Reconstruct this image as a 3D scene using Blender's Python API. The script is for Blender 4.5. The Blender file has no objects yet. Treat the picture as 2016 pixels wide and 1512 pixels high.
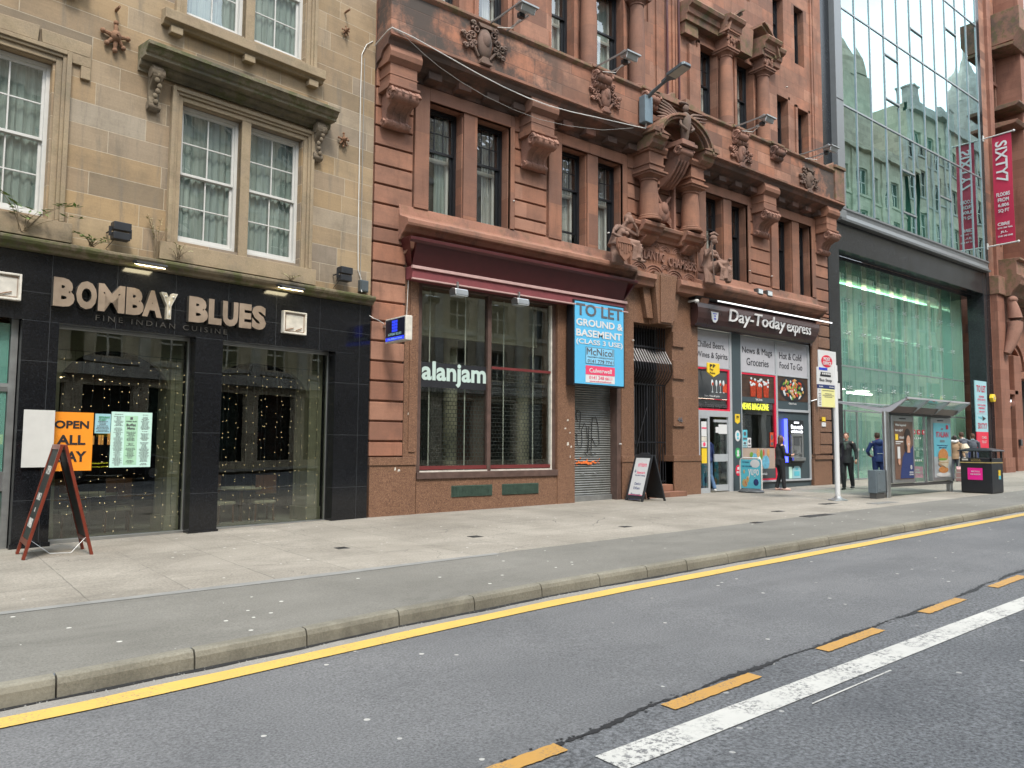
import bpy, math, random
from math import sin, cos, pi, radians, floor
from mathutils import Vector, Matrix
random.seed(7)
S = bpy.context.scene
COL = S.collection
# ------------------------------------------------------------------ mesh helpers
class MB:
    """collects shapes and links them as ONE mesh object"""
    def __init__(s): s.v = []; s.f = []; s.mi = []; s.m = 0; s.M = None
    def _add(s, vs, fs):
        o = len(s.v)
        if s.M is not None: vs = [tuple(s.M @ Vector(p)) for p in vs]
        s.v += [tuple(p) for p in vs]; s.f += [tuple(i + o for i in f) for f in fs]; s.mi += [s.m] * len(fs)
        return s
    def hexa(s, p):
        return s._add(p, [(0,3,2,1),(4,5,6,7),(0,1,5,4),(1,2,6,5),(2,3,7,6),(3,0,4,7)])
    def box(s, x0, y0, z0, x1, y1, z1):
        x0,x1=sorted((x0,x1)); y0,y1=sorted((y0,y1)); z0,z1=sorted((z0,z1))
        return s.hexa([(x0,y0,z0),(x1,y0,z0),(x1,y1,z0),(x0,y1,z0),(x0,y0,z1),(x1,y0,z1),(x1,y1,z1),(x0,y1,z1)])
    def quad(s, a, b, c, d): return s._add([a,b,c,d], [(0,1,2,3)])
    def prism(s, poly, ax, a, b):
        """poly: 2D points; ax 'x': (y,z) extruded along x; 'y': (x,z); 'z': (x,y)"""
        g = {'x': lambda p,t:(t,p[0],p[1]), 'y': lambda p,t:(p[0],t,p[1]), 'z': lambda p,t:(p[0],p[1],t)}[ax]
        n = len(poly); vs = [g(p,a) for p in poly] + [g(p,b) for p in poly]
        ar = sum(poly[i][0]*poly[(i+1)%n][1]-poly[(i+1)%n][0]*poly[i][1] for i in range(n))
        fl = (ar > 0) ^ (b < a) ^ (ax == 'y')
        fs = [tuple(range(n))[::-1], tuple(range(n, 2*n))] + [(i,(i+1)%n,n+(i+1)%n,n+i) for i in range(n)]
        if not fl: fs = [f[::-1] for f in fs]
        return s._add(vs, fs)
    def tube(s, pts, r, n=8, cap=True):
        pts = [Vector(p) for p in pts]; rs = r if isinstance(r,(list,tuple)) else [r]*len(pts)
        vs = []; fs = []; up = None
        for i, p in enumerate(pts):
            t = (pts[min(i+1,len(pts)-1)] - pts[max(i-1,0)])
            if t.length < 1e-9: t = Vector((0,0,1))
            t.normalize()
            if up is None:
                up = Vector((0,0,1)) if abs(t.z) < .9 else Vector((1,0,0))
            a = t.cross(up)
            if a.length < 1e-6: a = t.cross(Vector((0,1,0)))
            a.normalize(); b = t.cross(a).normalized(); up = -b if False else up
            for k in range(n):
                w = 2*pi*k/n; vs.append(tuple(p + a*(rs[i]*cos(w)) + b*(rs[i]*sin(w))))
        for i in range(len(pts)-1):
            for k in range(n):
                fs.append((i*n+k, i*n+(k+1)%n, (i+1)*n+(k+1)%n, (i+1)*n+k))
        if cap: fs.append(tuple(range(n))); fs.append(tuple(range((len(pts)-1)*n, len(pts)*n))[::-1])
        return s._add(vs, fs)
    def cyl(s, x, y, z0, z1, r, n=16, r2=None): return s.tube([(x,y,z0),(x,y,z1)], [r, r if r2 is None else r2], n)
    def ball(s, c, r, u=12, w=8, rot=None):
        r = r if isinstance(r,(list,tuple)) else (r,r,r); vs=[]; fs=[]
        for i in range(w+1):
            t = pi*i/w
            for k in range(u):
                a = 2*pi*k/u; p = Vector((r[0]*sin(t)*cos(a), r[1]*sin(t)*sin(a), r[2]*cos(t)))
                if rot is not None: p = rot @ p
                vs.append((c[0]+p.x, c[1]+p.y, c[2]+p.z))
        for i in range(w):
            for k in range(u): fs.append((i*u+k,(i+1)*u+k,(i+1)*u+(k+1)%u,i*u+(k+1)%u))
        return s._add(vs, fs)
    def lathe(s, prof, x, y, n=20):
        """prof: (r,z) bottom to top"""
        vs=[(x+r*cos(2*pi*k/n), y+r*sin(2*pi*k/n), z) for r,z in prof for k in range(n)]
        fs=[(i*n+k,i*n+(k+1)%n,(i+1)*n+(k+1)%n,(i+1)*n+k) for i in range(len(prof)-1) for k in range(n)]
        return s._add(vs, fs)
    def disc(s, c, r, ax='y', n=20, t=.01, rz=None):
        poly = [(c[0 if ax!='x' else 1]+r*cos(2*pi*k/n), c[2 if ax!='z' else 1]+(rz or r)*sin(2*pi*k/n)) for k in range(n)]
        q = {'x':c[0],'y':c[1],'z':c[2]}[ax]
        return s.prism(poly, ax, q, q+t)
    def wall(s, x0, x1, z0, z1, y, holes, depth, back=True):
        """wall face in the plane y (facing -y) with rectangular holes and reveals going back by depth"""
        xs = sorted({x0,x1,*[h[0] for h in holes],*[h[2] for h in holes]}); zs = sorted({z0,z1,*[h[1] for h in holes],*[h[3] for h in holes]})
        xs = [x for x in xs if x0<=x<=x1]; zs=[z for z in zs if z0<=z<=z1]
        for i in range(len(xs)-1):
            for j in range(len(zs)-1):
                cx=(xs[i]+xs[i+1])/2; cz=(zs[j]+zs[j+1])/2
                if any(h[0]<cx<h[2] and h[1]<cz<h[3] for h in holes): continue
                s.quad((xs[i],y,zs[j]),(xs[i+1],y,zs[j]),(xs[i+1],y,zs[j+1]),(xs[i],y,zs[j+1]))
        for a,b,c,d in holes:
            s.quad((a,y,b),(a,y,d),(a,y+depth,d),(a,y+depth,b)); s.quad((c,y,b),(c,y+depth,b),(c,y+depth,d),(c,y,d))
            s.quad((a,y,d),(c,y,d),(c,y+depth,d),(a,y+depth,d)); s.quad((a,y,b),(a,y+depth,b),(c,y+depth,b),(c,y,b))
        return s
    def mesh(s, me, M):
        vs=[tuple(M @ v.co) for v in me.vertices]
        k=s.M; s.M=None if k is None else k
        s._add(vs,[tuple(p.vertices) for p in me.polygons]); return s
    def build(s, name, mats, parent=None, bevel=0, smooth=False, world=False, angle=40):
        me = bpy.data.meshes.new(name); me.from_pydata(s.v, [], s.f)
        for m in (mats if isinstance(mats,(list,tuple)) else [mats]): me.materials.append(M_[m] if isinstance(m,str) else m)
        me.polygons.foreach_set('material_index', s.mi)
        if smooth: me.polygons.foreach_set('use_smooth', [True]*len(s.f))
        me.update(); o = bpy.data.objects.new(name, me); COL.objects.link(o)
        if smooth:
            me.validate()
            try: me.set_sharp_from_angle(angle=radians(angle))
            except Exception: pass
        if parent is not None:
            o.parent = parent
            if parent.get('_w'): o.location = -Vector(parent['_w'])
        if bevel:
            b = o.modifiers.new('bevel','BEVEL'); b.width = bevel; b.segments = 2; b.limit_method='ANGLE'
        return o
def build_each(mb, name, mats, parent=None, tol=.012, **k):
    """pieces that do not touch become objects of their own"""
    n=len(mb.v); par=list(range(n))
    def fd(i):
        while par[i]!=i: par[i]=par[par[i]]; i=par[i]
        return i
    for f in mb.f:
        a=fd(f[0])
        for i in f[1:]: par[fd(i)]=a
    bb={}
    for i,p in enumerate(mb.v):
        r=fd(i); b=bb.get(r)
        if b is None: bb[r]=[*p,*p]
        else:
            for j in range(3): b[j]=min(b[j],p[j]); b[j+3]=max(b[j+3],p[j])
    ks=list(bb); cl={q:q for q in ks}
    def fc(q):
        while cl[q]!=q: q=cl[q]
        return q
    for i,a in enumerate(ks):
        for b in ks[i+1:]:
            A,B=bb[a],bb[b]
            if all(A[j]-tol<=B[j+3] and B[j]-tol<=A[j+3] for j in range(3)):
                x,y=fc(a),fc(b)
                if x!=y: cl[x]=y
    gr={}
    for fi,f in enumerate(mb.f): gr.setdefault(fc(fd(f[0])),[]).append(fi)
    out=[]
    for q,fs in gr.items():
        m=MB(); idx={}
        for fi in fs:
            t_=[]
            for i in mb.f[fi]:
                if i not in idx: idx[i]=len(m.v); m.v.append(mb.v[i])
                t_.append(idx[i])
            m.f.append(tuple(t_)); m.mi.append(mb.mi[fi])
        out.append(m.build(name,mats,parent,**k))
    return out
def tag(o, label=None, cat=None, group=None, kind=None):
    if label: o['label']=label
    if cat: o['category']=cat
    if group: o['group']=group
    if kind: o['kind']=kind
    return o
def thing(name, label, cat, loc=(0,0,0), rz=0, group=None, world=False):
    """world=True: the parts under it are given in world metres"""
    o = bpy.data.objects.new(name, None); COL.objects.link(o); o.empty_display_size=.2
    o.location = loc; o.rotation_euler = (0,0,rz)
    if world: o['_w'] = [float(c) for c in loc]
    return tag(o, label, cat, group)
def copy_tree(o, parent=None):
    c = o.copy(); COL.objects.link(c); c.parent = parent
    for ch in list(o.children): copy_tree(ch, c)
    return c
# ------------------------------------------------------------------ lettering
_tc = {}
def glyphs(text, bold=0., shear=0., extrude=0., space=1., res=3):
    k=(text,bold,shear,extrude,space)
    if k in _tc: return _tc[k]
    cu = bpy.data.curves.new('lettering','FONT'); cu.body=text; cu.size=1; cu.offset=bold; cu.shear=shear; cu.extrude=extrude
    cu.space_character=space; cu.resolution_u=res; cu.align_x='LEFT'
    ob = bpy.data.objects.new('lettering',cu); COL.objects.link(ob)
    dg = bpy.context.evaluated_depsgraph_get(); me = bpy.data.meshes.new_from_object(ob.evaluated_get(dg), depsgraph=dg)
    bpy.data.objects.remove(ob); bpy.data.curves.remove(cu)
    xs=[v.co.x for v in me.vertices] or [0,1]; ys=[v.co.y for v in me.vertices] or [0,1]
    _tc[k]=(me,min(xs),max(xs),min(ys),max(ys)); return _tc[k]
def text(mb, t, x0, x1, z0, z1, y, ax='y', flip=False, bold=0., shear=0., depth=.004, space=1.):
    """fits the ink of a line of lettering into the box x0..x1, z0..z1 on the plane y (facing -y); ax 'x': plane x=y facing -x, x0..x1 runs along -y;
    ax 'z': lying flat"""
    me,a,b,c,d = glyphs(t,bold,shear,.5,space)
    sx=(x1-x0)/(b-a); sz=(z1-z0)/(d-c)
    if ax=='y': M=Matrix(((sx,0,0,x0-a*sx),(0,0,-depth,y-depth/2),(0,sz,0,z0-c*sz),(0,0,0,1)))
    else: M=Matrix(((0,0,-depth,y-depth/2),(-sx,0,0,-(x0-a*sx)),(0,sz,0,z0-c*sz),(0,0,0,1)))
    mb.mesh(me,M); return mb
def lines(mb, rows, x0, x1, z1, z0, y, fill=None, seed=1, h=None, **k):
    pass
# ------------------------------------------------------------------ materials
M_ = {}
class NT:
    def __init__(s, name):
        s.mat=bpy.data.materials.new(name); s.mat.use_nodes=True; s.t=s.mat.node_tree; s.t.nodes.clear(); M_[name]=s.mat
        s.o=s.n('OutputMaterial'); s.b=s.n('BsdfPrincipled'); s.l(s.b.outputs[0], s.o.inputs[0]); s._c=None
    def n(s, t, **k):
        nd=s.t.nodes.new('ShaderNode'+t)
        for a,b in k.items(): setattr(nd,a,b)
        return nd
    def l(s,a,b): s.t.links.new(a,b)
    def put(s, sock, v):
        if hasattr(v,'is_output') or hasattr(v,'links'): s.l(v,sock)
        elif isinstance(v,(tuple,list)) and len(v)==3 and sock.type=='RGBA': sock.default_value=(*v,1)
        else: sock.default_value=v
    def m(s, op, a, b=0., c=None):
        nd=s.n('Math',operation=op); s.put(nd.inputs[0],a); s.put(nd.inputs[1],b)
        if c is not None: s.put(nd.inputs[2],c)
        return nd.outputs[0]
    def mix(s, f, a, b, bt='MIX'):
        nd=s.n('Mix',data_type='RGBA',blend_type=bt); s.put(nd.inputs[0],f); s.put(nd.inputs[6],a); s.put(nd.inputs[7],b); return nd.outputs[2]
    def xyz(s):
        if s._c is None:
            s.tc=s.n('TexCoord'); sp=s.n('SeparateXYZ'); s.l(s.tc.outputs['Object'],sp.inputs[0]); s._c=sp.outputs
        return s._c
    def vec(s,x,y,z):
        c=s.n('CombineXYZ'); s.put(c.inputs[0],x); s.put(c.inputs[1],y); s.put(c.inputs[2],z); return c.outputs[0]
    def noise(s, scale, detail=4, rough=.55, vec=None, dist=0.):
        nd=s.n('TexNoise'); nd.inputs['Scale'].default_value=scale; nd.inputs['Detail'].default_value=detail; nd.inputs['Roughness'].default_value=rough; nd.inputs['Distortion'].default_value=dist
        s.xyz(); s.l(vec if vec is not None else s.tc.outputs['Object'], nd.inputs['Vector']); return nd.outputs[0]
    def vor(s, scale, vec=None, feat='F1', out=0):
        nd=s.n('TexVoronoi',feature=feat); nd.inputs['Scale'].default_value=scale; s.xyz(); s.l(vec if vec is not None else s.tc.outputs['Object'], nd.inputs['Vector']); return nd.outputs[out]
    def ramp(s, f, pts, interp='LINEAR'):
        nd=s.n('ValToRGB'); e=nd.color_ramp.elements; nd.color_ramp.interpolation=interp
        while len(e)<len(pts): e.new(.5)
        for q,(p,c) in zip(e,pts): q.position=p; q.color=(*c,1) if isinstance(c,(tuple,list)) else (c,c,c,1)
        s.put(nd.inputs[0],f); return nd.outputs[0]
    def white(s,x,y=0.):
        nd=s.n('TexWhiteNoise',noise_dimensions='2D'); s.l(s.vec(x,y,0.),nd.inputs['Vector']); return nd.outputs['Value']
    def step(s,v,a,b): # smooth 0..1 between a and b
        nd=s.n('MapRange'); nd.interpolation_type='SMOOTHSTEP'; s.put(nd.inputs[0],v); nd.inputs[1].default_value=a; nd.inputs[2].default_value=b; return nd.outputs[0]
    def bump(s, h, strength=.3, dist=.01):
        nd=s.n('Bump'); nd.inputs['Strength'].default_value=strength; nd.inputs['Distance'].default_value=dist; s.put(nd.inputs['Height'],h); s.l(nd.outputs[0],s.b.inputs['Normal'])
    def set(s, col=None, rough=None, metal=None, **k):
        if col is not None: s.put(s.b.inputs['Base Color'],col)
        if rough is not None: s.put(s.b.inputs['Roughness'],rough)
        if metal is not None: s.put(s.b.inputs['Metallic'],metal)
        for a,v in k.items(): s.put(s.b.inputs[a.replace('_',' ')],v)
        return s.mat
def sc(c,f): return tuple(min(1,x*f) for x in c)
def plain(name, col, rough=.6, metal=0., var=.12, scale=6., bump=0., **k):
    """a surface with slight mottling and roughness variation"""
    t=NT(name); n=t.noise(scale,5,.6); c=t.ramp(n,[(.25,sc(col,1-var)),(.75,sc(col,1+var))])
    t.set(c, t.m('ADD',t.m('MULTIPLY',n,.16),rough-.08), metal, **k)
    if bump: t.bump(t.noise(scale*14,3),bump,.004)
    return t.mat
def glow(name,col,st):
    t=NT(name); t.set(col,.5); t.b.inputs['Emission Color'].default_value=(*col,1); t.b.inputs['Emission Strength'].default_value=st
def ashlar(name, pal, w, h, mort, mc, z0=0., streak=.5, bump=.35, rough=.85, speck=.0, top=None, varw=.5, soot=0., grain=.12, ends=None):
    t=NT(name); x,y,z=t.xyz(); u=t.m('ADD',x,y)
    vz=t.m('DIVIDE',t.m('SUBTRACT',z,z0),h); row=t.m('FLOOR',vz); rr=t.white(row,3.1)
    uw=t.m('DIVIDE',u,t.m('MULTIPLY',t.m('ADD',t.m('MULTIPLY',rr,varw),1-varw/2),w)); uo=t.m('ADD',uw,t.m('MULTIPLY',rr,17.3))
    col=t.m('FLOOR',uo); rnd=t.white(col,row)
    fu=t.m('FRACT',uo); fv=t.m('FRACT',vz)
    du=t.m('MULTIPLY',t.m('MINIMUM',fu,t.m('SUBTRACT',1.,fu)),w); dv=t.m('MULTIPLY',t.m('MINIMUM',fv,t.m('SUBTRACT',1.,fv)),h)
    wob=t.m('MULTIPLY',t.m('SUBTRACT',t.noise(9,3),.5),mort*1.2)
    d=t.m('ADD',t.m('MINIMUM',du,dv),wob); mk=t.m('SUBTRACT',1.,t.step(d,mort*.35,mort))
    c=t.ramp(rnd,[(i/max(1,len(pal)-1),p) for i,p in enumerate(pal)])
    n1=t.noise(1.3,5,.65); c=t.mix(t.m('MULTIPLY',t.step(n1,.42,.7),.45),c,sc(pal[0],.62))
    sv=t.vec(t.m('MULTIPLY',u,5.),0.,t.m('MULTIPLY',z,.55)); n2=t.noise(1.,6,.7,sv)
    c=t.mix(t.m('MULTIPLY',t.step(n2,.5,.72),streak),c,sc(pal[-1],.5))
    n3=t.noise(38,4,.7); c=t.mix(1.,c,t.ramp(n3,[(.2,(1-grain,)*3),(.8,(1+grain,)*3)]),'MULTIPLY')
    bed=t.noise(1.,4,.6,t.vec(t.m('MULTIPLY',u,.8),0.,t.m('MULTIPLY',z,26.))); c=t.mix(.5,c,t.ramp(bed,[(.3,.86),(.7,1.08)]),'MULTIPLY')
    if soot:
        sn=t.step(t.noise(.9,7,.72),.36,.56); 
        if ends: sn=t.m('MULTIPLY',sn,t.m('MINIMUM',t.m('ADD',t.m('ADD',t.step(x,ends[0],ends[0]-2.5),t.step(x,ends[1],ends[1]+2.)),.3),1.))
        c=t.mix(t.m('MULTIPLY',sn,soot),c,(.045,.04,.035))
    c=t.mix(t.m('MULTIPLY',mk,.8),c,mc)
    t.set(c,rough); t.bump(t.m('ADD',t.m('MULTIPLY',mk,-1.),t.m('MULTIPLY',n3,.25)),bump,.012)
    return t.mat
TAN=[(.185,.145,.10),(.35,.24,.125),(.27,.195,.12),(.375,.275,.16),(.235,.19,.145),(.32,.22,.12),(.31,.265,.205)]
RED=[(.18,.088,.060),(.36,.152,.088),(.26,.120,.075),(.38,.19,.125),(.30,.135,.080)]
ashlar('tan_stone',TAN,1.15,.36,.007,(.42,.36,.27),z0=.02,streak=.8)
ashlar('red_stone',RED,.95,.41,.006,(.14,.065,.045),z0=5.73,streak=.75,bump=.5,soot=.28)
ashlar('red_smooth',[RED[0],RED[2],RED[4]],1.6,.8,.004,(.16,.075,.05),z0=.3,streak=.65,bump=.3,soot=.22)
ashlar('red_parapet',RED,.85,.36,.009,(.10,.06,.045),z0=9.9,streak=.6,soot=.92,bump=.5,ends=(13.,21.5))
ashlar('red_block',RED,3.,.41,.0015,(.2,.09,.06),z0=5.73,streak=.55,bump=.45,varw=0,soot=.22)
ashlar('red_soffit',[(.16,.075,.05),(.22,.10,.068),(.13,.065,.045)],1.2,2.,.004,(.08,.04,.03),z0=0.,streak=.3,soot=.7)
ashlar('far_tan',[(.34,.29,.21),(.50,.43,.32),(.42,.36,.27)],1.2,.5,.008,(.16,.13,.1)); ashlar('far_grey',[(.30,.28,.25),(.42,.40,.36),(.36,.34,.3)],1.2,.5,.008,(.13,.12,.1))
ashlar('red_dim',[(.20,.085,.055),(.26,.12,.08),(.22,.095,.062)],1.1,.45,.006,(.10,.05,.035),z0=.2,streak=.5)
def trimstone(name,a,b,dark,moss=0.,soot=.5):
    t=NT(name); n=t.noise(2.2,6,.65); c=t.ramp(n,[(.3,a),(.7,b)])
    c=t.mix(t.m('MULTIPLY',t.step(t.noise(1.1,6,.7),.45,.66),soot),c,dark)
    if moss: c=t.mix(t.m('MULTIPLY',t.step(t.noise(3.3,6,.75),.47,.6),moss),c,(.075,.085,.025))
    c=t.mix(1.,c,t.ramp(t.noise(40,3),[(.2,.85),(.8,1.12)]),'MULTIPLY'); t.set(c,.88); t.bump(t.noise(22,5,.7),.45,.01)
trimstone('tan_trim',(.23,.175,.115),(.37,.285,.18),(.13,.11,.085),.12,.6)
trimstone('tan_ledge',(.13,.105,.07),(.24,.19,.12),(.05,.045,.035),.85,.95)
trimstone('tan_hood',(.15,.13,.09),(.22,.18,.12),(.06,.06,.045),.7,.8)
trimstone('red_trim',(.22,.105,.07),(.36,.175,.12),(.085,.055,.045),.15,.8)
trimstone('red_carved',(.22,.11,.078),(.31,.165,.12),(.07,.045,.038),0.,.85)
trimstone('red_coping',(.18,.095,.065),(.28,.14,.095),(.06,.05,.04),.55,.8)
trimstone('sooty_carved',(.10,.075,.062),(.21,.12,.09),(.05,.045,.04),.1,.8)
trimstone('statue_stone',(.17,.10,.075),(.26,.15,.11),(.09,.065,.055),0.,.5)
trimstone('console_stone',(.12,.09,.06),(.24,.19,.13),(.05,.045,.04),.1,.6)
trimstone('rust_iron',(.16,.08,.045),(.28,.15,.08),(.07,.04,.03),0.,.5)
def granite(name,base,dark,light,rough,scale=90,tile=None,joint=(.3,.3,.3)):
    t=NT(name); x,y,z=t.xyz(); v=t.vor(scale,out=1); sp=t.n('SeparateXYZ'); t.l(v,sp.inputs[0])
    c=t.ramp(sp.outputs[0],[(0,dark),(.3,base),(.72,base),(1,light)]); n=t.noise(1.2,5,.6); c=t.mix(.35,c,t.ramp(n,[(.3,.75),(.7,1.15)]),'MULTIPLY')
    # rain and street dirt on the lowest courses, uneven
    r=t.m('ADD',t.m('MULTIPLY',n,.25),rough-.12)
    if tile:
        u=t.m('ADD',x,y); fu=t.m('FRACT',t.m('DIVIDE',t.m('ADD',u,tile[1]),tile[0])); fv=t.m('FRACT',t.m('DIVIDE',t.m('ADD',z,tile[3]),tile[2]))
        du=t.m('MULTIPLY',t.m('MINIMUM',fu,t.m('SUBTRACT',1.,fu)),tile[0]); dv=t.m('MULTIPLY',t.m('MINIMUM',fv,t.m('SUBTRACT',1.,fv)),tile[2])
        mk=t.m('LESS_THAN',t.m('MINIMUM',du,dv),.004); c=t.mix(t.m('MULTIPLY',mk,.5),c,joint)
    t.set(c,r)
granite('black_granite',(.006,.0065,.008),(.002,.002,.003),(.022,.024,.028),.13,160,(.92,.27,1.02,.3),(.07,.075,.08))
granite('brown_granite',(.17,.09,.055),(.05,.025,.02),(.33,.19,.12),.38,95)
granite('slate_granite',(.018,.02,.024),(.01,.01,.012),(.045,.05,.055),.2,60,(1.15,.0,3.,.0),(.01,.01,.01))
plain('maroon',(.062,.012,.013),.35); plain('maroon_frame',(.09,.055,.045),.5,var=.35); plain('awning_cloth',(.16,.035,.04),.75,var=.2)
plain('awning_pale',(.42,.27,.25),.75); plain('red_strip',(.13,.022,.022),.5)
plain('white_paint',(.53,.525,.50),.45,var=.06); plain('dirty_white',(.55,.52,.46),.5,var=.25); plain('black_paint',(.012,.013,.016),.32); plain('black_plastic',(.02,.022,.026),.42)
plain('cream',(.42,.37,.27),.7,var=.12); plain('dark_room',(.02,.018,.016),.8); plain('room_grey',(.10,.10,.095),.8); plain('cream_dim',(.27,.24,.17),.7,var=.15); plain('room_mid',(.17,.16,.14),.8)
plain('steel',(.45,.46,.46),.32,.9,scale=3); plain('galv',(.34,.35,.35),.42,.75,var=.18); plain('grey_paint',(.34,.36,.38),.45,var=.06); plain('light_panel',(.40,.40,.43),.4,var=.05)
plain('blue_grey',(.045,.065,.075),.4,var=.08); plain('dark_grey',(.06,.065,.07),.45); plain('sign_red',(.62,.015,.05),.4,var=.05); plain('letter_white',(.56,.56,.56),.4,var=.02); plain('mint_white',(.46,.58,.54),.45,var=.03); plain('sign_white',(.60,.605,.61),.4,var=.03)
plain('ink',(.015,.016,.02),.5); plain('ink_grey',(.10,.10,.11),.5); plain('orange',(.85,.28,.015),.5,var=.04); plain('mint',(.50,.72,.64),.45,var=.04); plain('mint_dark',(.36,.60,.42),.45,var=.03)
plain('sky_blue',(.10,.42,.68),.35,var=.03); plain('sky_pale',(.30,.52,.58),.45,var=.05); plain('sign_blue',(.02,.05,.5),.35); plain('navy',(.015,.03,.12),.7); plain('yellow_ink',(.72,.50,.03),.4,var=.04); plain('magenta',(.75,.01,.25),.45,var=.04)
plain('crimson',(.42,.012,.05),.55,var=.05); plain('pink_red',(.68,.06,.14),.45); plain('green_ink',(.04,.32,.10),.45); plain('aqua',(.10,.45,.55),.45,var=.1); plain('mahogany',(.15,.025,.012),.35,var=.25); plain('chalkboard',(.018,.017,.016),.55,var=.3)
plain('chalk',(.55,.55,.52),.9); plain('vent_green',(.045,.08,.06),.6,var=.3); plain('gold_trim',(.42,.32,.12),.4); plain('brown_sign',(.040,.018,.016),.3,var=.1); plain('leaf',(.12,.20,.045),.6,var=.3); plain('twig',(.16,.12,.07),.8)
plain('straw',(.35,.32,.17),.8); plain('lamp_box',(.14,.19,.22),.4,.3); plain('lamp_grey',(.10,.12,.13),.4,.4); plain('lamp_lens',(.38,.38,.33),.3); plain('cable_white',(.6,.59,.56),.5); plain('cable_dark',(.25,.24,.22),.6)
plain('skin',(.48,.27,.19),.5,var=.05,scale=30); plain('skin_dark',(.30,.16,.10),.5,var=.05); plain('hair_brown',(.07,.035,.02),.5,var=.3,scale=60); plain('hair_dark',(.02,.014,.012),.5,var=.3,scale=60); plain('hair_auburn',(.10,.045,.025),.45,var=.4,scale=60)
plain('suit_black',(.014,.014,.016),.7,var=.2,scale=15); plain('trouser_black',(.012,.012,.014),.8,var=.2); plain('suit_grey',(.07,.08,.10),.8,var=.15,scale=15); plain('jacket_blue',(.012,.03,.13),.6,var=.25,scale=12); plain('denim',(.06,.12,.22),.8,var=.3,scale=14)
plain('shirt_white',(.7,.7,.7),.7); plain('cream_bag',(.62,.52,.38),.7,var=.12); plain('coat_tan',(.30,.20,.12),.8,var=.2); plain('shoe_black',(.01,.01,.01),.35); plain('shoe_pink',(.60,.38,.32),.5); plain('shoe_white',(.6,.6,.6),.5); plain('scarf',(.04,.06,.05),.9,var=.6,scale=30); plain('case_pink',(.55,.33,.33),.4)
plain('chair_wood',(.12,.05,.025),.4,var=.3); plain('steel_dark',(.12,.12,.12),.45,.7); plain('poster_brown',(.12,.07,.05),.4,var=.4,scale=2); plain('bread',(.40,.17,.05),.6,var=.4,scale=20); plain('lettuce',(.12,.25,.03),.6,var=.5,scale=40); plain('plate',(.5,.5,.5),.4); plain('cola',(.35,.04,.015),.2,var=.5,scale=20); plain('ice',(.55,.6,.62),.15,var=.3,scale=30)
plain('food_red',(.5,.06,.02),.5,var=.5,scale=25); plain('food_tan',(.5,.28,.10),.5,var=.4,scale=25); plain('wood_dark',(.05,.025,.015),.5,var=.5,scale=5); plain('teal_bag',(.12,.35,.48),.4,var=.4,scale=12); plain('beige_print',(.36,.28,.23),.5,var=.08); plain('brown_leather',(.12,.09,.07),.5); plain('purple',(.16,.05,.35),.5)
plain('graffiti_black',(.02,.02,.02),.5); plain('graffiti_orange',(.75,.16,.03),.6); plain('brick_dark',(.10,.055,.045),.8,var=.3); plain('van_blue',(.01,.02,.06),.2); plain('car_black',(.008,.008,.01),.15); plain('tyre',(.015,.015,.015),.7)
plain('letter_side',(.16,.15,.135),.35,.7); plain('letter_face',(.40,.31,.235),.3,.5,var=.3,scale=2.6); plain('letter_open',(.62,.58,.5),.35,.3); plain('mullion',(.30,.32,.33),.35,.5); plain('fin_black',(.01,.012,.015),.25)
plain('gutter_gray',(.20,.20,.19),.85,var=.2,scale=3); plain('burgundy',(.14,.02,.025),.5)
glow('bulb_warm',(1,.72,.38),3.2); glow('tube_light',(1,.97,.85),6); glow('office_light',(1,.95,.75),3.2); glow('hall_fill_tube',(1,.96,.78),11); glow('tube_white',(1,1,1),.30); glow('neon_yellow',(.9,.85,.04),.5); glow('blue_led',(.03,.04,1.),3.2); glow('amber_interior',(1,.45,.12),.25); glow('atm_white',(.9,.92,1.),.8); glow('sign_blue_lit',(.02,.04,.6),.35); glow('flood_warm',(1,.86,.55),5)
# shutters: the corrugation is real geometry
t=NT('shutter_metal'); n=t.noise(3,5,.7); t.set(t.ramp(n,[(.3,(.17,.175,.165)),(.7,(.28,.285,.27))]),.5,.6)
# curtains
t=NT('net_curtain'); x,y,z=t.xyz(); f=t.noise(1.,3,.6,t.vec(t.m('MULTIPLY',t.m('ADD',x,y),16.),0.,t.m('MULTIPLY',z,.4))); t.set(t.ramp(f,[(.3,(.12,.15,.135)),(.7,(.30,.34,.315))]),.9)
t=NT('pale_curtain'); x,y,z=t.xyz(); f=t.noise(1.,3,.6,t.vec(t.m('MULTIPLY',t.m('ADD',x,y),22.),0.,t.m('MULTIPLY',z,.3))); t.set(t.ramp(f,[(.35,(.16,.16,.15)),(.65,(.52,.51,.48))]),.9)
# glass: mirror by Fresnel over see-through, slightly uneven like old panes
def glass(name, tint=(1,1,1), f0=.06, pw=.35, rough=0., wave=.0, wscale=1.2, refl=(1,1,1)):
    t=NT(name); t.t.nodes.remove(t.b); g=t.n('BsdfGlossy'); g.inputs[0].default_value=(*refl,1); g.inputs[1].default_value=rough
    tr=t.n('BsdfTransparent'); tr.inputs[0].default_value=(*tint,1); lw=t.n('LayerWeight'); lw.inputs[0].default_value=pw
    mx=t.n('MixShader'); lw.inputs[0].default_value=.5; t.l(t.m('MINIMUM',t.m('ADD',t.m('MULTIPLY',t.m('POWER',lw.outputs['Facing'],3.),1-f0),f0),1.),mx.inputs[0]); t.l(tr.outputs[0],mx.inputs[1]); t.l(g.outputs[0],mx.inputs[2]); t.l(mx.outputs[0],t.o.inputs[0])
    if wave:
        b=t.n('Bump'); b.inputs['Strength'].default_value=wave; b.inputs['Distance'].default_value=.05; t.l(t.noise(wscale,2,.4),b.inputs['Height']); t.l(b.outputs[0],g.inputs['Normal']); 
glass('sash_glass',(.95,1,.98),.13,.4,0.,.10,1.5)
glass('shop_glass',(.86,.9,.88),.06,.30,0.,.02)
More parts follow.
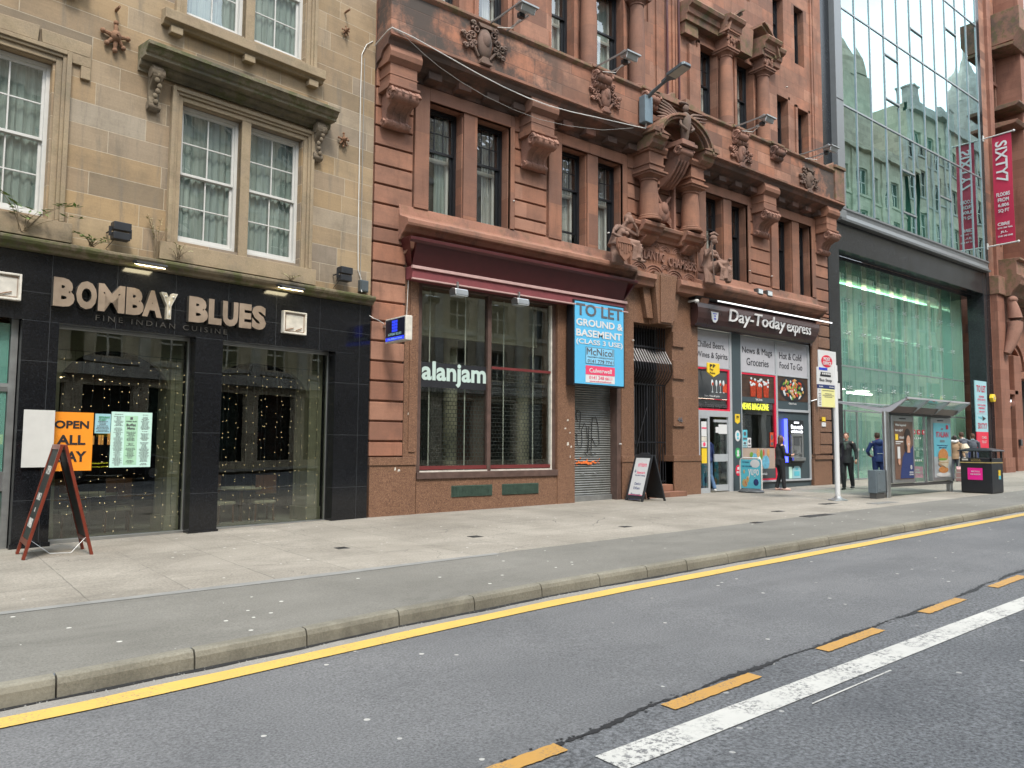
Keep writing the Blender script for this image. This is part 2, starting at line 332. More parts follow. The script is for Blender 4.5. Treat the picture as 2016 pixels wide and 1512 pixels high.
glass('dark_glass',(.76,.80,.77),.08,.30,0.,.02)
glass('lead_glass',(.9,.95,.95),.16,.45,0.,.25,5.)
glass('office_glass',(.55,.80,.72),.44,.48,0.,.08,.45,(.70,.92,.93))
glass('green_glass',(.60,.88,.80),.10,.35,0.,.02,.6,(.85,1,.95))
t=M_['green_glass'].node_tree; o_=[n for n in t.nodes if n.type=='OUTPUT_MATERIAL'][0]; m_=o_.inputs[0].links[0].from_socket
d_=t.nodes.new('ShaderNodeBsdfDiffuse'); d_.inputs[0].default_value=(.30,.62,.54,1); x_=t.nodes.new('ShaderNodeMixShader'); x_.inputs[0].default_value=.24; t.links.new(m_,x_.inputs[1]); t.links.new(d_.outputs[0],x_.inputs[2]); t.links.new(x_.outputs[0],o_.inputs[0])
glass('shelter_glass',(.78,.90,.87),.06,.3)
# ---- ground
def ground(name,a,b,speck,scale,bump,joint=None,spots=0.,patch=.35,crack=0.):
    t=NT(name); x,y,z=t.xyz(); n=t.noise(.55,6,.65); c=t.ramp(n,[(.3,a),(.7,b)])
    g=t.noise(scale,3,.75); c=t.mix(1.,c,t.ramp(g,[(.28,1-speck),(.5,1.),(.72,1+speck)]),'MULTIPLY')
    st=t.step(t.noise(.9,7,.7,t.vec(t.m('MULTIPLY',x,.35),y,0.)),.5,.72); c=t.mix(t.m('MULTIPLY',st,patch),c,sc(a,.72))
    pt=t.step(t.noise(.32,5,.75,None,1.5),.52,.60); c=t.mix(t.m('MULTIPLY',pt,patch*.45),c,sc(b,1.12))
    wt=t.step(t.noise(1.,3,.6,t.vec(t.m('MULTIPLY',x,.05),t.m('MULTIPLY',y,1.1),0.)),.45,.65); c=t.mix(t.m('MULTIPLY',wt,.18),c,sc(a,.75))
    h=t.m('MULTIPLY',g,1.)
    if joint:
        w=t.m('MULTIPLY',t.m('SUBTRACT',t.noise(3,2),.5),.03)
        fx=t.m('FRACT',t.m('DIVIDE',t.m('ADD',t.m('ADD',x,w),joint[1]),joint[0])); dx=t.m('MULTIPLY',t.m('MINIMUM',fx,t.m('SUBTRACT',1.,fx)),joint[0])
        fy=t.m('FRACT',t.m('DIVIDE',t.m('ADD',t.m('ADD',y,w),joint[3]),joint[2])); dy=t.m('MULTIPLY',t.m('MINIMUM',fy,t.m('SUBTRACT',1.,fy)),joint[2])
        fade=t.step(t.noise(.6,3),.3,.6); mk=t.m('MULTIPLY',t.m('SUBTRACT',1.,t.step(t.m('MINIMUM',dx,dy),.003,.010)),t.m('ADD',t.m('MULTIPLY',fade,.5),.08))
        c=t.mix(mk,c,(.07,.065,.055)); h=t.m('SUBTRACT',h,mk)
        cr=t.white(t.m('FLOOR',t.m('DIVIDE',t.m('ADD',x,joint[1]),joint[0])),t.m('FLOOR',t.m('DIVIDE',t.m('ADD',y,joint[3]),joint[2]))); c=t.mix(.5,c,t.ramp(cr,[(0,.88),(1,1.08)]),'MULTIPLY')
    if spots:
        v=t.vor(3.4); s=t.m('MULTIPLY',t.m('LESS_THAN',t.m('ADD',v,t.m('MULTIPLY',t.noise(30,2),.05)),.095),t.step(t.noise(.8,2),.42,.5)); c=t.mix(t.m('MULTIPLY',s,spots),c,(.55,.54,.5))
        v=t.vor(5.1); s=t.m('LESS_THAN',v,.04); c=t.mix(t.m('MULTIPLY',s,spots*.6),c,(.05,.05,.05))
    if crack:
        v=t.vor(.9,t.vec(t.m('ADD',x,t.m('MULTIPLY',t.noise(2.2,4),.5)),y,0.),'DISTANCE_TO_EDGE'); s=t.m('MULTIPLY',t.m('LESS_THAN',v,.0035),t.step(t.noise(.5,2),.5,.6)); c=t.mix(t.m('MULTIPLY',s,crack),c,(.04,.04,.04))
    t.set(c,.88); t.bump(h,bump,.006)
ground('slab_concrete',(.185,.168,.14),(.30,.275,.235),.34,38,.5,(.935,.35,1.95,.15),.8,.6,.7)
ground('strip_asphalt',(.118,.114,.10),(.175,.168,.15),.35,60,.5,None,.9,.5)
ground('road_fine',(.094,.096,.100),(.130,.131,.134),.6,60,.8,None,.6,.45)
ground('road_coarse',(.074,.077,.083),(.118,.121,.126),.85,40,1.2,None,.45,.4)
ground('kerb_stone',(.115,.106,.083),(.235,.22,.175),.25,50,.5,None,.2,.75)
ground('channel',(.18,.17,.155),(.24,.225,.20),.25,60,.4,None,.1,.4)
ground('far_ground',(.11,.11,.11),(.14,.14,.14),.2,30,.3)
def paint(name,col,worn,under,scale=55):
    t=NT(name); n=t.noise(1.4,5,.7); c=t.ramp(n,[(.3,sc(col,.88)),(.7,col)]); g=t.noise(scale,4,.75)
    w=t.m('MULTIPLY',t.step(g,.60-worn*.2,.68-worn*.12),t.step(t.noise(3,4),.38,.6)); c=t.mix(w,c,under); t.set(c,.7); t.bump(g,.5,.005)
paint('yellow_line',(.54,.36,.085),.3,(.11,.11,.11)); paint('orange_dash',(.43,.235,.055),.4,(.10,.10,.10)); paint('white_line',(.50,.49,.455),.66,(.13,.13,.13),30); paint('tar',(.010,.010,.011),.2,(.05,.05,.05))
# ---- printed matter with soft picture-like mottling
def mottled(name,a,b,c_,scale=6):
    t=NT(name); n=t.noise(scale,4,.6); t.set(t.ramp(n,[(.3,a),(.5,b),(.7,c_)]),.4)
mottled('shelf_goods',(.03,.03,.035),(.09,.10,.10),(.20,.22,.20),9); mottled('food_mix',(.45,.08,.03),(.5,.35,.16),(.25,.3,.08),16)
plain('yellow_panel',(.72,.70,.30),.5,var=.04); plain('steel_warm',(.22,.19,.18),.4,.5); plain('poster_sky',(.10,.36,.45),.35,var=.1,scale=1.5); plain('poster_grey',(.33,.36,.38),.35,var=.3,scale=2.5); plain('lamp_grey2',(.12,.15,.17),.5,.2); plain('sky_light',(.22,.52,.74),.35); plain('office_back',(.22,.38,.33),.8); plain('trim_grey',(.17,.18,.185),.4,.2,var=.08); plain('room_light',(.42,.42,.39),.8); plain('sign_face_dark',(.012,.014,.03),.3)
plain('dark_mirror',(.02,.025,.025),.08)
# ------------------------------------------------------------------ camera, light, sky
cam=bpy.data.cameras.new('camera'); co=bpy.data.objects.new('camera',cam); COL.objects.link(co); S.camera=co
cam.sensor_width=36; cam.lens=1515/2016*36; cam.clip_end=2000; cam.clip_start=.05
yw,pt,rl=radians(38.3),radians(4.4),radians(.4)
fw=Vector((sin(yw)*cos(pt),cos(yw)*cos(pt),sin(pt))); rt=Vector((cos(yw),-sin(yw),0)); up=rt.cross(fw)
r2=rt*cos(rl)+up*sin(rl); u2=-rt*sin(rl)+up*cos(rl)
co.matrix_world=Matrix((( r2.x,u2.x,-fw.x,0),(r2.y,u2.y,-fw.y,0),(r2.z,u2.z,-fw.z,1.6),(0,0,0,1)))
S.view_settings.view_transform='Standard'; S.view_settings.look='None'; S.view_settings.exposure=EXPO if 'EXPO' in globals() else 1.72
S.view_settings.gamma=1
try:
    S.cycles.use_denoising=True; S.cycles.max_bounces=8; S.cycles.transparent_max_bounces=16; S.cycles.diffuse_bounces=4; S.cycles.glossy_bounces=4; S.cycles.caustics_reflective=False; S.cycles.caustics_refractive=False; S.cycles.sample_clamp_indirect=6
except Exception: pass
W=bpy.data.worlds.new('World'); S.world=W; W.use_nodes=True; nt=W.node_tree; nt.nodes.clear()
N=nt.nodes.new; L=nt.links.new
sky=N('ShaderNodeTexSky'); sky.sky_type='NISHITA'; sky.sun_disc=False; SUN_EL,SUN_AZ=52,-60
sky.sun_elevation=radians(SUN_EL); sky.sun_rotation=radians(180+SUN_AZ); sky.air_density=1.2; sky.dust_density=1.5
b1=N('ShaderNodeBackground'); L(sky.outputs[0],b1.inputs[0]); b1.inputs[1].default_value=.10
tc=N('ShaderNodeTexCoord'); mp=N('ShaderNodeMapping'); mp.inputs['Scale'].default_value=(1,1,2.2); L(tc.outputs['Generated'],mp.inputs[0])
nz=N('ShaderNodeTexNoise'); nz.inputs['Scale'].default_value=2.1; nz.inputs['Detail'].default_value=7; nz.inputs['Roughness'].default_value=.6; L(mp.outputs[0],nz.inputs[0])
cr=N('ShaderNodeValToRGB'); e=cr.color_ramp.elements; e[0].position=.36; e[0].color=(.35,)*3+(1,); e[1].position=.56; e[1].color=(.97,)*3+(1,); L(nz.outputs[0],cr.inputs[0])
b2=N('ShaderNodeBackground'); b2.inputs[0].default_value=(.855,.937,1.,1); b2.inputs[1].default_value=.95
mx=N('ShaderNodeMixShader'); L(cr.outputs[0],mx.inputs[0]); L(b1.outputs[0],mx.inputs[1]); L(b2.outputs[0],mx.inputs[2])
wo=N('ShaderNodeOutputWorld'); L(mx.outputs[0],wo.inputs[0])
sl=bpy.data.lights.new('sun','SUN'); sl.energy=1.3; sl.angle=radians(14); sl.color=(1,.93,.83); so=bpy.data.objects.new('sun',sl); COL.objects.link(so)
d=Vector((-sin(radians(SUN_AZ))*0+0.25,.80,-1.25)).normalized(); so.rotation_euler=d.to_track_quat('-Z','Y').to_euler()
sky.sun_elevation=math.asin(-d.z); sky.sun_rotation=math.atan2(-d.x,-d.y)
# ------------------------------------------------------------------ the ground
def gp(x): return .01*x+.02           # pavement level: the street climbs to the right
def gr(x): return .01*x-.12           # road level
KX=[(-80,3.0),(-20,5.2),(-3,5.80),(.9,5.99),(1.8,6.08),(2.72,6.17),(3.67,6.30),(4.57,6.37),(5.53,6.46),(6.45,6.50),(8.09,6.55),(9.94,6.61),(11.77,6.66),(13.58,6.70),(15.4,6.75),(18.07,6.81),(20.94,6.90),(40,7.5),(160,11)]
def ky(x):
    for (a,b),(c,d_) in zip(KX,KX[1:]):
        if a<=x<=c: 
            t_=(x-a)/(c-a); return b+(d_-b)*t_
    return KX[-1][1]
def strip(name,mat,ya,yb,z,xs,kind='structure',dz=0.):
    m=MB()
    for a,b in zip(xs,xs[1:]): m.quad((a,ya(a),z(a)+dz),(b,ya(b),z(b)+dz),(b,yb(b),z(b)+dz),(a,yb(a),z(a)+dz))
    o=m.build(name,mat); tag(o,kind=kind); return o
XS=[-80,-40,-20,-10,-6,-3]+[i*.5 for i in range(-5,60)]+[30,35,40,60,80,120,160]
def seam(x): # where the newer asphalt meets the older
    P=[(-80,2.6),(0,3.2),(2.5,3.34),(3.0,3.335),(4.0,3.45),(5,3.50),(5.8,3.535),(9.1,3.665),(10.1,3.77),(11.6,3.86),(20,4.5),(160,9)]
    for (a,b),(c,d_) in zip(P,P[1:]):
        if a<=x<=c: return b+(d_-b)*(x-a)/(c-a)
    return 9
o=MB().quad((-400,-400,-.9-4),(600,-400,-.9-4),(600,600,-.9-4),(-400,600,-.9-4)).build('ground','far_ground'); tag(o,kind='structure')
strip('road','road_fine',lambda x:seam(x),lambda x:ky(x)+.10,gr,XS); strip('road','road_coarse',lambda x:-6.,lambda x:seam(x),gr,XS)
strip('pavement','slab_concrete',lambda x:8.50+.012*min(max(x,0),25),lambda x:22,gp,XS); strip('pavement_strip','strip_asphalt',lambda x:ky(x)+.11,lambda x:8.50+.012*min(max(x,0),25),gp,XS)
strip('gutter_channel','channel',lambda x:ky(x)-.26,lambda x:ky(x)+.03,gr,XS,dz=.004)
strip('yellow_line','yellow_line',lambda x:ky(x)-.41+.008*sin(x*3),lambda x:ky(x)-.205+.006*sin(x*5),gr,XS,dz=.008)
strip('edge_band','gutter_gray',lambda x:8.36+.012*min(max(x,0),25)+.02*sin(x*1.3),lambda x:8.51+.012*min(max(x,0),25),gp,[x for x in XS if x<7],dz=.004)
strip('pavement','slab_concrete',lambda x:-14,lambda x:-6.,lambda x:.01*x+.02,XS)
strip('gutter_dirt_shade','tar',lambda x:ky(x)-.068+.014*sin(x*2.3)+.010*sin(x*9.1),lambda x:ky(x)+.03,gr,[-3+.2*i for i in range(150)],dz=.0085)  # gutter dirt and the kerb's shadow, painted together as one dark strip
m=MB(); joints=[.89-.86*i for i in range(60,0,-1)]+[.89,1.80,2.72,3.67,4.57,5.53,6.45,7.3,8.09,9.0,9.94,10.85,11.77,12.67,13.58,14.5,15.4]+[15.4+.9*i for i in range(1,60)]
for i,(a,b) in enumerate(zip(joints,joints[1:])):
    g=.006; j=random.uniform(-.004,.004); a+=g; b-=g; ya,yb=ky(a)+j,ky(b)+j; za,zb=gp(a)+.002,gp(b)+.002; zc=gr(a)-.05; zd=gr(b)-.05
    pr=lambda y,zt,zb_:[(y-.02,zb_),(y-.005,zt-.05),(y+.012,zt-.012),(y+.035,zt),(y+.115,zt),(y+.115,zb_)]
    A=[(a,q,w) for q,w in pr(ya,za,zc)]; B=[(b,q,w) for q,w in pr(yb,zb,zd)]
    m._add(A+B,[tuple(range(6))[::-1],tuple(range(6,12))]+[(k,(k+1)%6,6+(k+1)%6,6+k) for k in range(6)])
tag(m.build('kerb','kerb_stone',bevel=0.004),kind='structure')
# dashes, lane line, seam sealant
for i,(a,b) in enumerate([(1.98,2.97),(3.93,4.95),(5.94,6.98),(7.98,8.97),(9.95,11.05),(12.0,13.0),(14.0,15.0),(16,17),(18,19),(20,21)]):
    m=MB(); n=34; pa=pb=.06
    f=lambda x:3.30+.0485*(x-2.98)
    for k in range(n):
        x0=a+(b-a)*k/n; x1=a+(b-a)*(k+1)/n; w0=.062+random.uniform(-.006,.004); w1=.060+random.uniform(-.006,.004)
        m.quad((x0,f(x0)-pa,gr(x0)+.008),(x1,f(x1)-w0,gr(x1)+.008),(x1,f(x1)+w1,gr(x1)+.008),(x0,f(x0)+pb,gr(x0)+.008)); pa,pb=w0,w1
    tag(m.build('road_dash','orange_dash'),kind='structure')
wl=lambda x:2.995+.0185*(x-3.0)
m=MB(); xs=[3.03+i*.25 for i in range(60)]; m._add([(3.04,wl(3.04)+.08,gr(3)+.006),(3.02,wl(3)-.08,gr(3)+.006)],[])
for a,b in zip(xs,xs[1:]):
    m.quad((a,wl(a)-.125,gr(a)+.006),(b,wl(b)-.125,gr(b)+.006),(b,wl(b)+.095,gr(b)+.006),(a,wl(a)+.095,gr(a)+.006))
tag(m.build('lane_line','white_line'),kind='structure')
m=MB(); m.quad((4.7,2.80,gr(5)+.004),(5.85,2.835,gr(5.8)+.004),(5.85,2.85,gr(5.8)+.004),(4.72,2.815,gr(5)+.004)); tag(m.build('paint_scar','white_line'),kind='structure')
m=MB(); x=1.5; pw=.02
while x<16:
    x1=x+.028; w=max(.002,.016+.010*sin(x*4.1)+random.uniform(-.014,.012)); y0=seam(x)+.012*sin(x*7)-.005; y1=seam(x1)+.012*sin(x1*7)-.005
    m.quad((x,y0-pw,gr(x)+.0045),(x1,y1-w,gr(x1)+.0045),(x1,y1+w,gr(x1)+.0045),(x,y0+pw,gr(x)+.0045)); pw=w; x=x1
tag(m.build('seam_sealant','tar'),kind='structure')
# small covers in the pavement
for (x,y,w,h,mt,lb) in [(5.07,10.36,.17,.17,'steel_dark','small square metal cover in the pavement in front of the black restaurant pillar'),(7.33,10.21,.2,.18,'steel_dark','square metal cover in the pavement in front of the empty brown shop, leftmost there'),(10.24,9.66,.2,.16,'steel_dark','square metal cover in the pavement in front of the two green vents'),(14.95,9.61,.3,.16,'steel_dark','thin metal cover in the pavement between the black sandwich board and the drain'),(12.65,8.59,.25,.14,'steel_dark','cracked cover at the edge of the slabs before the doorway'),(14.8,8.6,1.0,.24,'steel_dark','long dark wet drain cover between slabs and asphalt strip'),(17.6,9.95,.55,.22,'steel_dark','grey cover lying left of the bus stop pole'),(18.9,9.25,1.1,.3,'gutter_gray','wide grey utility cover in front of the bus shelter')]:
    m=MB(); z=gp(x)+.004; m.box(x-w/2,y-h/2,z-.01,x+w/2,y+h/2,z+.002); 
    for k in range(5): m.box(x-w/2+.02,y-h/2+h*(k+.6)/5.4,z+.001,x+w/2-.02,y-h/2+h*(k+.9)/5.4,z+.005)
    tag(m.build('access_cover',mt),lb,'access cover',group='covers in the pavement')
m=MB(); R=random.Random(21)
for k in range(1500):
    x=R.uniform(-1,24); y=ky(x)-.03-abs(R.gauss(0,.07)); q=R.uniform(.003,.009); z=gr(x)+.004
    if k%3==0: x=R.uniform(1,24); y=13.9+.012*x-abs(R.gauss(0,.12)) if x>8 else 13.2+.1*x-abs(R.gauss(0,.1)); z=gp(x)
    m._add([(x-q,y-q*.7,z),(x+q,y-q,z),(x+q*.8,y+q,z),(x-q,y+q*.8,z),(x,y,z+q*1.1)],[(0,1,4),(1,2,4),(2,3,4),(3,0,4)])
tag(m.build('grit','gutter_gray'),kind='stuff')
m=MB()
for k in range(420):
    x=R.uniform(1.5,15); y=seam(x)+R.gauss(0,.025); q=R.uniform(.004,.011); z=gr(x)+.0055; m._add([(x-q,y-q*.6,z),(x+q*.9,y-q,z),(x+q,y+q*.8,z),(x-q*.7,y+q,z)],[(0,1,2,3)])
tag(m.build('tar_crumbs','tar'),kind='stuff')
# ------------------------------------------------------------------ windows
def sash_white(root,x0,x1,z0,z1,y,curt='net_curtain'):
    f=.055; zm=(z0+z1)/2; m=MB()
    m.box(x0,y,z0,x0+f,y+.12,z1); m.box(x1-f,y,z0,x1,y+.12,z1); m.box(x0+f,y,z1-f,x1-f,y+.12,z1); m.box(x0+f,y-.02,z0,x1-f,y+.12,z0+f*.8)
    def grid(a,b,c,d,yy,lo,hi):
        s=.04; m.box(a,yy,c,a+s,yy+.04,d); m.box(b-s,yy,c,b,yy+.04,d); m.box(a+s,yy,c,b-s,yy+.04,c+lo); m.box(a+s,yy,d-hi,b-s,yy+.04,d)
        w=.011; cx=(a+b)/2; cz=(c+lo+d-hi)/2
        m.box(cx-w,yy+.006,c+lo,cx+w,yy+.034,d-hi); m.box(a+s,yy+.008,cz-w,cx-w,yy+.032,cz+w); m.box(cx+w,yy+.008,cz-w,b-s,yy+.032,cz+w)
    grid(x0+f,x1-f,zm-.01,z1-f,y+.03,.045,.05); grid(x0+f,x1-f,z0+f*.8,zm+.02,y+.075,.08,.035)
    o=m.build('window','white_paint',root,bevel=.004)
    p=MB(); p.quad((x0+f,y+.05,zm),(x1-f,y+.05,zm),(x1-f,y+.05,z1-f),(x0+f,y+.05,z1-f)); p.quad((x0+f,y+.097,z0),(x1-f,y+.097,z0),(x1-f,y+.097,zm+.02),(x0+f,y+.097,zm+.02)); p.build('pane','sash_glass',o)
    c=MB(); n=26; pts=[(x0+f+(x1-x0-2*f)*i/n, y+.15+.022*sin(i*1.9)+.012*sin(i*.7+x0)) for i in range(n+1)]
    for a,b in zip(pts,pts[1:]): c.quad((a[0],a[1],z0),(b[0],b[1],z0),(b[0],b[1],z1),(a[0],a[1],z1))
    c.build('curtain',curt,o,smooth=True); return o
def arch_frame(m,x0,x1,z0,z1,y,steps,bottom=False):
    """stepped architrave: steps = [(width, proud)] from outside in, outer box x0..x1, z0..z1"""
    w0=0
    for w,pr in steps:
        a,b,c,d=x0+w0,x1-w0,z0,z1-w0
        m.box(a,y-pr,c,a+w,y+.02,d); m.box(b-w,y-pr,c,b,y+.02,d); m.box(a+w,y-pr,d-w,b-w,y+.02,d); w0+=w
def profile_x(m,x0,x1,prof): return m.prism(prof,'x',x0,x1)
# ------------------------------------------------------------------ the tan sandstone building
TA=radians(7.6)
tan=thing('sandstone_building','tan sandstone building with white sash windows above the black granite restaurant front','building',(7.38,14.,0),TA)
H=[(-3.97,4.95,-2.90,7.36),(-2.74,4.95,-1.68,7.36),(-3.97,8.93,-2.90,11.4),(-2.74,8.93,-1.68,11.4),(-6.97,4.93,-5.93,7.33),(-8.2,4.93,-7.16,7.33),(-6.97,8.93,-5.93,11.4),(-8.2,8.93,-7.16,11.4)]
m=MB().wall(-15,-.03,4.40,16.5,0.,H,.24); m.quad((-.03,0,4.4),(-.03,3,4.4),(-.03,3,16.5),(-.03,0,16.5)); m.quad((-15,0,16.5),(-.03,0,16.5),(-.03,8,16.5),(-15,8,16.5)); m.build('wall','tan_stone',tan)
for h in H: sash_white(tan,h[0],h[2],h[1]+.02,h[3]-.01,.12)
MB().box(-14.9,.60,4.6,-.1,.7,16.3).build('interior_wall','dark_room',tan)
m=MB()
for x0,x1,z0,z1 in [(-4.17,-1.46,4.88,7.56),(-4.17,-1.46,8.80,11.6),(-8.42,-5.70,4.88,7.54),(-8.42,-5.70,8.80,11.6)]:
    arch_frame(m,x0,x1,z0,z1,0,[(.065,.10),(.05,.07),(.085,.035)])
    xm=x0+1.355; m.box(xm-.085,-.03,z0,xm+.085,.2,z1-.2)
build_each(m,'architrave','tan_trim',tan,bevel=.008)
m=MB()
for x0,x1,z0,z1,pr in [(-4.28,-1.36,4.58,4.88,.10),(-8.5,-5.58,4.58,4.88,.10)]: m.box(x0,-pr,z0,x1,.1,z1)
for x0,x1 in [(-4.38,-1.32),(-8.6,-5.55)]:
    profile_x(m,x0,x1,[(.02,8.56),(-.10,8.56),(-.13,8.61),(-.20,8.63),(-.20,8.80),(.02,8.84)])
    for a in (x0+.12,(x0+x1)/2-.1,x1-.32): m.box(a,-.14,8.44,a+.2,.02,8.56)
build_each(m,'window_sill','tan_trim',tan,bevel=.008)
m=MB(); profile_x(m,-4.72,-1.14,[(.02,7.64),(-.05,7.64),(-.05,7.70),(-.11,7.72),(-.13,7.77),(-.13,7.80),(-.33,7.80),(-.33,7.85),(-.37,7.87),(-.41,7.93),(-.42,7.95),(-.46,7.95),(-.46,8.01),(.02,8.06)]); m.build('window_hood','tan_hood',tan,bevel=.004)
for xb in (-4.47,-1.40):      # carved brackets under the hood
    m=MB(); 
    m.prism([(-.01,7.02),(-.07,7.0),(-.12,7.05),(-.13,7.14),(-.08,7.24),(-.09,7.36),(-.17,7.46),(-.24,7.56),(-.25,7.68),(-.20,7.74),(-.01,7.74)],'x',xb-.085,xb+.085)
    m.tube([(xb-.105,-.17,7.62),(xb+.105,-.17,7.62)],.085,14); m.tube([(xb-.10,-.075,7.09),(xb+.10,-.075,7.09)],.06,12)
    for q in range(6): m.ball((xb+random.uniform(-.05,.05),-.12-.1*q/6-.02,7.16+.085*q),(.045,.035,.05),8,5)
    m.build('bracket','console_stone',tan,bevel=.008,smooth=True)
m=MB()   # voussoirs over the left window
for k in range(5):
    a0=-9.0+k*.72; m.prism([(a0+.02,7.56),(a0+.68,7.56),(a0+.70,7.78+.03*(k%2)),(a0,7.78)],'y',-.05,.02)
m.box(-5.70,-.045,7.40,-5.42,.02,7.78); m.box(-5.56,-.05,7.2,-5.42,.02,7.40); build_each(m,'lintel_stones','tan_trim',tan,bevel=.01)
m=MB(); profile_x(m,-15,-.02,[(.05,4.37),(-.10,4.38),(-.12,4.42),(-.17,4.46),(-.19,4.50),(-.19,4.54),(.05,4.60)]); m.build('ledge','tan_ledge',tan,bevel=.01)
# black granite shopfront
g=MB()
g.box(-15,0.,3.36,-.01,.5,4.38)
for a,b in [(-.82,-.01),(-3.58,-3.10),(-6.14,-5.66)]: g.box(a,0.,-.05,b,.5,3.36)
for a,b in [(-.84,.01),(-3.60,-3.08),(-6.16,-5.64)]: g.box(a,-.02,-.06,b,0.05,.10)
g.box(-15,.0,-.05,-8.0,.5,3.36)
build_each(g,'granite_front','black_granite',tan,bevel=.004)
for a,b in [(-5.66,-3.58),(-3.10,-.82)]:
    p=MB(); p.box(a,.27,.10,b,.285,3.36); p.build('shop_window','dark_glass',tan)
    m=MB(); m.box(a,.22,-.02,b,.34,.10); m.box(a,.24,3.31,b,.32,3.36); m.box(a,.25,.1,a+.02,.31,3.31); m.box(b-.02,.25,.1,b,.31,3.31); build_each(m,'window_trim','steel',tan,bevel=.003)
m=MB()
for a in (-8.0,-7.15): m.box(a,.18,-.05,a+.06,.26,3.3)
m.box(-6.24,.16,-.05,-6.15,.3,3.36); m.box(-8.0,.18,2.35,-6.24,.26,2.42); m.box(-8.,.18,-.04,-6.24,.26,.05); build_each(m,'door_frame','galv',tan)
m=MB().box(-7.1,.2,.06,-6.25,.215,3.3); m.build('entrance_door','green_glass',tan)
m=MB(); m.tube([(-6.38,.15,.55),(-6.38,.15,1.55)],.018,10); 
for q in (.6,1.5): m.tube([(-6.38,.15,q),(-6.38,.21,q)],.012,8)
m.box(-6.42,.19,.02,-6.28,.23,.14); m.box(-6.34,.18,.86,-6.22,.25,1.14); m.box(-6.42,.18,2.3,-6.2,.24,2.36); m.build('door_handle','steel',tan,smooth=True)
# the restaurant behind the glass
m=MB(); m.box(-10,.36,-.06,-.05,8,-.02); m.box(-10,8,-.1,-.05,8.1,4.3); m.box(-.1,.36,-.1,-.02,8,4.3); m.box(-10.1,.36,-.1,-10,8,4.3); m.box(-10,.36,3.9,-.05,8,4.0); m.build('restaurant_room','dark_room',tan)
m=MB()
for a,b in [(-3.80,-3.60),(-1.12,-.84),(-5.62,-5.50)]: m.box(a,.42,.0,b,.95,3.4); m.box(a-.04,.38,.0,b,.98,.34)
for a,b in [(-5.5,-3.8),(-3.1,-1.12)]: 
    cx=(a+b)/2; r=(b-a)/2; n=14; pts=[(a,3.6),(a,2.55)]+[(cx-r*cos(pi*k/n),2.45+.62*sin(pi*k/n)) for k in range(n+1)]+[(b,2.55),(b,3.6)]
    for k in range(n):
        x_0,z_0=cx-r*cos(pi*k/n),2.45+.62*sin(pi*k/n); x_1,z_1=cx-r*cos(pi*(k+1)/n),2.45+.62*sin(pi*(k+1)/n)
        m.hexa([(x_0,.5,z_0),(x_1,.5,z_1),(x_1,.62,z_1),(x_0,.62,z_0),(x_0,.5,3.6),(x_1,.5,3.6),(x_1,.62,3.6),(x_0,.62,3.6)])
build_each(m,'inner_arch','cream_dim',tan)
def chair(sx,sy,rz=0.):
    m=MB(); m.M=Matrix.Translation((sx,sy,-.02))@Matrix.Rotation(rz,4,'Z')
    t=tan.matrix_world
    for a in (-.19,.19):
        for b in (-.19,.19): m.tube([(a,b,0),(a*.95,b*.95,.44)],.018,6)
    for a in (-.19,.19): m.tube([(a,.19,.44),(a,.24,.98)],.018,6)
    m.box(-.2,.2,.66,.2,.235,.98)
    return m
for i,(a,b,rz_) in enumerate([(-5.1,1.1,.2),(-4.3,1.25,2.9),(-2.5,1.2,.3),(-1.7,1.1,3.0)]):
    lab=['wooden dining chair behind the mint menu window of the restaurant','wooden dining chair with back to the right, inside the left restaurant window','wooden dining chair on the left inside the right restaurant window','wooden dining chair on the right inside the right restaurant window'][i]
    T=Matrix.Translation((7.38,14,0))@Matrix.Rotation(TA,4,'Z'); p=T@Vector((a,b,-.02))
    r=thing('dining_chair',lab,'chair',p,TA+rz_,group='dining chairs inside the restaurant')
    m=MB()
    m.box(-.2,.19,.62,.2,.225,.98); m.build('backrest','chair_wood',r)
    MB().box(-.21,-.21,.43,.21,.21,.49).build('seat','cream',r,bevel=.02)
    for u in (-.18,.18):
        for v in (-.18,.18): MB().tube([(u,v,0),(u*.95,v*.95,.44)],.02,6).build('leg','chair_wood',r)
for i,a in enumerate((-4.75,-2.05)):
    T=Matrix.Translation((7.38,14,0))@Matrix.Rotation(TA,4,'Z'); p=T@Vector((a,1.25,-.02))
    r=thing('dining_table',['round pale dining table inside the left restaurant window','round pale dining table inside the right restaurant window'][i],'table',p,TA,group='dining tables inside the restaurant')
    MB().lathe([(0,.70),(.42,.70),(.44,.72),(.44,.74),(0,.745)],0,0,28).build('tabletop','cream',r); MB().lathe([(.0,0),(.24,0),(.22,.03),(.04,.08),(.035,.66),(.1,.70),(0,.70)],0,0,16).build('leg','chair_wood',r)
m=MB(); m.box(-8,6.8,.0,-2,7.2,1.1); m.build('bar_counter','wood_dark',tan)
m=MB(); 
for k in range(26): m.box(-7.5+k*.2,6.6,1.5,-7.42+k*.2,6.7,1.5+random.uniform(.15,.3))
m.build('bottle_row','amber_interior',tan)
def T_(s,y,z=0): return Matrix.Translation((7.38,14,0))@Matrix.Rotation(TA,4,'Z')@Vector((s,y,z))
for i,s in enumerate((-5.0,-4.35,-2.4)):
    r=thing('pendant_lamp',['small pendant lamp hanging left inside the left restaurant window','small pendant lamp hanging right inside the left restaurant window','small pendant lamp hanging inside the right restaurant window'][i],'lamp',T_(s,2.2,2.7),TA,group='pendant lamps inside the restaurant')
    MB().tube([(0,0,.1),(0,0,1.2)],.008,6).build('cord','black_plastic',r); MB().lathe([(.13,0),(.10,.05),(.02,.1),(.015,.14),(0,.14)],0,0,16).build('lamp_shade','steel_dark',r); MB().ball((0,0,.02),.03,8,6).build('bulb','bulb_warm',r)
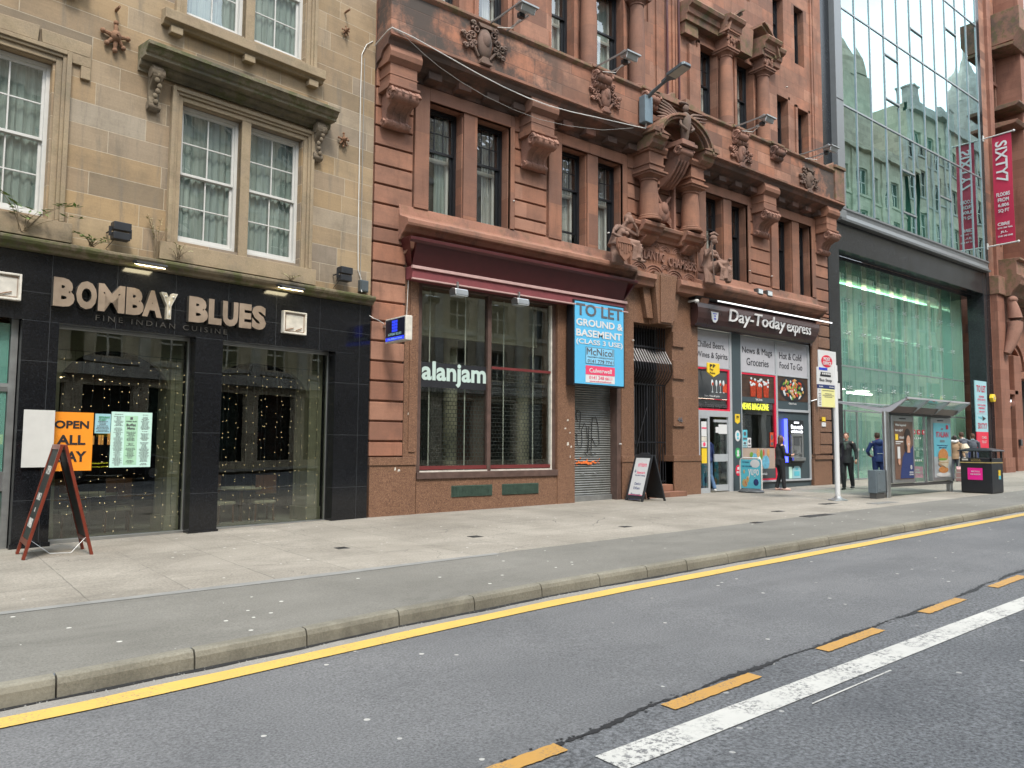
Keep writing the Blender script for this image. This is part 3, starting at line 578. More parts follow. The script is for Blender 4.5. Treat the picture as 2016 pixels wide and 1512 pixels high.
# curtains of fairy lights
for wi,(a,b) in enumerate([(-5.62,-3.62),(-3.06,-1.0)]):
    r=thing('fairy_lights',['curtain of tiny warm fairy lights in the left restaurant window','curtain of tiny warm fairy lights in the right restaurant window'][wi],'fairy lights',T_((a+b)/2,.36,3.0),TA,group='fairy light curtains')
    w=MB(); bl=MB(); n=15
    for i in range(n):
        x=a+(b-a)*(i+random.uniform(-.3,.3))/(n-1)-(a+b)/2; L_=random.uniform(2.3,2.85); pts=[(x,0,0)]
        z=0
        while z>-L_:
            z-=.2; pts.append((x+random.uniform(-.012,.012),random.uniform(-.01,.01),z)); 
            q=(x+random.uniform(-.03,.03),-.01,z+random.uniform(-.09,.09)); s_=.0042
            bl._add([(q[0]+s_,q[1],q[2]),(q[0]-s_,q[1],q[2]),(q[0],q[1]+s_,q[2]),(q[0],q[1]-s_,q[2]),(q[0],q[1],q[2]+s_),(q[0],q[1],q[2]-s_)],[(0,2,4),(2,1,4),(1,3,4),(3,0,4),(2,0,5),(1,2,5),(3,1,5),(0,3,5)])
        w.tube(pts,.0028,4)
    w.tube([(a-(a+b)/2,0,0),(b-(a+b)/2,0,0)],.004,4); w.build('cord','black_plastic',r); o=bl.build('bulbs','bulb_warm',r); o['kind']='stuff'
# raised steel lettering
rs=thing('restaurant_sign','raised polished metal letters BOMBAY BLUES on the black granite fascia','sign',T_(-4.1,-.0,3.8),TA)
def loc(mb): mb.M=Matrix.Translation((4.1,0,-3.8)); return mb
for ch,a,b in [('B',-5.79,-5.50),('O',-5.48,-5.19),('M',-5.17,-4.78),('B',-4.76,-4.49),('A',-4.51,-4.20),('Y',-4.22,-3.95),('B',-3.76,-3.43),('L',-3.42,-3.19),('U',-3.17,-2.89),('E',-2.87,-2.64),('S',-2.63,-2.36)]:
    m=loc(MB()); text(m,ch,a,b,3.60,4.035,.0,bold=.04 if ch=='M' else .058,depth=.09); o=m.build('letter','letter_open' if ch=='Y' else 'letter_side',rs)
    if ch=='Y':
        f=loc(MB()); text(f,'Y',a+.035,b-.035,3.62,4.015,-.0905,bold=.03,depth=.004); f.build('letter_inside','cream',o); 
        f=loc(MB()); f.ball((-4.15,-.10,3.97),.018,8,6); f.ball((-4.03,-.10,3.97),.018,8,6); f.ball((-4.09,-.1,3.85),(.014,.014,.05),8,6); f.ball((-4.085,-.1,3.70),(.014,.014,.05),8,6); f.build('bulb','white_paint',o)
    else:
        f=loc(MB()); text(f,ch,a,b,3.60,4.035,-.0905,bold=.04 if ch=='M' else .058,depth=.004); f.build('letter_face','letter_face',o)
m=loc(MB()); text(m,'FINE INDIAN CUISINE',-5.17,-3.05,3.46,3.545,-.008,depth=.014,space=1.45,bold=-.008); m.build('tagline','letter_side',rs)
def lightbox(x0,x1,z0,z1,lb):
    r=thing('light_box',lb,'light box',T_((x0+x1)/2,0,z0),TA,group='empty cream light boxes on the fascia'); w=(x1-x0)/2; h=z1-z0
    m=MB(); t=.03
    m.box(-w,-.07,0,w,0,h); m.box(-w,-.10,0,-w+t,-.07,h); m.box(w-t,-.10,0,w,-.07,h); m.box(-w+t,-.10,0,w-t,-.07,t); m.box(-w+t,-.10,h-t,w-t,-.07,h); m.build('case','dirty_white',r,bevel=.006)
    m=MB(); m.tube([(-w*.7,-.085,.07),(-w*.1,-.085,.11)],.008,6); m.tube([(w*.1,-.085,.07),(w*.6,-.085,.12)],.008,6); m.tube([(-w+.05,-.08,.05),(-w+.05,-.08,h-.05),(w-.05,-.08,h-.05),(w-.05,-.08,.05),(-w+.05,-.08,.05)],.006,6); m.build('bracket','rust_iron',r)
lightbox(-2.01,-1.53,3.60,4.02,'square empty cream light box right of the metal letters'); lightbox(-6.8,-6.20,3.61,4.0,'empty cream light box cut by the left edge of the picture')
# posters in and beside the window
def poster(name,lb,cat,x0,x1,z0,z1,mt,y=.262,group=None):
    r=thing(name,lb,cat,T_((x0+x1)/2,y,z0),TA,group=group); MB().box(-(x1-x0)/2,-.006,0,(x1-x0)/2,.004,z1-z0).build('sheet',mt,r); return r
poster('notice_board','blank white board hung beside the restaurant door, left of the orange poster','board',-6.07,-5.665,1.20,2.04,'white_paint',-.03)
r=poster('poster','orange poster reading OPEN ALL DAY in the restaurant window','poster',-5.655,-5.05,1.13,2.03,'orange',.24)
m=MB()
for t_,z0,z1,a,b in [('OPEN',.65,.77,-.24,.24),('ALL',.40,.55,-.20,.20),('DAY',.14,.30,-.2,.22)]: text(m,t_,a,b,z0,z1,-.008,bold=.03)
m.build('lettering','ink',r)
def small_text(m,x0,x1,z0,z1,n,y,seed=0,mn=.4):
    R=random.Random(seed); h=(z1-z0)/n
    for k in range(n):
        if R.random()<.12: continue
        w=R.uniform(mn,1)*(x1-x0); c=(x0+x1)/2; z=z1-(k+.8)*h; x=c-w/2
        while x<c+w/2: 
            l=R.uniform(.01,.035); m.box(x,y-.001,z,min(x+l,c+w/2),y,z+h*.42); x+=l+.006
r=poster('menu_sheet','small pale sheet with a green heading beside the orange poster','poster',-5.02,-4.79,1.71,2.02,'sky_pale')
m=MB(); small_text(m,-.1,.1,.02,.2,8,-.008,3); m.build('lettering','ink_grey',r); m=MB(); text(m,'RESTAURANT',-.06,.1,.24,.27,-.008); text(m,'CURRY',-.06,.05,.2,.23,-.008); m.build('heading','green_ink',r)
r=poster('menu_board','large mint buffet menu in the restaurant window','poster',-4.78,-4.15,1.17,2.06,'mint')
MB().box(-.11,-.008,.04,.09,-.006,.83).build('centre_column','mint_dark',r)
m=MB(); text(m,'Buffet',-.085,.06,.665,.705,-.010,bold=.02); text(m,'Menu',-.07,.045,.61,.65,-.010,bold=.02); m.box(-.03,-.012,.77,.01,-.009,.81); small_text(m,-.28,-.13,.03,.86,46,-.008,5); small_text(m,-.09,.07,.06,.58,26,-.010,6); small_text(m,.12,.29,.03,.86,46,-.008,7); text(m,'BOMBAY BLUES',-.09,.07,.735,.75,-.010); m.build('lettering','ink_grey',r)
# door stickers
r=thing('door_sticker','round white push sticker on the glass restaurant door','sticker',T_(-6.5,.19,1.52),TA); MB().disc((0,-.0,0),.05,'y',20,.004).build('disc','white_paint',r)
# floods under the ledge (lit) and twin black wall floods
for i,(s,z) in enumerate([(-4.48,4.40),(-1.98,4.40)]):
    r=thing('fascia_light',['lit slim black floodlight under the ledge above the letter Y','lit slim black floodlight under the ledge above the small square box'][i],'floodlight',T_(s,-.26,z),TA,group='slim floodlights under the ledge')
    m=MB(); m.prism([(-.12,.0),(-.07,-.025),(.09,.02),(.10,.055),(-.08,.035)],'x',-.24,.24); m.tube([(-.2,.05,.05),(-.2,.16,.13)],.01,6); m.tube([(.2,.05,.05),(.2,.16,.13)],.01,6); m.build('housing','black_plastic',r,bevel=.006)
    MB().hexa([(-.21,-.075,-.034),(.21,-.075,-.034),(.21,.08,.010),(-.21,.08,.010),(-.21,-.077,-.028),(.21,-.077,-.028),(.21,.078,.016),(-.21,.078,.016)]).build('lens','flood_warm',r)
for i,(s,z) in enumerate([(-4.92,4.74),(-.78,4.74)]):
    r=thing('wall_floodlight',['twin black floodlight on the stone above the letters BOM','twin black floodlight on the stone by the drainpipe corner'][i],'floodlight',T_(s,-.02,z),TA,group='twin black floodlights')
    m=MB(); m.box(-.13,-.26,.14,.13,-.10,.27); m.box(-.125,-.24,0,.125,-.08,.115); 
    for k in range(6): m.box(-.12+k*.045,-.11,.15,-.105+k*.045,-.06,.26)
    m.build('housing','black_plastic',r,bevel=.015); m=MB(); m.box(-.17,-.16,.05,-.13,-.14,.2); m.box(.13,-.16,.05,.17,-.14,.2); m.tube([(-.15,0,.12),(-.15,-.15,.12)],.015,8); m.tube([(-.08,-.1,.0),(-.16,-.02,-.14),(-.05,0,-.2)],.006,6); m.build('bracket','black_plastic',r)
# rusty iron roses that once held tram wires
for i,(s,z,k) in enumerate([(-5.09,8.05,1.2),(-5.09,8.50,.35),(-.80,9.88,.5),(-.80,10.28,.3),(-.79,7.62,.7)]):
    r=thing('wall_rose',['large rusty iron rose with scrolled arms between the left and middle windows','small rusty knob above the large iron rose','rusty iron rose by the top of the white cable','tiny rusty knob highest near the corner','small rusty iron rose right of the carved bracket'][i],'wall fitting',T_(s,-.0,z),TA,group='old iron fittings on the tan wall')
    m=MB()
    if k>.45:
        for an in (90,-90,170,10,-130,-50):
            l=.19*k if abs(an)==90 else .16*k; m.tube([(0,-.04,0),(l*.6*cos(radians(an)),-.06,l*.6*sin(radians(an))),(l*cos(radians(an)),-.04,l*sin(radians(an)))],[.035*k,.028*k,.02*k],8); m.ball((l*cos(radians(an)),-.05,l*sin(radians(an))),.035*k,8,6)
    m.ball((0,-.06,0),(.07*k,.09,.08*k),12,8); m.tube([(0,-.04,0),(0,-.18,.0)],.02,8); m.build('casting','rust_iron',r,smooth=True)
r=thing('wall_cable','white cable clipped down the corner of the tan building','cable',T_(-.33,-.03,4.5),TA)
m=MB(); m.tube([(.22,.02,5.45),(.05,.0,5.30),(-.06,0,5.05),(-.07,0,4.2),(-.06,0,2.5),(-.05,0,1.2),(-.03,0,.55),(.04,0,.40),(.04,0,.22),(0,-.1,.1)],.009,6); m.build('cord','cable_white',r)
m=MB(); m.tube([(.02,.01,5.0),(.02,.01,3.),(.03,.01,1.4),(.03,.01,.4)],.008,6); m.build('conduit','cable_dark',r)
r=thing('junction_box','grey junction box at the right end of the stone ledge','junction box',T_(-.24,-.0,4.62),TA); MB().box(-.1,-.09,0,.1,0,.24).build('case','lamp_grey',r,bevel=.01); MB().box(-.08,-.10,.02,.08,-.09,.22).build('lid','lamp_grey',r,bevel=.005)
# weeds
def weed(name,lb,base,h,n,mt,spread=.25,droop=.1,leaf=.06,width=.02,seed=1):
    R=random.Random(seed); r=thing(name,lb,'plant',base,TA); st=MB(); lf=MB()
    for k in range(n):
        a=R.uniform(-1,1)*spread; b=-R.uniform(.0,.5)*spread; hh=h*R.uniform(.55,1); pts=[(R.uniform(-.04,.04),0,0),(a*.35,b*.5,hh*.5),(a*.8,b*.9,hh*.85),(a*1.1,b,hh*(1-droop))]
        st.tube(pts,[.006,.005,.003,.002],5)
        if leaf:
            for j in range(int(14*hh/h)):
                t_=R.uniform(.35,1); i=min(2,int(t_*3)); u=t_*3-i; p=Vector(pts[i]).lerp(Vector(pts[i+1]),u)
                an=R.uniform(0,2*pi); dv=Vector((cos(an),-abs(sin(an))*.7,R.uniform(-.5,.4)))*leaf*R.uniform(.6,1.3); sd=Vector((-dv.y,dv.x,.02)).normalized()*width
                q=p+dv*.5; lf._add([p,q+sd,p+dv,q-sd],[(0,1,2,3)])
    st.build('stem','twig',r); 
    if leaf: lf.build('leaves',mt,r)
weed('buddleia','leafy buddleia growing on the ledge under the left window',T_(-6.25,-.08,4.60),.62,8,'leaf',.75,.15,.13,.022,2)
weed('weed','green weed tuft on the mossy ledge left of the twin floodlight',T_(-5.3,-.1,4.58),.2,12,'leaf',.28,.2,.07,.012,3)
weed('weed','tall dry weed at the left foot of the middle window surround',T_(-4.33,-.08,4.58),.75,7,'straw',.16,.05,.05,.008,4)
weed('weed','drooping pale weeds hanging on the sill under the left sash',T_(-4.0,-.12,4.60),.3,6,'straw',.3,.1,.05,.01,5)
weed('weed','tiny dry weed on the ledge near the second slim floodlight',T_(-1.9,-.12,4.58),.14,8,'straw',.2,.1,.04,.008,6)
# ------------------------------------------------------------------ the red sandstone building
red=thing('sandstone_building','red carved sandstone building with scrolled consoles and balcony parapet beside the glass office','building',(7.38,14.,0),world=True)
def sash_dark(x0,x1,z0,z1,y,lead=True,open_=0.,root=red):
    f=.06; zm=z0+(z1-z0)*.60; m=MB()
    m.box(x0,y,z0,x0+f,y+.14,z1); m.box(x1-f,y,z0,x1,y+.14,z1); m.box(x0+f,y,z1-f,x1-f,y+.14,z1); m.box(x0+f,y-.02,z0,x1-f,y+.14,z0+.07)
    a,b=x0+f,x1-f; s=.035
    for (c,d,yy) in ((zm,z1-f,y+.03),(z0+.07+open_,zm+.05,y+.08)):
        m.box(a,yy,c,a+s,yy+.04,d); m.box(b-s,yy,c,b,yy+.04,d); m.box(a+s,yy,c,b-s,yy+.04,c+.05); m.box(a+s,yy,d-.04,b-s,yy+.04,d)
    if lead:
        w=(b-a-2*s)
        for k in (1,2): xx=a+s+w*k/3; m.box(xx-.009,y+.035,zm+.05,xx+.009,y+.06,z1-f-.04)
        zz=(zm+z1-f)/2; m.box(a+s,y+.036,zz-.009,b-s,y+.059,zz+.009)
    o=m.build('window','black_paint',root)
    p=MB(); p.quad((a,y+.05,zm),(b,y+.05,zm),(b,y+.05,z1-f),(a,y+.05,z1-f)); p.build('pane','lead_glass' if lead else 'sash_glass',o)
    p=MB(); p.quad((a,y+.10,z0+open_),(b,y+.10,z0+open_),(b,y+.10,zm+.03),(a,y+.10,zm+.03)); p.build('pane','sash_glass',o)
    m=MB(); q=y+.22; u=.07; m.box(a,q,z0,a+u,q+.05,zm-.05); m.box(b-u,q,z0,b,q+.05,zm-.05); m.box(a+u,q,zm-.14,b-u,q+.05,zm-.05); m.box(a,q+.01,zm-.04,a+.04,q+.05,z1); m.box(b-.04,q+.01,zm-.04,b,q+.05,z1); m.build('inner_frame','white_paint',o)
    c=MB()
    for lo,hi in ((a,a+(b-a)*.30),(b-(b-a)*.42,b)):
        n=12; pts=[(lo+(hi-lo)*i/n, y+.30+.03*sin(i*2.1+x0)) for i in range(n+1)]
        for g,h in zip(pts,pts[1:]): c.quad((g[0],g[1],z0),(h[0],h[1],z0),(h[0],h[1],z1),(g[0],g[1],z1))
    c.build('curtain','pale_curtain' if (int(x0*7)%3) else 'net_curtain',o,smooth=True); return o
LW=[(8.70,9.60),(10.01,10.92),(12.58,13.46),(13.88,14.74),(18.30,19.16),(19.60,20.36),(22.05,22.88),(23.33,24.02)]
UW=[(8.6,9.45,10.9,13.6),(10.0,10.86,10.9,13.6),(12.25,13.02,10.9,13.7),(13.80,14.86,10.9,13.9),(18.16,18.98,10.9,13.6),(19.98,20.86,10.9,13.75),(22.16,22.84,10.9,13.22),(23.42,24.08,10.9,13.10),(22.10,22.72,14.68,16.75),(23.38,23.98,14.70,16.77),(18.16,18.9,15.9,18.),(20.0,20.8,15.9,18.),(8.6,9.45,14.7,17),(10,10.86,14.7,17),(13.8,14.8,15,18)]
m=MB().wall(7.385,25.09,5.80,19.5,14.05,[(a,6.62,b,9.07) for a,b in LW]+[(a,c,b,d) for a,b,c,d in UW],.26)
m.quad((7.385,14.05,5.8),(7.385,14.05,19.5),(7.385,18,19.5),(7.385,18,5.8)); m.quad((25.09,14.05,5.8),(25.09,18,5.8),(25.09,18,19.5),(25.09,14.05,19.5)); m.quad((7.385,14.05,19.5),(25.09,14.05,19.5),(25.09,22,19.5),(7.385,22,19.5))
m.build('wall','red_stone',red)
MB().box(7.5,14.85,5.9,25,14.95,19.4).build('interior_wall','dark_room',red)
for i,(a,b) in enumerate(LW): sash_dark(a,b,6.63,9.06,14.28,open_=.28 if i==2 else 0)
for i,(a,b,c,d) in enumerate(UW): sash_dark(a,b,c,d,14.28,lead=i not in (1,2,3,5))
# rusticated piers
CZ=[5.73+.411*k for k in range(-11,9)]
def pier(x0,x1,z0,z1,y=14.,back=14.06,mt='red_block',nm='pier'):
    m=MB(); zs=[z0]+[z for z in CZ if z0+.1<z<z1-.1]+[z1]
    m.box(x0+.02,y+.045,z0,x1-.02,back+.3,z1)
    for a,b in zip(zs,zs[1:]):
        m.box(x0,y+random.uniform(-.003,.003),a+.022,x1,back+.1,b-.022)
    return m.build(nm,mt,red,bevel=.012)
pier(7.39,8.16,1.30,6.05,13.985); pier(7.39,8.29,6.05,9.45,13.985)
pier(11.10,12.10,6.65,9.45); pier(20.52,21.60,6.65,9.45); pier(24.30,25.085,6.0,9.45,13.985); pier(24.35,25.085,1.30,6.0,13.985,mt='brown_granite')
pier(14.95,15.22,7.6,9.45,13.96); pier(17.5,17.75,7.6,9.45,13.96); pier(15.22,17.5,7.6,8.9,14.0)
m=MB()   # architraves round the paired windows
for x0,x1 in [(8.32,11.06),(12.14,14.93),(17.78,20.50),(21.64,24.26)]:
    w=LW[[8.32,12.14,17.78,21.64].index(x0)*2][0]-x0-.02; w2=x1-LW[[8.32,12.14,17.78,21.64].index(x0)*2+1][1]-.02
    for (u,v,pr) in ((1.0,9.36,.10),(.62,9.26,.07),(.28,9.17,.035)):
        m.box(x0+w*(1-u),14.05-pr,6.62,x0+w,14.07,v); m.box(x1-w2,14.05-pr,6.62,x1-w2*(1-u),14.07,v); m.box(x0+w,14.05-pr,9.07,x1-w2,14.07,v)
for a,b in [(9.62,9.99),(13.48,13.86),(19.18,19.58),(22.90,23.31)]: m.box(a,13.99,6.62,b,14.3,9.07)
build_each(m,'architrave','red_smooth',red,bevel=.008)
m=MB()  # sill courses and the bands over the shops
for x0,x1 in [(7.97,14.92),(17.62,24.35)]:
    profile_x(m,x0,x1,[(14.1,5.84),(13.92,5.86),(13.88,5.94),(13.76,6.00),(13.70,6.08),(13.62,6.11),(13.60,6.16),(13.60,6.24),(13.66,6.27),(13.93,6.38),(13.95,6.42),(13.98,6.62),(14.1,6.62)])
for a in (8.12,9.2): pass
build_each(m,'shop_cornice','red_trim',red,bevel=.01)
m=MB()
for x0,x1 in [(8.1,8.45),(14.2,14.6),(17.75,18.1),(23.9,24.2)]: profile_x(m,x0,x1,[(14.1,5.55),(13.9,5.57),(13.78,5.66),(13.72,5.83),(14.1,5.83)])
build_each(m,'corbel','red_trim',red,bevel=.01)
m=MB()  # main cornice in two lengths with its soffit panels
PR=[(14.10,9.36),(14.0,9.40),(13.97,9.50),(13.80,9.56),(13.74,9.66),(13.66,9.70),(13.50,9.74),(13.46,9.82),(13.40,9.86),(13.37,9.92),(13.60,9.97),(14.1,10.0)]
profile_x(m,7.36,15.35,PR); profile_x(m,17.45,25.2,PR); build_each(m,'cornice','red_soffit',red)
m=MB()
for x0,x1 in ((7.36,15.35),(17.45,25.2)):
    profile_x(m,x0,x1,[(13.40,9.875),(13.355,9.89),(13.35,9.945),(13.42,9.955)])
build_each(m,'cornice_edge','red_trim',red)
m=MB()
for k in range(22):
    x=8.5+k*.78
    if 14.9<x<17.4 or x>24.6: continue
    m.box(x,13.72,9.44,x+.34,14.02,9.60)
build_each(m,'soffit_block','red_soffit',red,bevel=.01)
# parapet
m=MB(); m.box(7.39,13.42,9.95,15.3,13.6,10.92); m.box(17.45,13.42,9.95,25.15,13.6,10.92); m.box(15.3,13.42,10.55,17.45,13.6,10.92); m.box(7.40,13.6,9.95,7.65,14.06,10.92); build_each(m,'parapet','red_parapet',red)
m=MB(); cp=[(13.42,10.90),(13.38,10.93),(13.34,10.97),(13.34,11.03),(13.5,11.08),(13.66,11.04),(13.66,10.90)]
profile_x(m,7.36,15.25,cp); profile_x(m,17.35,24.55,cp); build_each(m,'coping','red_coping',red,bevel=.006)
m=MB(); m.box(24.6,13.36,9.97,25.2,13.7,11.1); m.box(24.55,13.31,11.1,25.25,13.75,11.2); m.prism([(24.1,11.05),(24.6,11.05),(24.6,11.3)],'y',13.4,13.65); m.build('end_pedestal','red_coping',red,bevel=.012)
m=MB(); m.box(7.39,14.0,9.98,25.05,13.62,10.05); m.build('balcony_floor','red_trim',red)
# scrolled consoles
def scroll(m,x0,x1,cy,cz,r,turn=1.6,flip=1,w=.045):
    pts=[]
    for k in range(22):
        a=k/21*2*pi*turn; q=r*(1-.78*k/21); pts.append((cy-flip*q*cos(a),cz+q*sin(a)))
    for xs in (x0,x1): m.tube([(xs,p[0],p[1]) for p in pts],[w*(1-.5*k/21) for k in range(22)],6)
def console(x0,x1,z0,z1,yf=13.42,yb=14.02,mt='red_carved'):
    h=z1-z0; m=MB(); top=.20*h/.7
    P=[(yb,z0+.02),(yb-.16,z0),(yb-.22,z0+.04),(yb-.23,z0+.10),(yb-.17,z0+.17),(yb-.18,z0+.28*h),(yb-.24,z0+.48*h),(yf+.12,z0+.66*h),(yf+.02,z0+.76*h),(yf,z0+.86*h),(yf+.05,z0+.96*h),(yf+.14,z1),(yb,z1)]
    m.prism(P,'x',x0+.03,x1-.03)
    w=(x1-x0)
    for u in (.04,.30,.60,.86): m.prism([(p[0]-.018 if 1<=i<=11 else p[0],p[1]) for i,p in enumerate(P)],'x',x0+w*u,x0+w*u+w*.10)
    m.tube([(x0-.015,yf+.14,z1-.14),(x1+.015,yf+.14,z1-.14)],.135,18); m.tube([(x0-.015,yb-.14,z0+.075),(x1+.015,yb-.14,z0+.075)],.085,14)
    scroll(m,x0-.02,x1+.02,yf+.14,z1-.14,.13); scroll(m,x0-.02,x1+.02,yb-.14,z0+.075,.075,w=.025)
    return m.build('console',mt,red,smooth=True,angle=50)
for x0,x1 in ((7.50,8.08),(11.27,11.93),(20.68,21.30),(24.36,24.94)):
    console(x0,x1,8.16,8.88)
    m=MB(); m.box(x0-.03,13.56,8.98,x1+.03,14.02,9.44); profile_x(m,x0-.08,x1+.08,[(14.02,8.86),(13.56,8.86),(13.50,8.92),(13.50,8.97),(14.02,9.0)]); m.box(x0-.05,13.55,9.16,x1+.05,14.0,9.185); profile_x(m,x0-.09,x1+.09,[(14.02,9.40),(13.55,9.40),(13.46,9.50),(13.44,9.60),(13.5,9.75),(14.02,9.75)])
    m.build('console_block','red_smooth',red,bevel=.006)
# cartouches on the parapet
def cartouche(x,z,mt,s=1.,seed=1,y=13.42):
    R=random.Random(seed); m=MB()
    m.ball((x,y-.03,z+.02*s),(.19*s,.13*s,.36*s),14,12); m.ball((x,y-.08,z+.06*s),(.12*s,.12*s,.2*s),12,10)
    m.box(x-.15*s,y-.14*s,z-.47*s,x+.15*s,y,z-.42*s); m.prism([(x-.14*s,z-.42*s),(x+.14*s,z-.42*s),(x+.07*s,z-.30*s),(x-.07*s,z-.30*s)],'y',y-.1,y)
    m.prism([(x-.22*s,z+.42*s),(x+.22*s,z+.42*s),(x+.16*s,z+.34*s),(x-.16*s,z+.34*s)],'y',y-.12,y)
    for sg in (-1,1):
        for (dx,dz,r) in ((.24,.26,.10),(.34,.10,.09),(.46,.0,.10),(.38,-.14,.07),(.50,-.18,.06),(.28,-.05,.06),(.56,.08,.05),(.30,.38,.06)):
            cx,cz=x+sg*dx*s,z+dz*s; pts=[]
            for k in range(12):
                a=k/11*2*pi*1.25+R.uniform(0,.3); q=r*s*(1-.65*k/11); pts.append((cx+sg*q*cos(a),y-.04-.05*k/11,cz+q*sin(a)))
            m.tube(pts,[.034*s*(1-.4*k/11) for k in range(12)],6)
        m.tube([(x+sg*.15*s,y-.03,z-.3*s),(x+sg*.3*s,y-.05,z-.1*s),(x+sg*.45*s,y-.04,z+.1*s)],[.03,.035,.02],6)
    return m.build('cartouche',mt,red,smooth=True,angle=60)
cartouche(9.72,10.45,'sooty_carved',1.02,1); cartouche(13.52,10.36,'red_carved',.9,2); cartouche(19.25,10.28,'red_carved',.9,3); cartouche(22.95,10.28,'sooty_carved',.9,4)
# columns of the upper bays on bracketed pedestals
def column(x,y,z0,z1,r,cap=.25,corinth=False,mt='red_smooth'):
    m=MB(); m.lathe([(0,z0),(r*1.35,z0),(r*1.38,z0+.04),(r*1.2,z0+.07),(r*1.22,z0+.11),(r*1.02,z0+.14),(r,z0+.2),(r*1.02,(z0+z1)/2),(r*.86,z1-.06),(r*.98,z1-.05),(r*.98,z1-.02),(r*.9,z1),(r*1.25,z1+.08),(0,z1+.08)],x,y,22)
    m.box(x-r*1.3,y-r*1.3,z1+.08,x+r*1.3,y+r*1.3,z1+.14); m.box(x-r*1.45,y-r*1.45,z1+.14,x+r*1.45,y+r*1.45,z1+.19)
    if corinth:
        m.box(x-r,y-r,z1+.19,x+r,y+.4,z1+.62)
        for k in range(14): m.ball((x+random.uniform(-r,r),y-r-.02,z1+.25+random.uniform(0,.3)),(.05,.05,.07),7,5)
        m.box(x-r*1.35,y-r*1.35,z1+.62,x+r*1.35,y+.4,z1+.72); m.box(x-r*1.5,y-r*1.5,z1+.66,x+r*1.5,y+.38,z1+.76)
    return m.build('column',mt,red,smooth=True)
for x,z1 in ((13.36,13.6),(15.18,13.6),(19.15,13.42),(21.10,13.42)):
    column(x,13.82,11.14,z1,.215,corinth=True)
    m=MB(); m.box(x-.30,13.36,10.86,x+.30,13.95,10.98); m.box(x-.34,13.30,10.98,x+.34,13.97,11.06); m.box(x-.30,13.42,11.06,x+.30,13.95,11.12); m.build('pedestal','red_coping',red,bevel=.015)
    xm=x-.6 if x<16 else x-.65
    console(x-.26,x+.2,10.50,10.90,13.16,13.5)
# upper storey: entablature, broken pediment, strips and pipes
m=MB(); ent=[(14.1,13.95),(13.78,13.95),(13.76,14.12),(13.70,14.15),(13.68,14.30),(13.56,14.36),(13.52,14.46),(13.56,14.52),(14.1,14.58)]
profile_x(m,17.25,18.75,ent); profile_x(m,21.0,22.05,ent)
for xa in (19.15,21.10): m.prism([(a-.22 if a<14 else a,b) for a,b in ent],'x',xa-.38,xa+.38)
m.box(17.3,13.86,13.6,17.9,14.06,13.95)
for sg in (-1,1):
    c=20.12; n=9; pts=[]
    for k in range(n+1):
        a=radians(90-sg*(22+52*k/n)) ; pts.append((c+1.28*cos(a),13.62+1.28*sin(a)))
    for (p,q) in zip(pts,pts[1:]):
        for (o1,o2,yf) in ((0,.09,13.50),(.09,.15,13.40)):
            def off(pp,o): d=Vector((pp[0]-c,pp[1]-13.62)); d.normalize(); return (pp[0]+d.x*o,pp[1]+d.y*o)
            A,B,C,D=off(p,o1),off(q,o1),off(q,o2),off(p,o2)
            m.hexa([(A[0],yf,A[1]),(B[0],yf,B[1]),(B[0],14.1,B[1]),(A[0],14.1,A[1]),(D[0],yf,D[1]),(C[0],yf,C[1]),(C[0],14.1,C[1]),(D[0],14.1,D[1])])
m.prism([(19.8,13.8),(20.4,13.8),(20.5,14.7),(19.75,14.7)],'y',13.72,14.08)
build_each(m,'broken_pediment','red_coping',red,bevel=.008)
m=MB()
for x in (15.55,15.85,16.2,16.9,17.05,24.35,24.5): m.box(x,14.0,10.9,x+.10,14.07,19.4)
for x0,x1 in ((11.0,12.1),(17.6,18.1),(21.5,22.1),(15.6,16.0)): m.box(x0,13.95,10.9,x1,14.06,13.4)
for a,b,c,d in UW[:8]: m.box(a-.12,14.0,c,a,14.06,d+.1); m.box(b,14.0,c,b+.12,14.06,d+.1); m.box(a-.12,14.0,d,b+.12,14.06,d+.1)
build_each(m,'wall_strip','red_stone',red,bevel=.006)
m=MB(); m.tube([(16.6,13.95,10.9),(16.6,13.95,19)],.035,8); m.tube([(17.12,13.95,10.9),(17.12,13.95,19)],.03,8); build_each(m,'downpipe','maroon',red,smooth=True)
# ---- centre: name panel, shelf, columns, arched hood with winged figure
m=MB(); m.box(14.93,13.90,6.16,17.78,14.2,7.16); m.box(14.93,13.86,6.16,15.0,13.90,7.16); m.box(17.72,13.86,6.16,17.78,13.90,7.16); build_each(m,'name_panel','red_smooth',red,bevel=.008)
m=MB(); text(m,'ATLANTIC',15.12,16.28,6.60,6.86,13.885,bold=.01,depth=.05,space=1.1); text(m,'CHAMBERS',16.45,17.66,6.54,6.80,13.885,bold=.01,depth=.05,space=1.1)
for (cx,cz,r) in ((15.35,6.9,.17),(15.9,6.98,.15),(16.35,6.92,.16),(16.9,6.92,.18),(17.4,6.85,.15),(15.3,6.30,.2),(15.9,6.22,.26),(16.75,6.22,.24),(17.4,6.25,.2),(16.35,6.4,.15)):
    for q in (1,.72,.46):
        m.tube([(cx+r*q*1.4*cos(pi*k/10),13.885,cz+r*q*sin(pi*k/10)) for k in range(11)],.014,5)
m.build('carved_lettering','red_carved',red)
SH=[(14.1,7.14),(13.86,7.16),(13.82,7.26),(13.72,7.30),(13.68,7.38),(13.62,7.42),(13.60,7.50),(13.66,7.54),(14.1,7.60)]
m=MB(); profile_x(m,14.85,15.10,SH); profile_x(m,15.86,16.84,SH); profile_x(m,17.56,17.86,SH)
for xa in (15.47,17.20): m.prism([(a-.16 if a<14 else a,b) for a,b in SH],'x',xa-.39,xa+.39); m.prism([(14.0,6.96),(13.76,7.0),(13.55,7.16),(14.0,7.16)],'x',xa-.22,xa+.22)
build_each(m,'shelf_cornice','red_trim',red,bevel=.006)
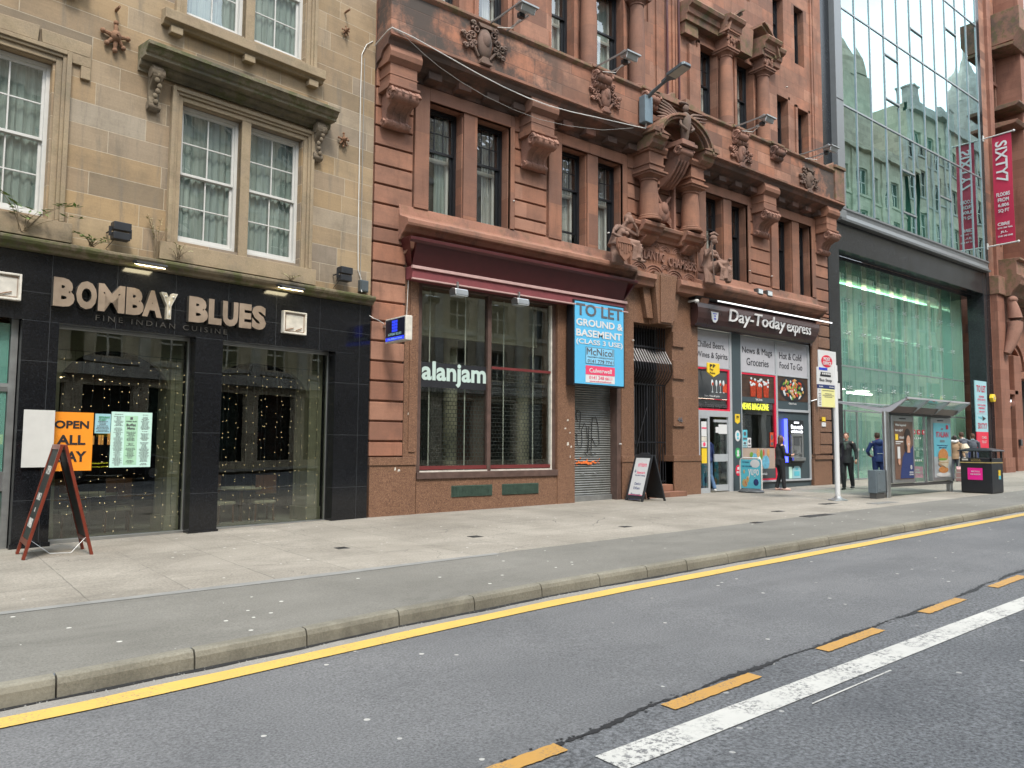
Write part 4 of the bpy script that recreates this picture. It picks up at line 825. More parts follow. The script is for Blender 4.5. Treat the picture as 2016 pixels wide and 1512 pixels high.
column(15.47,13.68,7.58,8.72,.255); column(17.20,13.68,7.58,8.72,.255)
m=MB()
for xa in (15.47,17.20):
    m.box(xa-.28,13.40,8.92,xa+.28,14.05,9.42); m.box(xa-.31,13.37,9.05,xa+.31,14.05,9.10); profile_x(m,xa-.36,xa+.36,[(14.05,9.40),(13.36,9.40),(13.30,9.50),(13.30,9.56),(14.05,9.6)])
m.box(15.0,13.98,8.9,17.72,14.1,9.45); build_each(m,'impost_block','red_smooth',red,bevel=.008)
m=MB(); m.box(15.86,13.86,7.6,15.93,14.05,8.85); m.box(16.72,13.86,7.6,16.80,14.05,8.85); m.box(15.86,13.88,8.8,16.8,14.05,8.9)
m.ball((16.33,13.95,8.05),(.27,.12,.30),14,10); m.ball((16.33,13.9,8.15),(.16,.12,.2),12,8)
for k in range(5): m.tube([(16.33+.34*cos(pi*q/10),13.93,7.62+.05*k+.22*sin(pi*q/10)) for q in range(11)],.022,5)
for sg in (-1,1): m.tube([(16.33+sg*.1,13.93,8.3),(16.33+sg*.3,13.92,8.55),(16.33+sg*.2,13.9,8.7)],[.05,.04,.03],7)
m.build('niche_carving','red_carved',red,smooth=True,angle=60)
# arched hood
m=MB(); c=16.36; cz=9.72; n=20
def arcp(R0,R1,yf,yb):
    for k in range(n):
        a=pi*(k/n); b=pi*((k+1)/n)
        if 72<(90-abs(90-degrees_(a)))+0 and False: continue
        P=lambda R,t:(c+R*cos(t)*1.0,cz+R*sin(t)*.74)
        A,B,C,D=P(R0,a),P(R0,b),P(R1,b),P(R1,a)
        m.hexa([(A[0],yf,A[1]),(D[0],yf,D[1]),(D[0],yb,D[1]),(A[0],yb,A[1]),(B[0],yf,B[1]),(C[0],yf,C[1]),(C[0],yb,C[1]),(B[0],yb,B[1])])
degrees_=math.degrees
arcp(.98,1.08,13.10,13.7); arcp(1.08,1.16,13.04,13.7); arcp(.90,.98,13.22,13.7)
for sg in (-1,1):
    x0=c+sg*1.04; m.prism([(13.72,9.44),(13.3,9.46),(13.2,9.55),(13.16,9.66),(13.08,9.70),(13.06,9.78),(13.72,9.8)],'x',x0-.26,x0+.26)
    m.prism([(x0-.35,9.80),(x0+.35,9.80),(x0+.22*sg+.1,9.92),(x0+.22*sg-.1,9.92)],'y',13.04,13.5)
m.build('arched_hood','red_coping',red,bevel=.006)
m=MB(); m.prism([(c+.92*cos(pi*k/14),9.70+.68*sin(pi*k/14)) for k in range(15)],'y',13.62,13.8); m.box(15.35,13.6,9.44,17.4,13.8,9.72); m.build('hood_tympanum','red_trim',red)
# corbel with acanthus under the figure
m=MB(); m.prism([(13.95,8.72),(13.80,8.74),(13.62,8.88),(13.42,9.08),(13.24,9.34),(13.12,9.50),(13.10,9.62),(13.2,9.68),(13.95,9.68)],'x',16.16,16.58)
for u in range(4): m.tube([(16.18+u*.13,13.80,8.74),(16.18+u*.13,13.58,8.89),(16.18+u*.13,13.38,9.08),(16.18+u*.13,13.2,9.34)],.035,6)
m.tube([(16.1,13.2,9.57),(16.64,13.2,9.57)],.12,14); scroll(m,16.09,16.65,13.2,9.57,.11)
m.box(16.06,13.0,9.70,16.70,13.6,9.78); m.box(16.12,13.05,9.78,16.64,13.6,9.86); build_each(m,'corbel','red_carved',red,smooth=True,angle=45)
m=MB(); m.tube([(16.38,13.2,9.86),(16.38,13.18,10.05),(16.38,13.16,10.3),(16.38,13.15,10.52),(16.38,13.16,10.62),(16.38,13.16,10.68)],[.10,.12,.155,.15,.10,.05],12); m.ball((16.38,13.14,10.78),(.085,.09,.11),12,8)
for sg in (-1,1):
    for k in range(7):
        m.tube([(16.38+sg*.12,13.28,10.55-.03*k),(16.38+sg*(.5+.05*k),13.30,10.78-.075*k),(16.38+sg*(1.25-.06*k),13.34,10.98-.12*k)],[.05,.045,.012],6)
m.tube([(16.2,13.2,10.5),(16.1,13.1,10.25),(16.3,13.03,10.12)],[.05,.045,.04],8); m.tube([(16.56,13.2,10.5),(16.66,13.1,10.25),(16.46,13.03,10.12)],[.05,.045,.04],8)
m.ball((16.38,13.2,10.93),(.2,.1,.05),10,6); m.build('winged_figure','sooty_carved',red,smooth=True,angle=70)
m=MB(); m.prism([(15.15,10.92),(15.3,11.02),(15.9,11.10),(16.0,11.2),(16.15,11.2),(16.15,11.08),(16.6,11.08),(16.6,11.2),(16.75,11.2),(16.85,11.10),(17.35,11.02),(17.5,10.92)],'y',13.30,13.66); m.prism([(15.15,10.86),(17.5,10.86),(17.45,10.93),(15.2,10.93)],'y',13.36,13.62); m.build('parapet_gable','red_coping',red,bevel=.01)
# ---- ground floor in brown granite
g=MB()
g.box(7.42,14.0,-.1,8.50,14.5,1.13); g.box(7.40,13.975,1.13,8.50,14.45,1.295)
g.box(8.18,14.01,1.295,8.52,14.5,5.75); g.box(8.30,13.985,1.4,8.46,14.02,5.5)
g.box(8.52,14.02,-.1,12.48,14.5,.83); g.box(12.48,14.0,-.1,13.05,14.6,5.30)
g.box(14.72,14.01,-.1,15.20,14.6,5.80); g.box(14.72,13.985,.1,15.20,14.5,1.13); g.box(14.70,13.965,1.13,15.22,14.5,1.29)
g.box(8.52,14.3,5.0,14.72,14.6,5.85)
g.box(15.20,14.01,4.86,16.76,14.6,5.80)
g.box(16.76,14.01,-.1,17.90,14.6,5.80); g.box(16.76,13.97,-.1,17.92,14.5,1.13); g.box(16.74,13.95,1.13,17.94,14.5,1.30)
g.box(23.95,14.01,-.1,25.085,14.6,1.13); g.box(24.0,13.96,1.13,25.10,14.5,1.26); g.box(23.97,13.985,1.3,24.33,14.5,5.8); g.box(23.97,14.05,1.2,25.06,14.5,5.8)
for a,b in ((1.75,2.08),(2.95,3.42),(4.35,4.72)): pass
for (z0,z1) in ((2.10,2.92),(3.43,3.94),(4.33,4.74)): g.box(16.752,13.955,z0,17.24,14.02,z1)
build_each(g,'granite_front','brown_granite',red,bevel=.006)
m=MB(); n_=0
m.prism([(15.86,4.86),(16.46,4.86),(16.66,6.26),(15.72,6.26)],'y',13.72,14.05); m.prism([(16.50,5.0),(16.74,5.0),(16.98,5.98),(16.68,5.98)],'y',13.86,14.05); m.prism([(15.58,5.0),(15.82,5.0),(15.66,5.98),(15.36,5.98)],'y',13.86,14.05)
m.box(15.93,13.68,4.9,16.39,13.74,6.2); build_each(m,'keystone','brown_granite',red,bevel=.008)
m=MB(); 
for x0,x1 in ((14.93,15.7),(16.7,17.8)): profile_x(m,x0,x1,[(14.1,5.80),(13.72,5.83),(13.68,5.95),(13.6,6.02),(13.62,6.16),(14.1,6.2)])
build_each(m,'door_cornice','red_trim',red,bevel=.01)
m=MB(); text(m,'46',16.90,17.10,2.22,2.36,13.948,bold=.01,depth=.012); m.build('house_number','ink_grey',red)
m=MB(); m.box(15.22,13.72,.1,17.0,14.6,.32); m.box(15.25,14.0,.32,16.74,14.7,.50); m.build('door_steps','red_smooth',red,bevel=.01)
# the close behind the gate
m=MB(); m.box(15.2,14.6,-.1,15.24,17.,4.9); m.box(16.72,14.6,-.1,16.76,17.,4.9); m.box(15.2,17.,-.1,16.8,17.1,4.9); m.box(15.2,14.6,4.86,16.76,17,4.95); m.box(15.2,14.5,.3,16.76,17,.5); m.build('passage','dark_room',red)
m=MB(); m.box(15.3,14.62,.5,15.9,14.7,3.2); m.box(15.32,14.58,1.6,15.88,14.63,1.7); m.build('inner_door','dark_grey',red)
gt=MB(); k=0
for i in range(15):
    x=15.26+i*.107
    gt.tube([(x,14.28,.5),(x,14.28,3.22),(x,14.24,3.30),(x,14.10,3.42),(x,14.0,3.62),(x,14.04,3.82),(x,14.18,4.05),(x,14.27,4.2),(x,14.28,4.35),(x,14.28,4.86)],.016,6)
for z in (.58,1.65,3.24,4.28): gt.box(15.22,14.265,z-.02,16.74,14.295,z+.02)
gt.box(15.97,14.25,.5,16.02,14.31,3.24); gt.tube([(15.35,14.24,1.0),(15.95,14.24,2.6)],.014,6); gt.build('iron_gate','black_paint',red)
# ---- the empty shop
fr=MB(); fr.box(8.54,14.08,.97,8.64,14.25,5.05); fr.box(12.38,14.08,.97,12.48,14.25,5.05); fr.box(10.43,14.10,.97,10.53,14.24,5.0); fr.box(8.64,14.08,4.98,12.38,14.25,5.06); fr.box(8.52,13.98,.83,12.48,14.3,.97); fr.build('shop_frame','maroon_frame',red,bevel=.006)
fr=MB(); fr.box(8.64,14.09,.97,10.43,14.2,1.0); fr.box(10.53,14.09,.97,12.38,14.2,1.0); fr.box(12.345,14.10,1.0,12.38,14.2,4.98); fr.box(10.545,14.12,3.30,12.345,14.16,3.34); build_each(fr,'shop_beading','dirty_white',red)
fr=MB(); fr.box(8.64,14.12,1.02,10.43,14.16,1.10); fr.box(10.53,14.12,1.02,12.38,14.16,1.10); fr.box(10.545,14.11,3.30,12.345,14.15,3.36); build_each(fr,'red_strip','red_strip',red)
for a,b in ((8.64,10.43),(10.53,12.38)): MB().box(a,14.17,.98,b,14.18,4.99).build('shop_window','shop_glass',red)
for a,b in ((9.41,10.52),(10.80,11.89)):
    m=MB(); m.box(a,14.012,.42,b,14.05,.67)
    for k in range(9): m.box(a+.02,13.995,.435+k*.026,b-.02,14.015,.447+k*.026)
    for k in range(28): m.box(a+.02+k*(b-a-.05)/27,13.998,.43,a+.03+k*(b-a-.05)/27,14.02,.66)
    m.build('vent_grille','vent_green',red)
m=MB(); m.box(8.5,14.5,-.1,14.7,20,.0); m.box(8.5,20,-.1,14.7,20.1,5.3); m.box(8.4,14.5,-.1,8.5,20,5.3); m.box(14.7,14.6,-.1,14.78,20,5.3); m.box(8.5,14.5,5.05,14.7,20,5.15); m.build('shop_room','room_light',red)
m=MB(); m.cyl(10.2,15.3,0,5.05,.17,20); m.cyl(12.6,15.5,0,5.05,.18,20); m.box(8.6,14.7,4.0,12.4,14.8,5.05); build_each(m,'inner_column','cream',red,smooth=True)
m=MB(); m.box(9.3,16.5,.9,10.1,16.6,3.3); m.box(10.7,16.2,.9,11.9,16.3,3.2); build_each(m,'brick_patch','brick_dark',red)
m=MB(); 
for x in (8.95,9.9,11.0,11.9): m.box(x,14.26,1.0,x+.018,14.28,4.95)
build_each(m,'thin_rail','dirty_white',red)
gr_=MB()   # roller grille behind the glass
for k in range(27): z=1.02+k*.088; gr_.box(8.66,14.40,z,12.36,14.408,z+.012)
for k in range(27):
    for j in range(38):
        x=8.68+j*.098+(.049 if k%2 else 0)
        if x<12.34: gr_.box(x,14.402,1.02+k*.088,x+.010,14.41,1.02+(k+1)*.088)
gr_.build('roller_grille','steel_dark',red)
m=MB(); m.box(8.66,14.165,2.80,10.43,14.168,3.34); 
m.build('window_band','ink',red)
m=MB(); text(m,'alanjam',8.70,10.42,2.82,3.37,14.160,bold=.03); m.build('window_lettering','mint_white',red)
m=MB(); m.prism([(13.84,5.30),(13.63,5.80),(13.60,5.80),(13.60,5.88),(14.05,5.88),(14.05,5.30)],'x',8.22,14.60); 
m.hexa([(8.22,13.84,5.30),(8.22,14.05,5.30),(8.22,14.05,5.31),(8.22,13.84,5.31),(8.02,13.60,5.86),(8.02,14.05,5.86),(8.02,14.05,5.88),(8.02,13.60,5.88)])
m.hexa([(14.60,13.84,5.30),(14.60,14.05,5.30),(14.60,14.05,5.31),(14.60,13.84,5.31),(14.88,13.60,5.80),(14.88,14.05,5.80),(14.88,14.05,5.88),(14.88,13.60,5.88)])
m.prism([(13.62,5.76),(13.55,5.80),(13.55,5.86),(13.62,5.88)],'x',8.02,14.88)
m.build('shop_fascia','maroon',red,bevel=.004)
m=MB(); m.box(8.18,13.74,5.02,14.62,14.05,5.30); m.build('awning_box','awning_cloth',red,bevel=.02); m=MB(); m.box(8.16,13.70,5.235,14.64,13.76,5.30); m.box(8.16,13.69,5.0,14.66,13.75,5.035); m.build('awning_rail','awning_pale',red,bevel=.006)
sh=MB(); z=.30; 
while z<5.0: sh.prism([(14.30,z),(14.27,z+.006),(14.255,z+.028),(14.27,z+.052),(14.30,z+.058)],'x',13.07,14.56); z+=.0595
o=sh.build('shutter','shutter_metal',red)
m=MB(); m.box(13.06,14.20,.15,14.56,14.34,.30); m.build('shutter_foot','galv',o,bevel=.01); m=MB(); m.box(14.56,14.02,.1,14.71,14.3,5.0); m.build('shutter_guide','maroon_frame',red,bevel=.005)
m=MB()
for x in (13.55,13.98): m.tube([(x-.05,14.24,.86),(x,14.20,.83),(x+.05,14.24,.86)],.010,6)
m.build('pull_ring','steel_dark',o)
m=MB(); P=lambda L:[(13.0+a*1.,14.238,b) for a,b in L]
m.tube(P([(.36,2.15),(.31,2.35),(.38,2.45),(.47,2.40),(.46,2.2),(.42,1.95),(.33,1.85),(.36,1.55),(.48,1.50),(.52,1.65),(.50,1.95),(.60,2.12),(.68,2.02),(.70,1.75)]),.011,5); m.tube(P([(.70,1.35),(.74,1.7),(.76,2.05),(.74,1.5),(.84,1.42),(.86,2.1),(.90,2.28),(1.0,2.3),(1.08,2.1),(1.13,1.6),(1.0,1.55),(.86,1.75)]),.011,5); m.tube(P([(.60,1.40),(.68,1.30),(.78,1.38),(.9,1.32),(1.02,1.38)]),.010,5); m.build('graffiti','graffiti_black',o)
m=MB(); 
R_=random.Random(3)
for k in range(9): x=13.34+.08*k; m.disc((x,14.232,1.12+R_.uniform(-.02,.03)),.05,'y',8,.008,rz=.03*(1.4-abs(k-4)/5))
for k in range(16): m.disc((13.25+R_.uniform(0,.95),14.236,1.12+R_.uniform(-.1,.12)),.014,'y',6,.006)
m.build('graffiti','graffiti_orange',o)
# scraps of torn paper on the granite
m=MB()
for (x,z,w,h) in [(8.28,2.18,.09,.05),(8.32,2.02,.07,.05),(12.78,2.15,.06,.05),(12.70,1.95,.06,.04),(12.86,1.85,.05,.03),(12.78,1.55,.07,.09),(12.9,1.5,.05,.05),(12.88,1.25,.02,.07),(7.98,1.02,.04,.07),(8.06,1.0,.06,.05)]: m.prism([(x,z),(x+w,z+.01),(x+w*.8,z+h),(x+.01,z+h*.9)],'y',13.994,14.012)
build_each(m,'paper_scrap','dirty_white',red)
m=MB()
for (x,z) in [(11.03,7.3),(15.12,4.35),(20.4,7.0),(21.62,7.0),(14.6,6.95),(19.5,11.9),(22.7,13.6),(14.62,1.6),(14.2,7.1)]: m.ball((x,13.96,z),(.022,.05,.022),8,6)
build_each(m,'line_knob','white_paint',red)
# ------------------------------------------------------------------ the corner shop in the right half of the red building
Y=14.1
m=MB()   # aluminium framing
def fr(x0,z0,x1,z1,y=Y,d=.08): m.box(x0,y,z0,x1,y+d,z1)
for x0,x1 in ((17.90,17.95),(19.52,19.63),(20.06,20.12),(21.95,22.05),(23.86,23.97)): fr(x0,.2 if x0<20 else .45,x1,4.98)
fr(17.95,4.93,19.52,4.98); fr(20.12,4.93,21.95,4.98); fr(22.05,4.93,23.86,4.98); fr(17.95,3.86,19.52,3.91); fr(20.12,3.83,21.95,3.87); fr(22.05,3.83,23.86,3.87)
fr(17.95,2.42,19.52,2.60); fr(22.05,2.68,23.86,2.76,Y-.02,.1); fr(20.12,.44,23.86,.50,Y-.03,.12)
fr(17.95,.2,18.08,2.42); fr(18.43,.2,18.52,2.42); fr(19.42,.2,19.52,2.42); fr(18.08,2.36,18.43,2.42); fr(18.08,.2,18.43,.34)
m.build('shop_frame','grey_paint',red,bevel=.006)
m=MB(); m.box(19.63,Y-.01,.2,20.06,Y+.1,5.0); m.box(20.06,Y+.02,.15,23.97,Y+.12,.44); build_each(m,'shop_pillar','blue_grey',red)
m=MB(); 
for x0,x1,z0 in ((17.95,19.52,3.91),(20.12,21.95,3.87),(22.05,23.86,3.87)): m.box(x0,Y+.03,z0,x1,Y+.05,4.93)
build_each(m,'sign_panel','light_panel',red)
m=MB()
for t_,x0,x1,z0,z1 in [('Chilled Beers,',18.0,19.32,4.42,4.64),('Wines & Spirits',17.97,19.45,4.10,4.33),('News & Mags',20.2,21.8,4.38,4.64),('Groceries',20.42,21.6,4.07,4.30),('Hot & Cold',22.22,23.5,4.40,4.62),('Food To Go',22.22,23.55,4.09,4.30)]: text(m,t_,x0,x1,z0,z1,Y+.026)
m.build('panel_lettering','ink',red)
m=MB()
for a,b,c,d in ((17.95,2.60,19.52,3.86),(20.12,.50,21.95,3.83)):
    w=.055; m.box(a,Y+.02,d-w,b and c,Y+.06,d) if False else None
    m.box(a if a<18 else a,Y+.01,d-w,c,Y+.06,d); m.box(c-w-.02,Y+.01,b,c,Y+.06,d-w); m.box(a,Y+.01,b,c-w-.02,Y+.06,b+.05)
build_each(m,'red_frame','sign_red',red)
m=MB(); m.box(22.05,Y+.03,2.76,23.86,Y+.06,3.83); m.box(22.05,Y+.03,.50,23.86,Y+.06,2.68); build_each(m,'infill_panel','blue_grey',red)
def picture(x0,x1,z0,z1,mt,y=Y+.024): return MB().box(x0,y,z0,x1,y+.006,z1).build('photo_panel',mt,red)
o=picture(17.97,19.44,2.95,3.80,'dark_grey',Y+.045); m=MB()
R=random.Random(4)
for x in (18.72,18.92,19.1,19.26): m.ball((x,Y+.042,3.42),(.05,.012,.10),10,8); m.box(x-.006,Y+.036,3.16,x+.006,Y+.042,3.34); m.box(x-.04,Y+.036,3.14,x+.04,Y+.042,3.16)
m.build('printed_glasses','ice',o); m=MB()
for x in (18.73,19.1): m.ball((x,Y+.034,3.39),(.04,.012,.05),10,8)
m.box(19.22,Y+.034,3.16,19.42,Y+.040,3.42); m.build('printed_drinks','food_red',o); m=MB(); text(m,'Beers, Wines & Spirits',18.35,19.05,2.99,3.06,Y+.040,bold=.01); m.build('caption','sign_white',o)
m=MB(); m.box(17.97,Y+.036,2.93,19.44,Y+.043,2.945); m.build('red_rule','sign_red',o)
o=picture(20.14,21.87,2.93,3.76,'wood_dark'); m=MB()
for k in range(5): m.box(20.14,Y+.02,3.16+k*.12,21.87,Y+.0235,3.165+k*.12)
m.build('printed_planks','ink',o); m=MB()
for x,dz in ((20.72,.0),(21.05,-.04),(21.42,.0)): m.prism([(x-.12,3.10+dz),(x+.12,3.10+dz),(x+.17,3.62+dz),(x-.17,3.62+dz)],'y',Y+.012,Y+.022)
m.build('printed_cola','cola',o); m=MB()
for x in (20.72,21.05,21.42):
    for k in range(9): m.ball((x+R.uniform(-.15,.15),Y+.012,3.55+R.uniform(-.12,.13)),(.05,.01,.04),7,5)
m.build('printed_ice','ice',o); MB().box(20.14,Y+.016,2.93,21.87,Y+.023,3.08).build('caption_band','blue_grey',o); m=MB(); text(m,'Soft Drinks',20.85,21.2,2.98,3.05,Y+.012,bold=.01); m.build('caption','sign_white',o)
o=picture(22.06,23.85,3.04,3.82,'wood_dark',Y+.022); m=MB(); m.ball((22.95,Y+.02,3.44),(.78,.008,.42),28,14); m.build('printed_bowl','ink',o)
for mt,n_,sd in (('food_red',26,1),('food_tan',22,2),('ice',14,3),('lettuce',16,4)):
    m=MB(); R=random.Random(sd)
    for k in range(n_):
        a=R.uniform(0,2*pi); q=R.uniform(0,.62); m.ball((22.95+q*cos(a)*1.05,Y+.008+R.uniform(0,.004),3.44+q*.52*sin(a)),(R.uniform(.04,.12),.006,R.uniform(.02,.06)),8,5,rot=Matrix.Rotation(R.uniform(-1,1),3,'Y'))
    m.build('printed_food',mt,o)
m=MB(); text(m,'Chilled Foods',22.7,23.15,2.93,2.99,Y+.026,bold=.01); m.build('caption','sign_white',o)
MB().box(17.97,Y+.05,2.62,19.44,Y+.06,2.95).build('fanlight','shop_glass',red); m=MB(); text(m,'Day-Today express',17.98,19.42,2.66,2.84,Y+.046); m.build('fanlight_lettering','ink_grey',red)
MB().box(20.14,Y+.05,.55,21.87,Y+.06,2.93).build('shop_window','shop_glass',red)
m=MB(); text(m,'NEWS MAGAZINE',20.22,21.66,2.69,2.90,Y+.10,bold=.006,depth=.02); m.build('neon_sign','neon_yellow',red)
o=MB().box(20.14,Y+.03,.55,21.87,Y+.04,1.50).build('window_poster','beige_print',red); MB().box(20.14,Y+.02,.56,21.87,Y+.029,.86).build('poster_band','dark_grey',o); m=MB(); text(m,'Essentials',21.0,21.4,.66,.75,Y+.016,bold=.01); m.build('caption','sign_white',o)
for mt,L_ in (('teal_bag',[(21.35,1.05,.2,.22),(20.75,1.22,.14,.12)]),('food_tan',[(20.95,1.34,.08,.15),(21.5,1.36,.07,.12)]),('lettuce',[(21.12,1.3,.07,.16),(20.6,1.3,.1,.08)]),('food_red',[(20.45,1.1,.05,.07),(21.25,1.36,.04,.1)]),('mint',[(21.0,1.12,.1,.13)])):
    m=MB()
    for x,z,a,b in L_: m.ball((x,Y+.024,z),(a,.006,b),12,8)
    m.build('printed_groceries',mt,o)
for x,z,w,h,mt,t_ in [(20.17,1.72,.24,.34,'aqua','ICE'),(20.42,1.52,.18,.3,'sign_white','SIM'),(20.16,1.52,.24,.2,'sky_pale','TOP UP'),(21.62,1.55,.2,.45,'food_red','SALE')]:
    p=MB().box(x,Y+.035,z,x+w,Y+.042,z+h).build('window_poster',mt,red); m=MB(); m.box(x+.03,Y+.03,z+.04,x+w-.03,Y+.034,z+h*.3); m.ball((x+w/2,Y+.034,z+h*.65),(w*.3,.004,h*.2),10,6); m.build('printed_mark','ink_grey',p)
# stickers on the pillar
for z,mt,w,h,sh_,t_ in [(2.38,'yellow_ink',.12,.15,'s','PayPoint'),(1.87,'sign_white',.13,.165,'o',''),(1.35,'green_ink',.13,.16,'o','P'),(.83,'sign_red',.13,.165,'o','HAVE A|BREAK')]:
    m=MB(); x=19.85
    if sh_=='s': m.prism([(x-w,z+h),(x+w,z+h),(x+w,z-h*.6),(x,z-h),(x-w,z-h*.6)],'y',Y-.016,Y-.01)
    else: m.disc((x,Y-.016,z),w,'y',24,.006,rz=h)
    o=m.build('sticker',mt,red); m=MB()
    if sh_=='s': text(m,'P',x-.05,x+.0,z,z+.1,Y-.018,bold=.03); text(m,'P',x+.01,x+.06,z-.02,z+.1,Y-.018,bold=.02); m.build('sticker_mark','ink',o)
    elif mt=='green_ink': m.box(x-.06,Y-.02,z-.1,x+.06,Y-.017,z-.03); m.disc((x,Y-.02,z+.03),.05,'y',14,.003,rz=.07); m.build('sticker_mark','sign_white',o)
    elif mt=='sign_red': m.box(x-.05,Y-.02,z+.02,x+.05,Y-.017,z+.10); text(m,'NOW OPEN',x-.09,x+.09,z-.09,z-.02,Y-.017,bold=.03); m.build('sticker_mark','sign_white',o)
    else: m.disc((x,Y-.02,z+.04),.06,'y',12,.003); m.box(x-.04,Y-.02,z-.1,x+.05,Y-.017,z-.04); m.build('sticker_mark','aqua',o)
# door
door=MB(); D=Y+.03
door.box(18.80-.28,D,.24,18.78,D+.05,2.40) if False else None
for a,b,c,d in ((19.40,.24,19.42,2.34),(18.78,2.26,19.40,2.34),(18.78,1.10,19.40,1.32),(18.78,.24,19.40,.42)): door.box(a,D,b,c,D+.05,d)
o=door.build('shop_door','grey_paint',red,bevel=.004); MB().box(18.78,D+.02,1.32,19.40,D+.03,2.26).build('pane','shop_glass',o); MB().box(18.78,D+.02,.42,19.40,D+.03,1.10).build('pane','shop_glass',o)
m=MB(); m.box(18.98,D-.004,1.92,19.38,D+.01,2.2); m.box(18.84,D-.002,1.95,19.0,D+.01,2.12); m.build('notice','sign_white',o)
MB().box(18.08,Y+.02,.34,18.43,Y+.03,2.36).build('side_light','shop_glass',red)
for z0,z1,mt in ((1.84,2.28,'sign_white'),(1.70,1.84,'dirty_white'),(1.52,1.70,'sign_white'),(1.06,1.50,'yellow_ink')): MB().box(18.14,Y+.005,z0,18.38,Y+.015,z1-.01).build('door_notice',mt,red)
m=MB(); m.box(18.15,Y,2.06,18.37,Y+.004,2.10); m.disc((18.26,Y,1.61),.06,'y',16,.004); m.build('notice_mark','pink_red',red)
# interior
m=MB(); m.box(17.9,14.25,.1,24,18.,.2); m.box(17.9,18.,.1,24,18.1,5.2); m.box(17.85,14.25,.1,17.9,18,5.2); m.box(24,14.25,.1,24.05,18,5.2); m.box(17.9,14.25,3.1,24,18,3.2); m.build('shop_room','room_grey',red)
m=MB(); m.box(20.2,15.2,.2,21.9,15.6,2.5)
m.build('shop_shelves','steel_dark',red); m=MB(); R=random.Random(9)
for k in range(6):
    x=20.25
    while x<21.8:
        w=R.uniform(.05,.14); m.box(x,15.05,.5+k*.34,x+w,15.19,.5+k*.34+R.uniform(.12,.27)); x+=w+.015
m.build('shelf_goods','shelf_goods',red)
MB().box(21.0,15.0,1.58,21.4,15.04,1.8).build('purple_pack','purple',red)
m=MB(); 
for x in (18.6,19.8,21.1,22.4): m.box(x-.4,15.2,3.04,x+.4,15.26,3.09); 
build_each(m,'ceiling_tube','office_light',red)
# fascia
fs=thing('shop_sign','dark brown bulging fascia with white letters Day-Today express','sign',(20.8,14.,4.98),world=True)
m=MB(); pr=[(14.08,4.99),(13.86,5.0),(13.78,5.08),(13.74,5.22),(13.73,5.38),(13.74,5.52),(13.78,5.66),(13.84,5.76),(14.08,5.76)]
n=len(pr); A=[(17.58,a,b) for a,b in pr]; B=[(23.72+.42*min(1,max(0,(b-4.99)/.77)),a,b) for a,b in pr]
m._add(A+B,[tuple(range(n))[::-1],tuple(range(n,2*n))]+[(k,(k+1)%n,n+(k+1)%n,n+k) for k in range(n)]); m.build('fascia','brown_sign',fs)
m=MB(); text(m,'Day-Today',18.98,21.93,5.12,5.61,13.72,bold=.006,shear=.14,depth=.03); text(m,'express',22.02,23.42,5.12,5.47,13.72,bold=0.,shear=.14,depth=.03); m.build('lettering','letter_white',fs)
m=MB(); m.prism([(18.16,5.44),(18.50,5.44),(18.46,5.22),(18.36,5.13),(18.26,5.14),(18.2,5.22)],'y',13.72,13.735); o=m.build('shield','sign_white',fs); m=MB(); m.box(18.24,13.716,5.38,18.42,13.72,5.40); m.disc((18.33,13.716,5.32),.028,'y',12,.004); m.box(18.28,13.716,5.22,18.38,13.72,5.26); m.build('shield_mark','sign_blue',o)
m=MB(); m.box(18.22,13.52,5.71,24.45,13.545,5.745); o=m.build('light_bar','tube_white',fs); m=MB()
for x in (18.6,20.,21.4,22.8,24.0): m.tube([(x,13.54,5.74),(x,13.84,5.80)],.01,5)
m.build('bracket','black_plastic',o)
m=MB(); m.prism([(14.1,5.76),(13.8,5.76),(13.7,5.82),(14.1,5.84)],'x',17.5,24.4); m.build('capping','black_paint',fs)
r=thing('wall_camera','small white dome camera at the left end of the dark brown shop fascia','camera',(17.5,13.72,5.66)); MB().ball((0,0,0),(.07,.07,.06),12,8).build('dome','white_paint',r,smooth=True); MB().box(-.03,0,.0,.03,.3,.05).build('arm','white_paint',r)
# PayPoint flag
r=thing('paypoint_sign','yellow shield shaped PayPoint sign beside the shop door panels','sign',(17.98,13.75,3.55),world=True)
m=MB(); m.prism([(17.93,3.94),(18.49,3.94),(18.49,3.66),(18.21,3.53),(17.93,3.66)],'y',13.70,13.74); m.build('shield','yellow_ink',r,bevel=.01); MB().box(18.15,13.74,3.74,18.2,14.1,3.80).build('arm','steel_dark',r)
m=MB(); text(m,'P',18.03,18.13,3.80,3.90,13.696,bold=.05); text(m,'P',18.16,18.28,3.80,3.90,13.696,bold=.04); text(m,'Pay',18.03,18.19,3.70,3.78,13.696,bold=.01); text(m,'Point',18.03,18.27,3.62,3.68,13.696,bold=.01); m.build('lettering','ink',r)
# cash machine
r=thing('cash_machine','cash machine with blue glow and a free cash withdrawals panel in the dark shopfront','cash machine',(22.9,14.1,1.04),world=True)
MB().box(22.45,14.04,1.02,23.42,14.14,2.42).build('surround','black_paint',r,bevel=.01); MB().box(22.405,14.03,1.05,22.45,14.13,2.44).build('light_strip','blue_led',r)
m=MB()
for a,b,c,d in ((22.62,1.0+.08,22.70,1.97),(23.24,1.08,23.32,1.97),(22.70,1.89,23.24,1.97),(22.62,1.08,23.32,1.16)): m.box(a,14.0,b,c,14.04,d)
m.box(22.62,13.93,1.10,23.32,14.04,1.20); m.box(22.72,14.032,1.20,23.22,14.038,1.89); m.build('machine_front','galv',r,bevel=.006)
m=MB(); m.prism([(14.035,1.60),(14.02,1.60),(14.01,1.86),(14.035,1.86)],'x',22.80,23.12); m.build('screen','dark_grey',r); m=MB(); m.box(22.78,14.01,1.42,23.0,14.035,1.54)
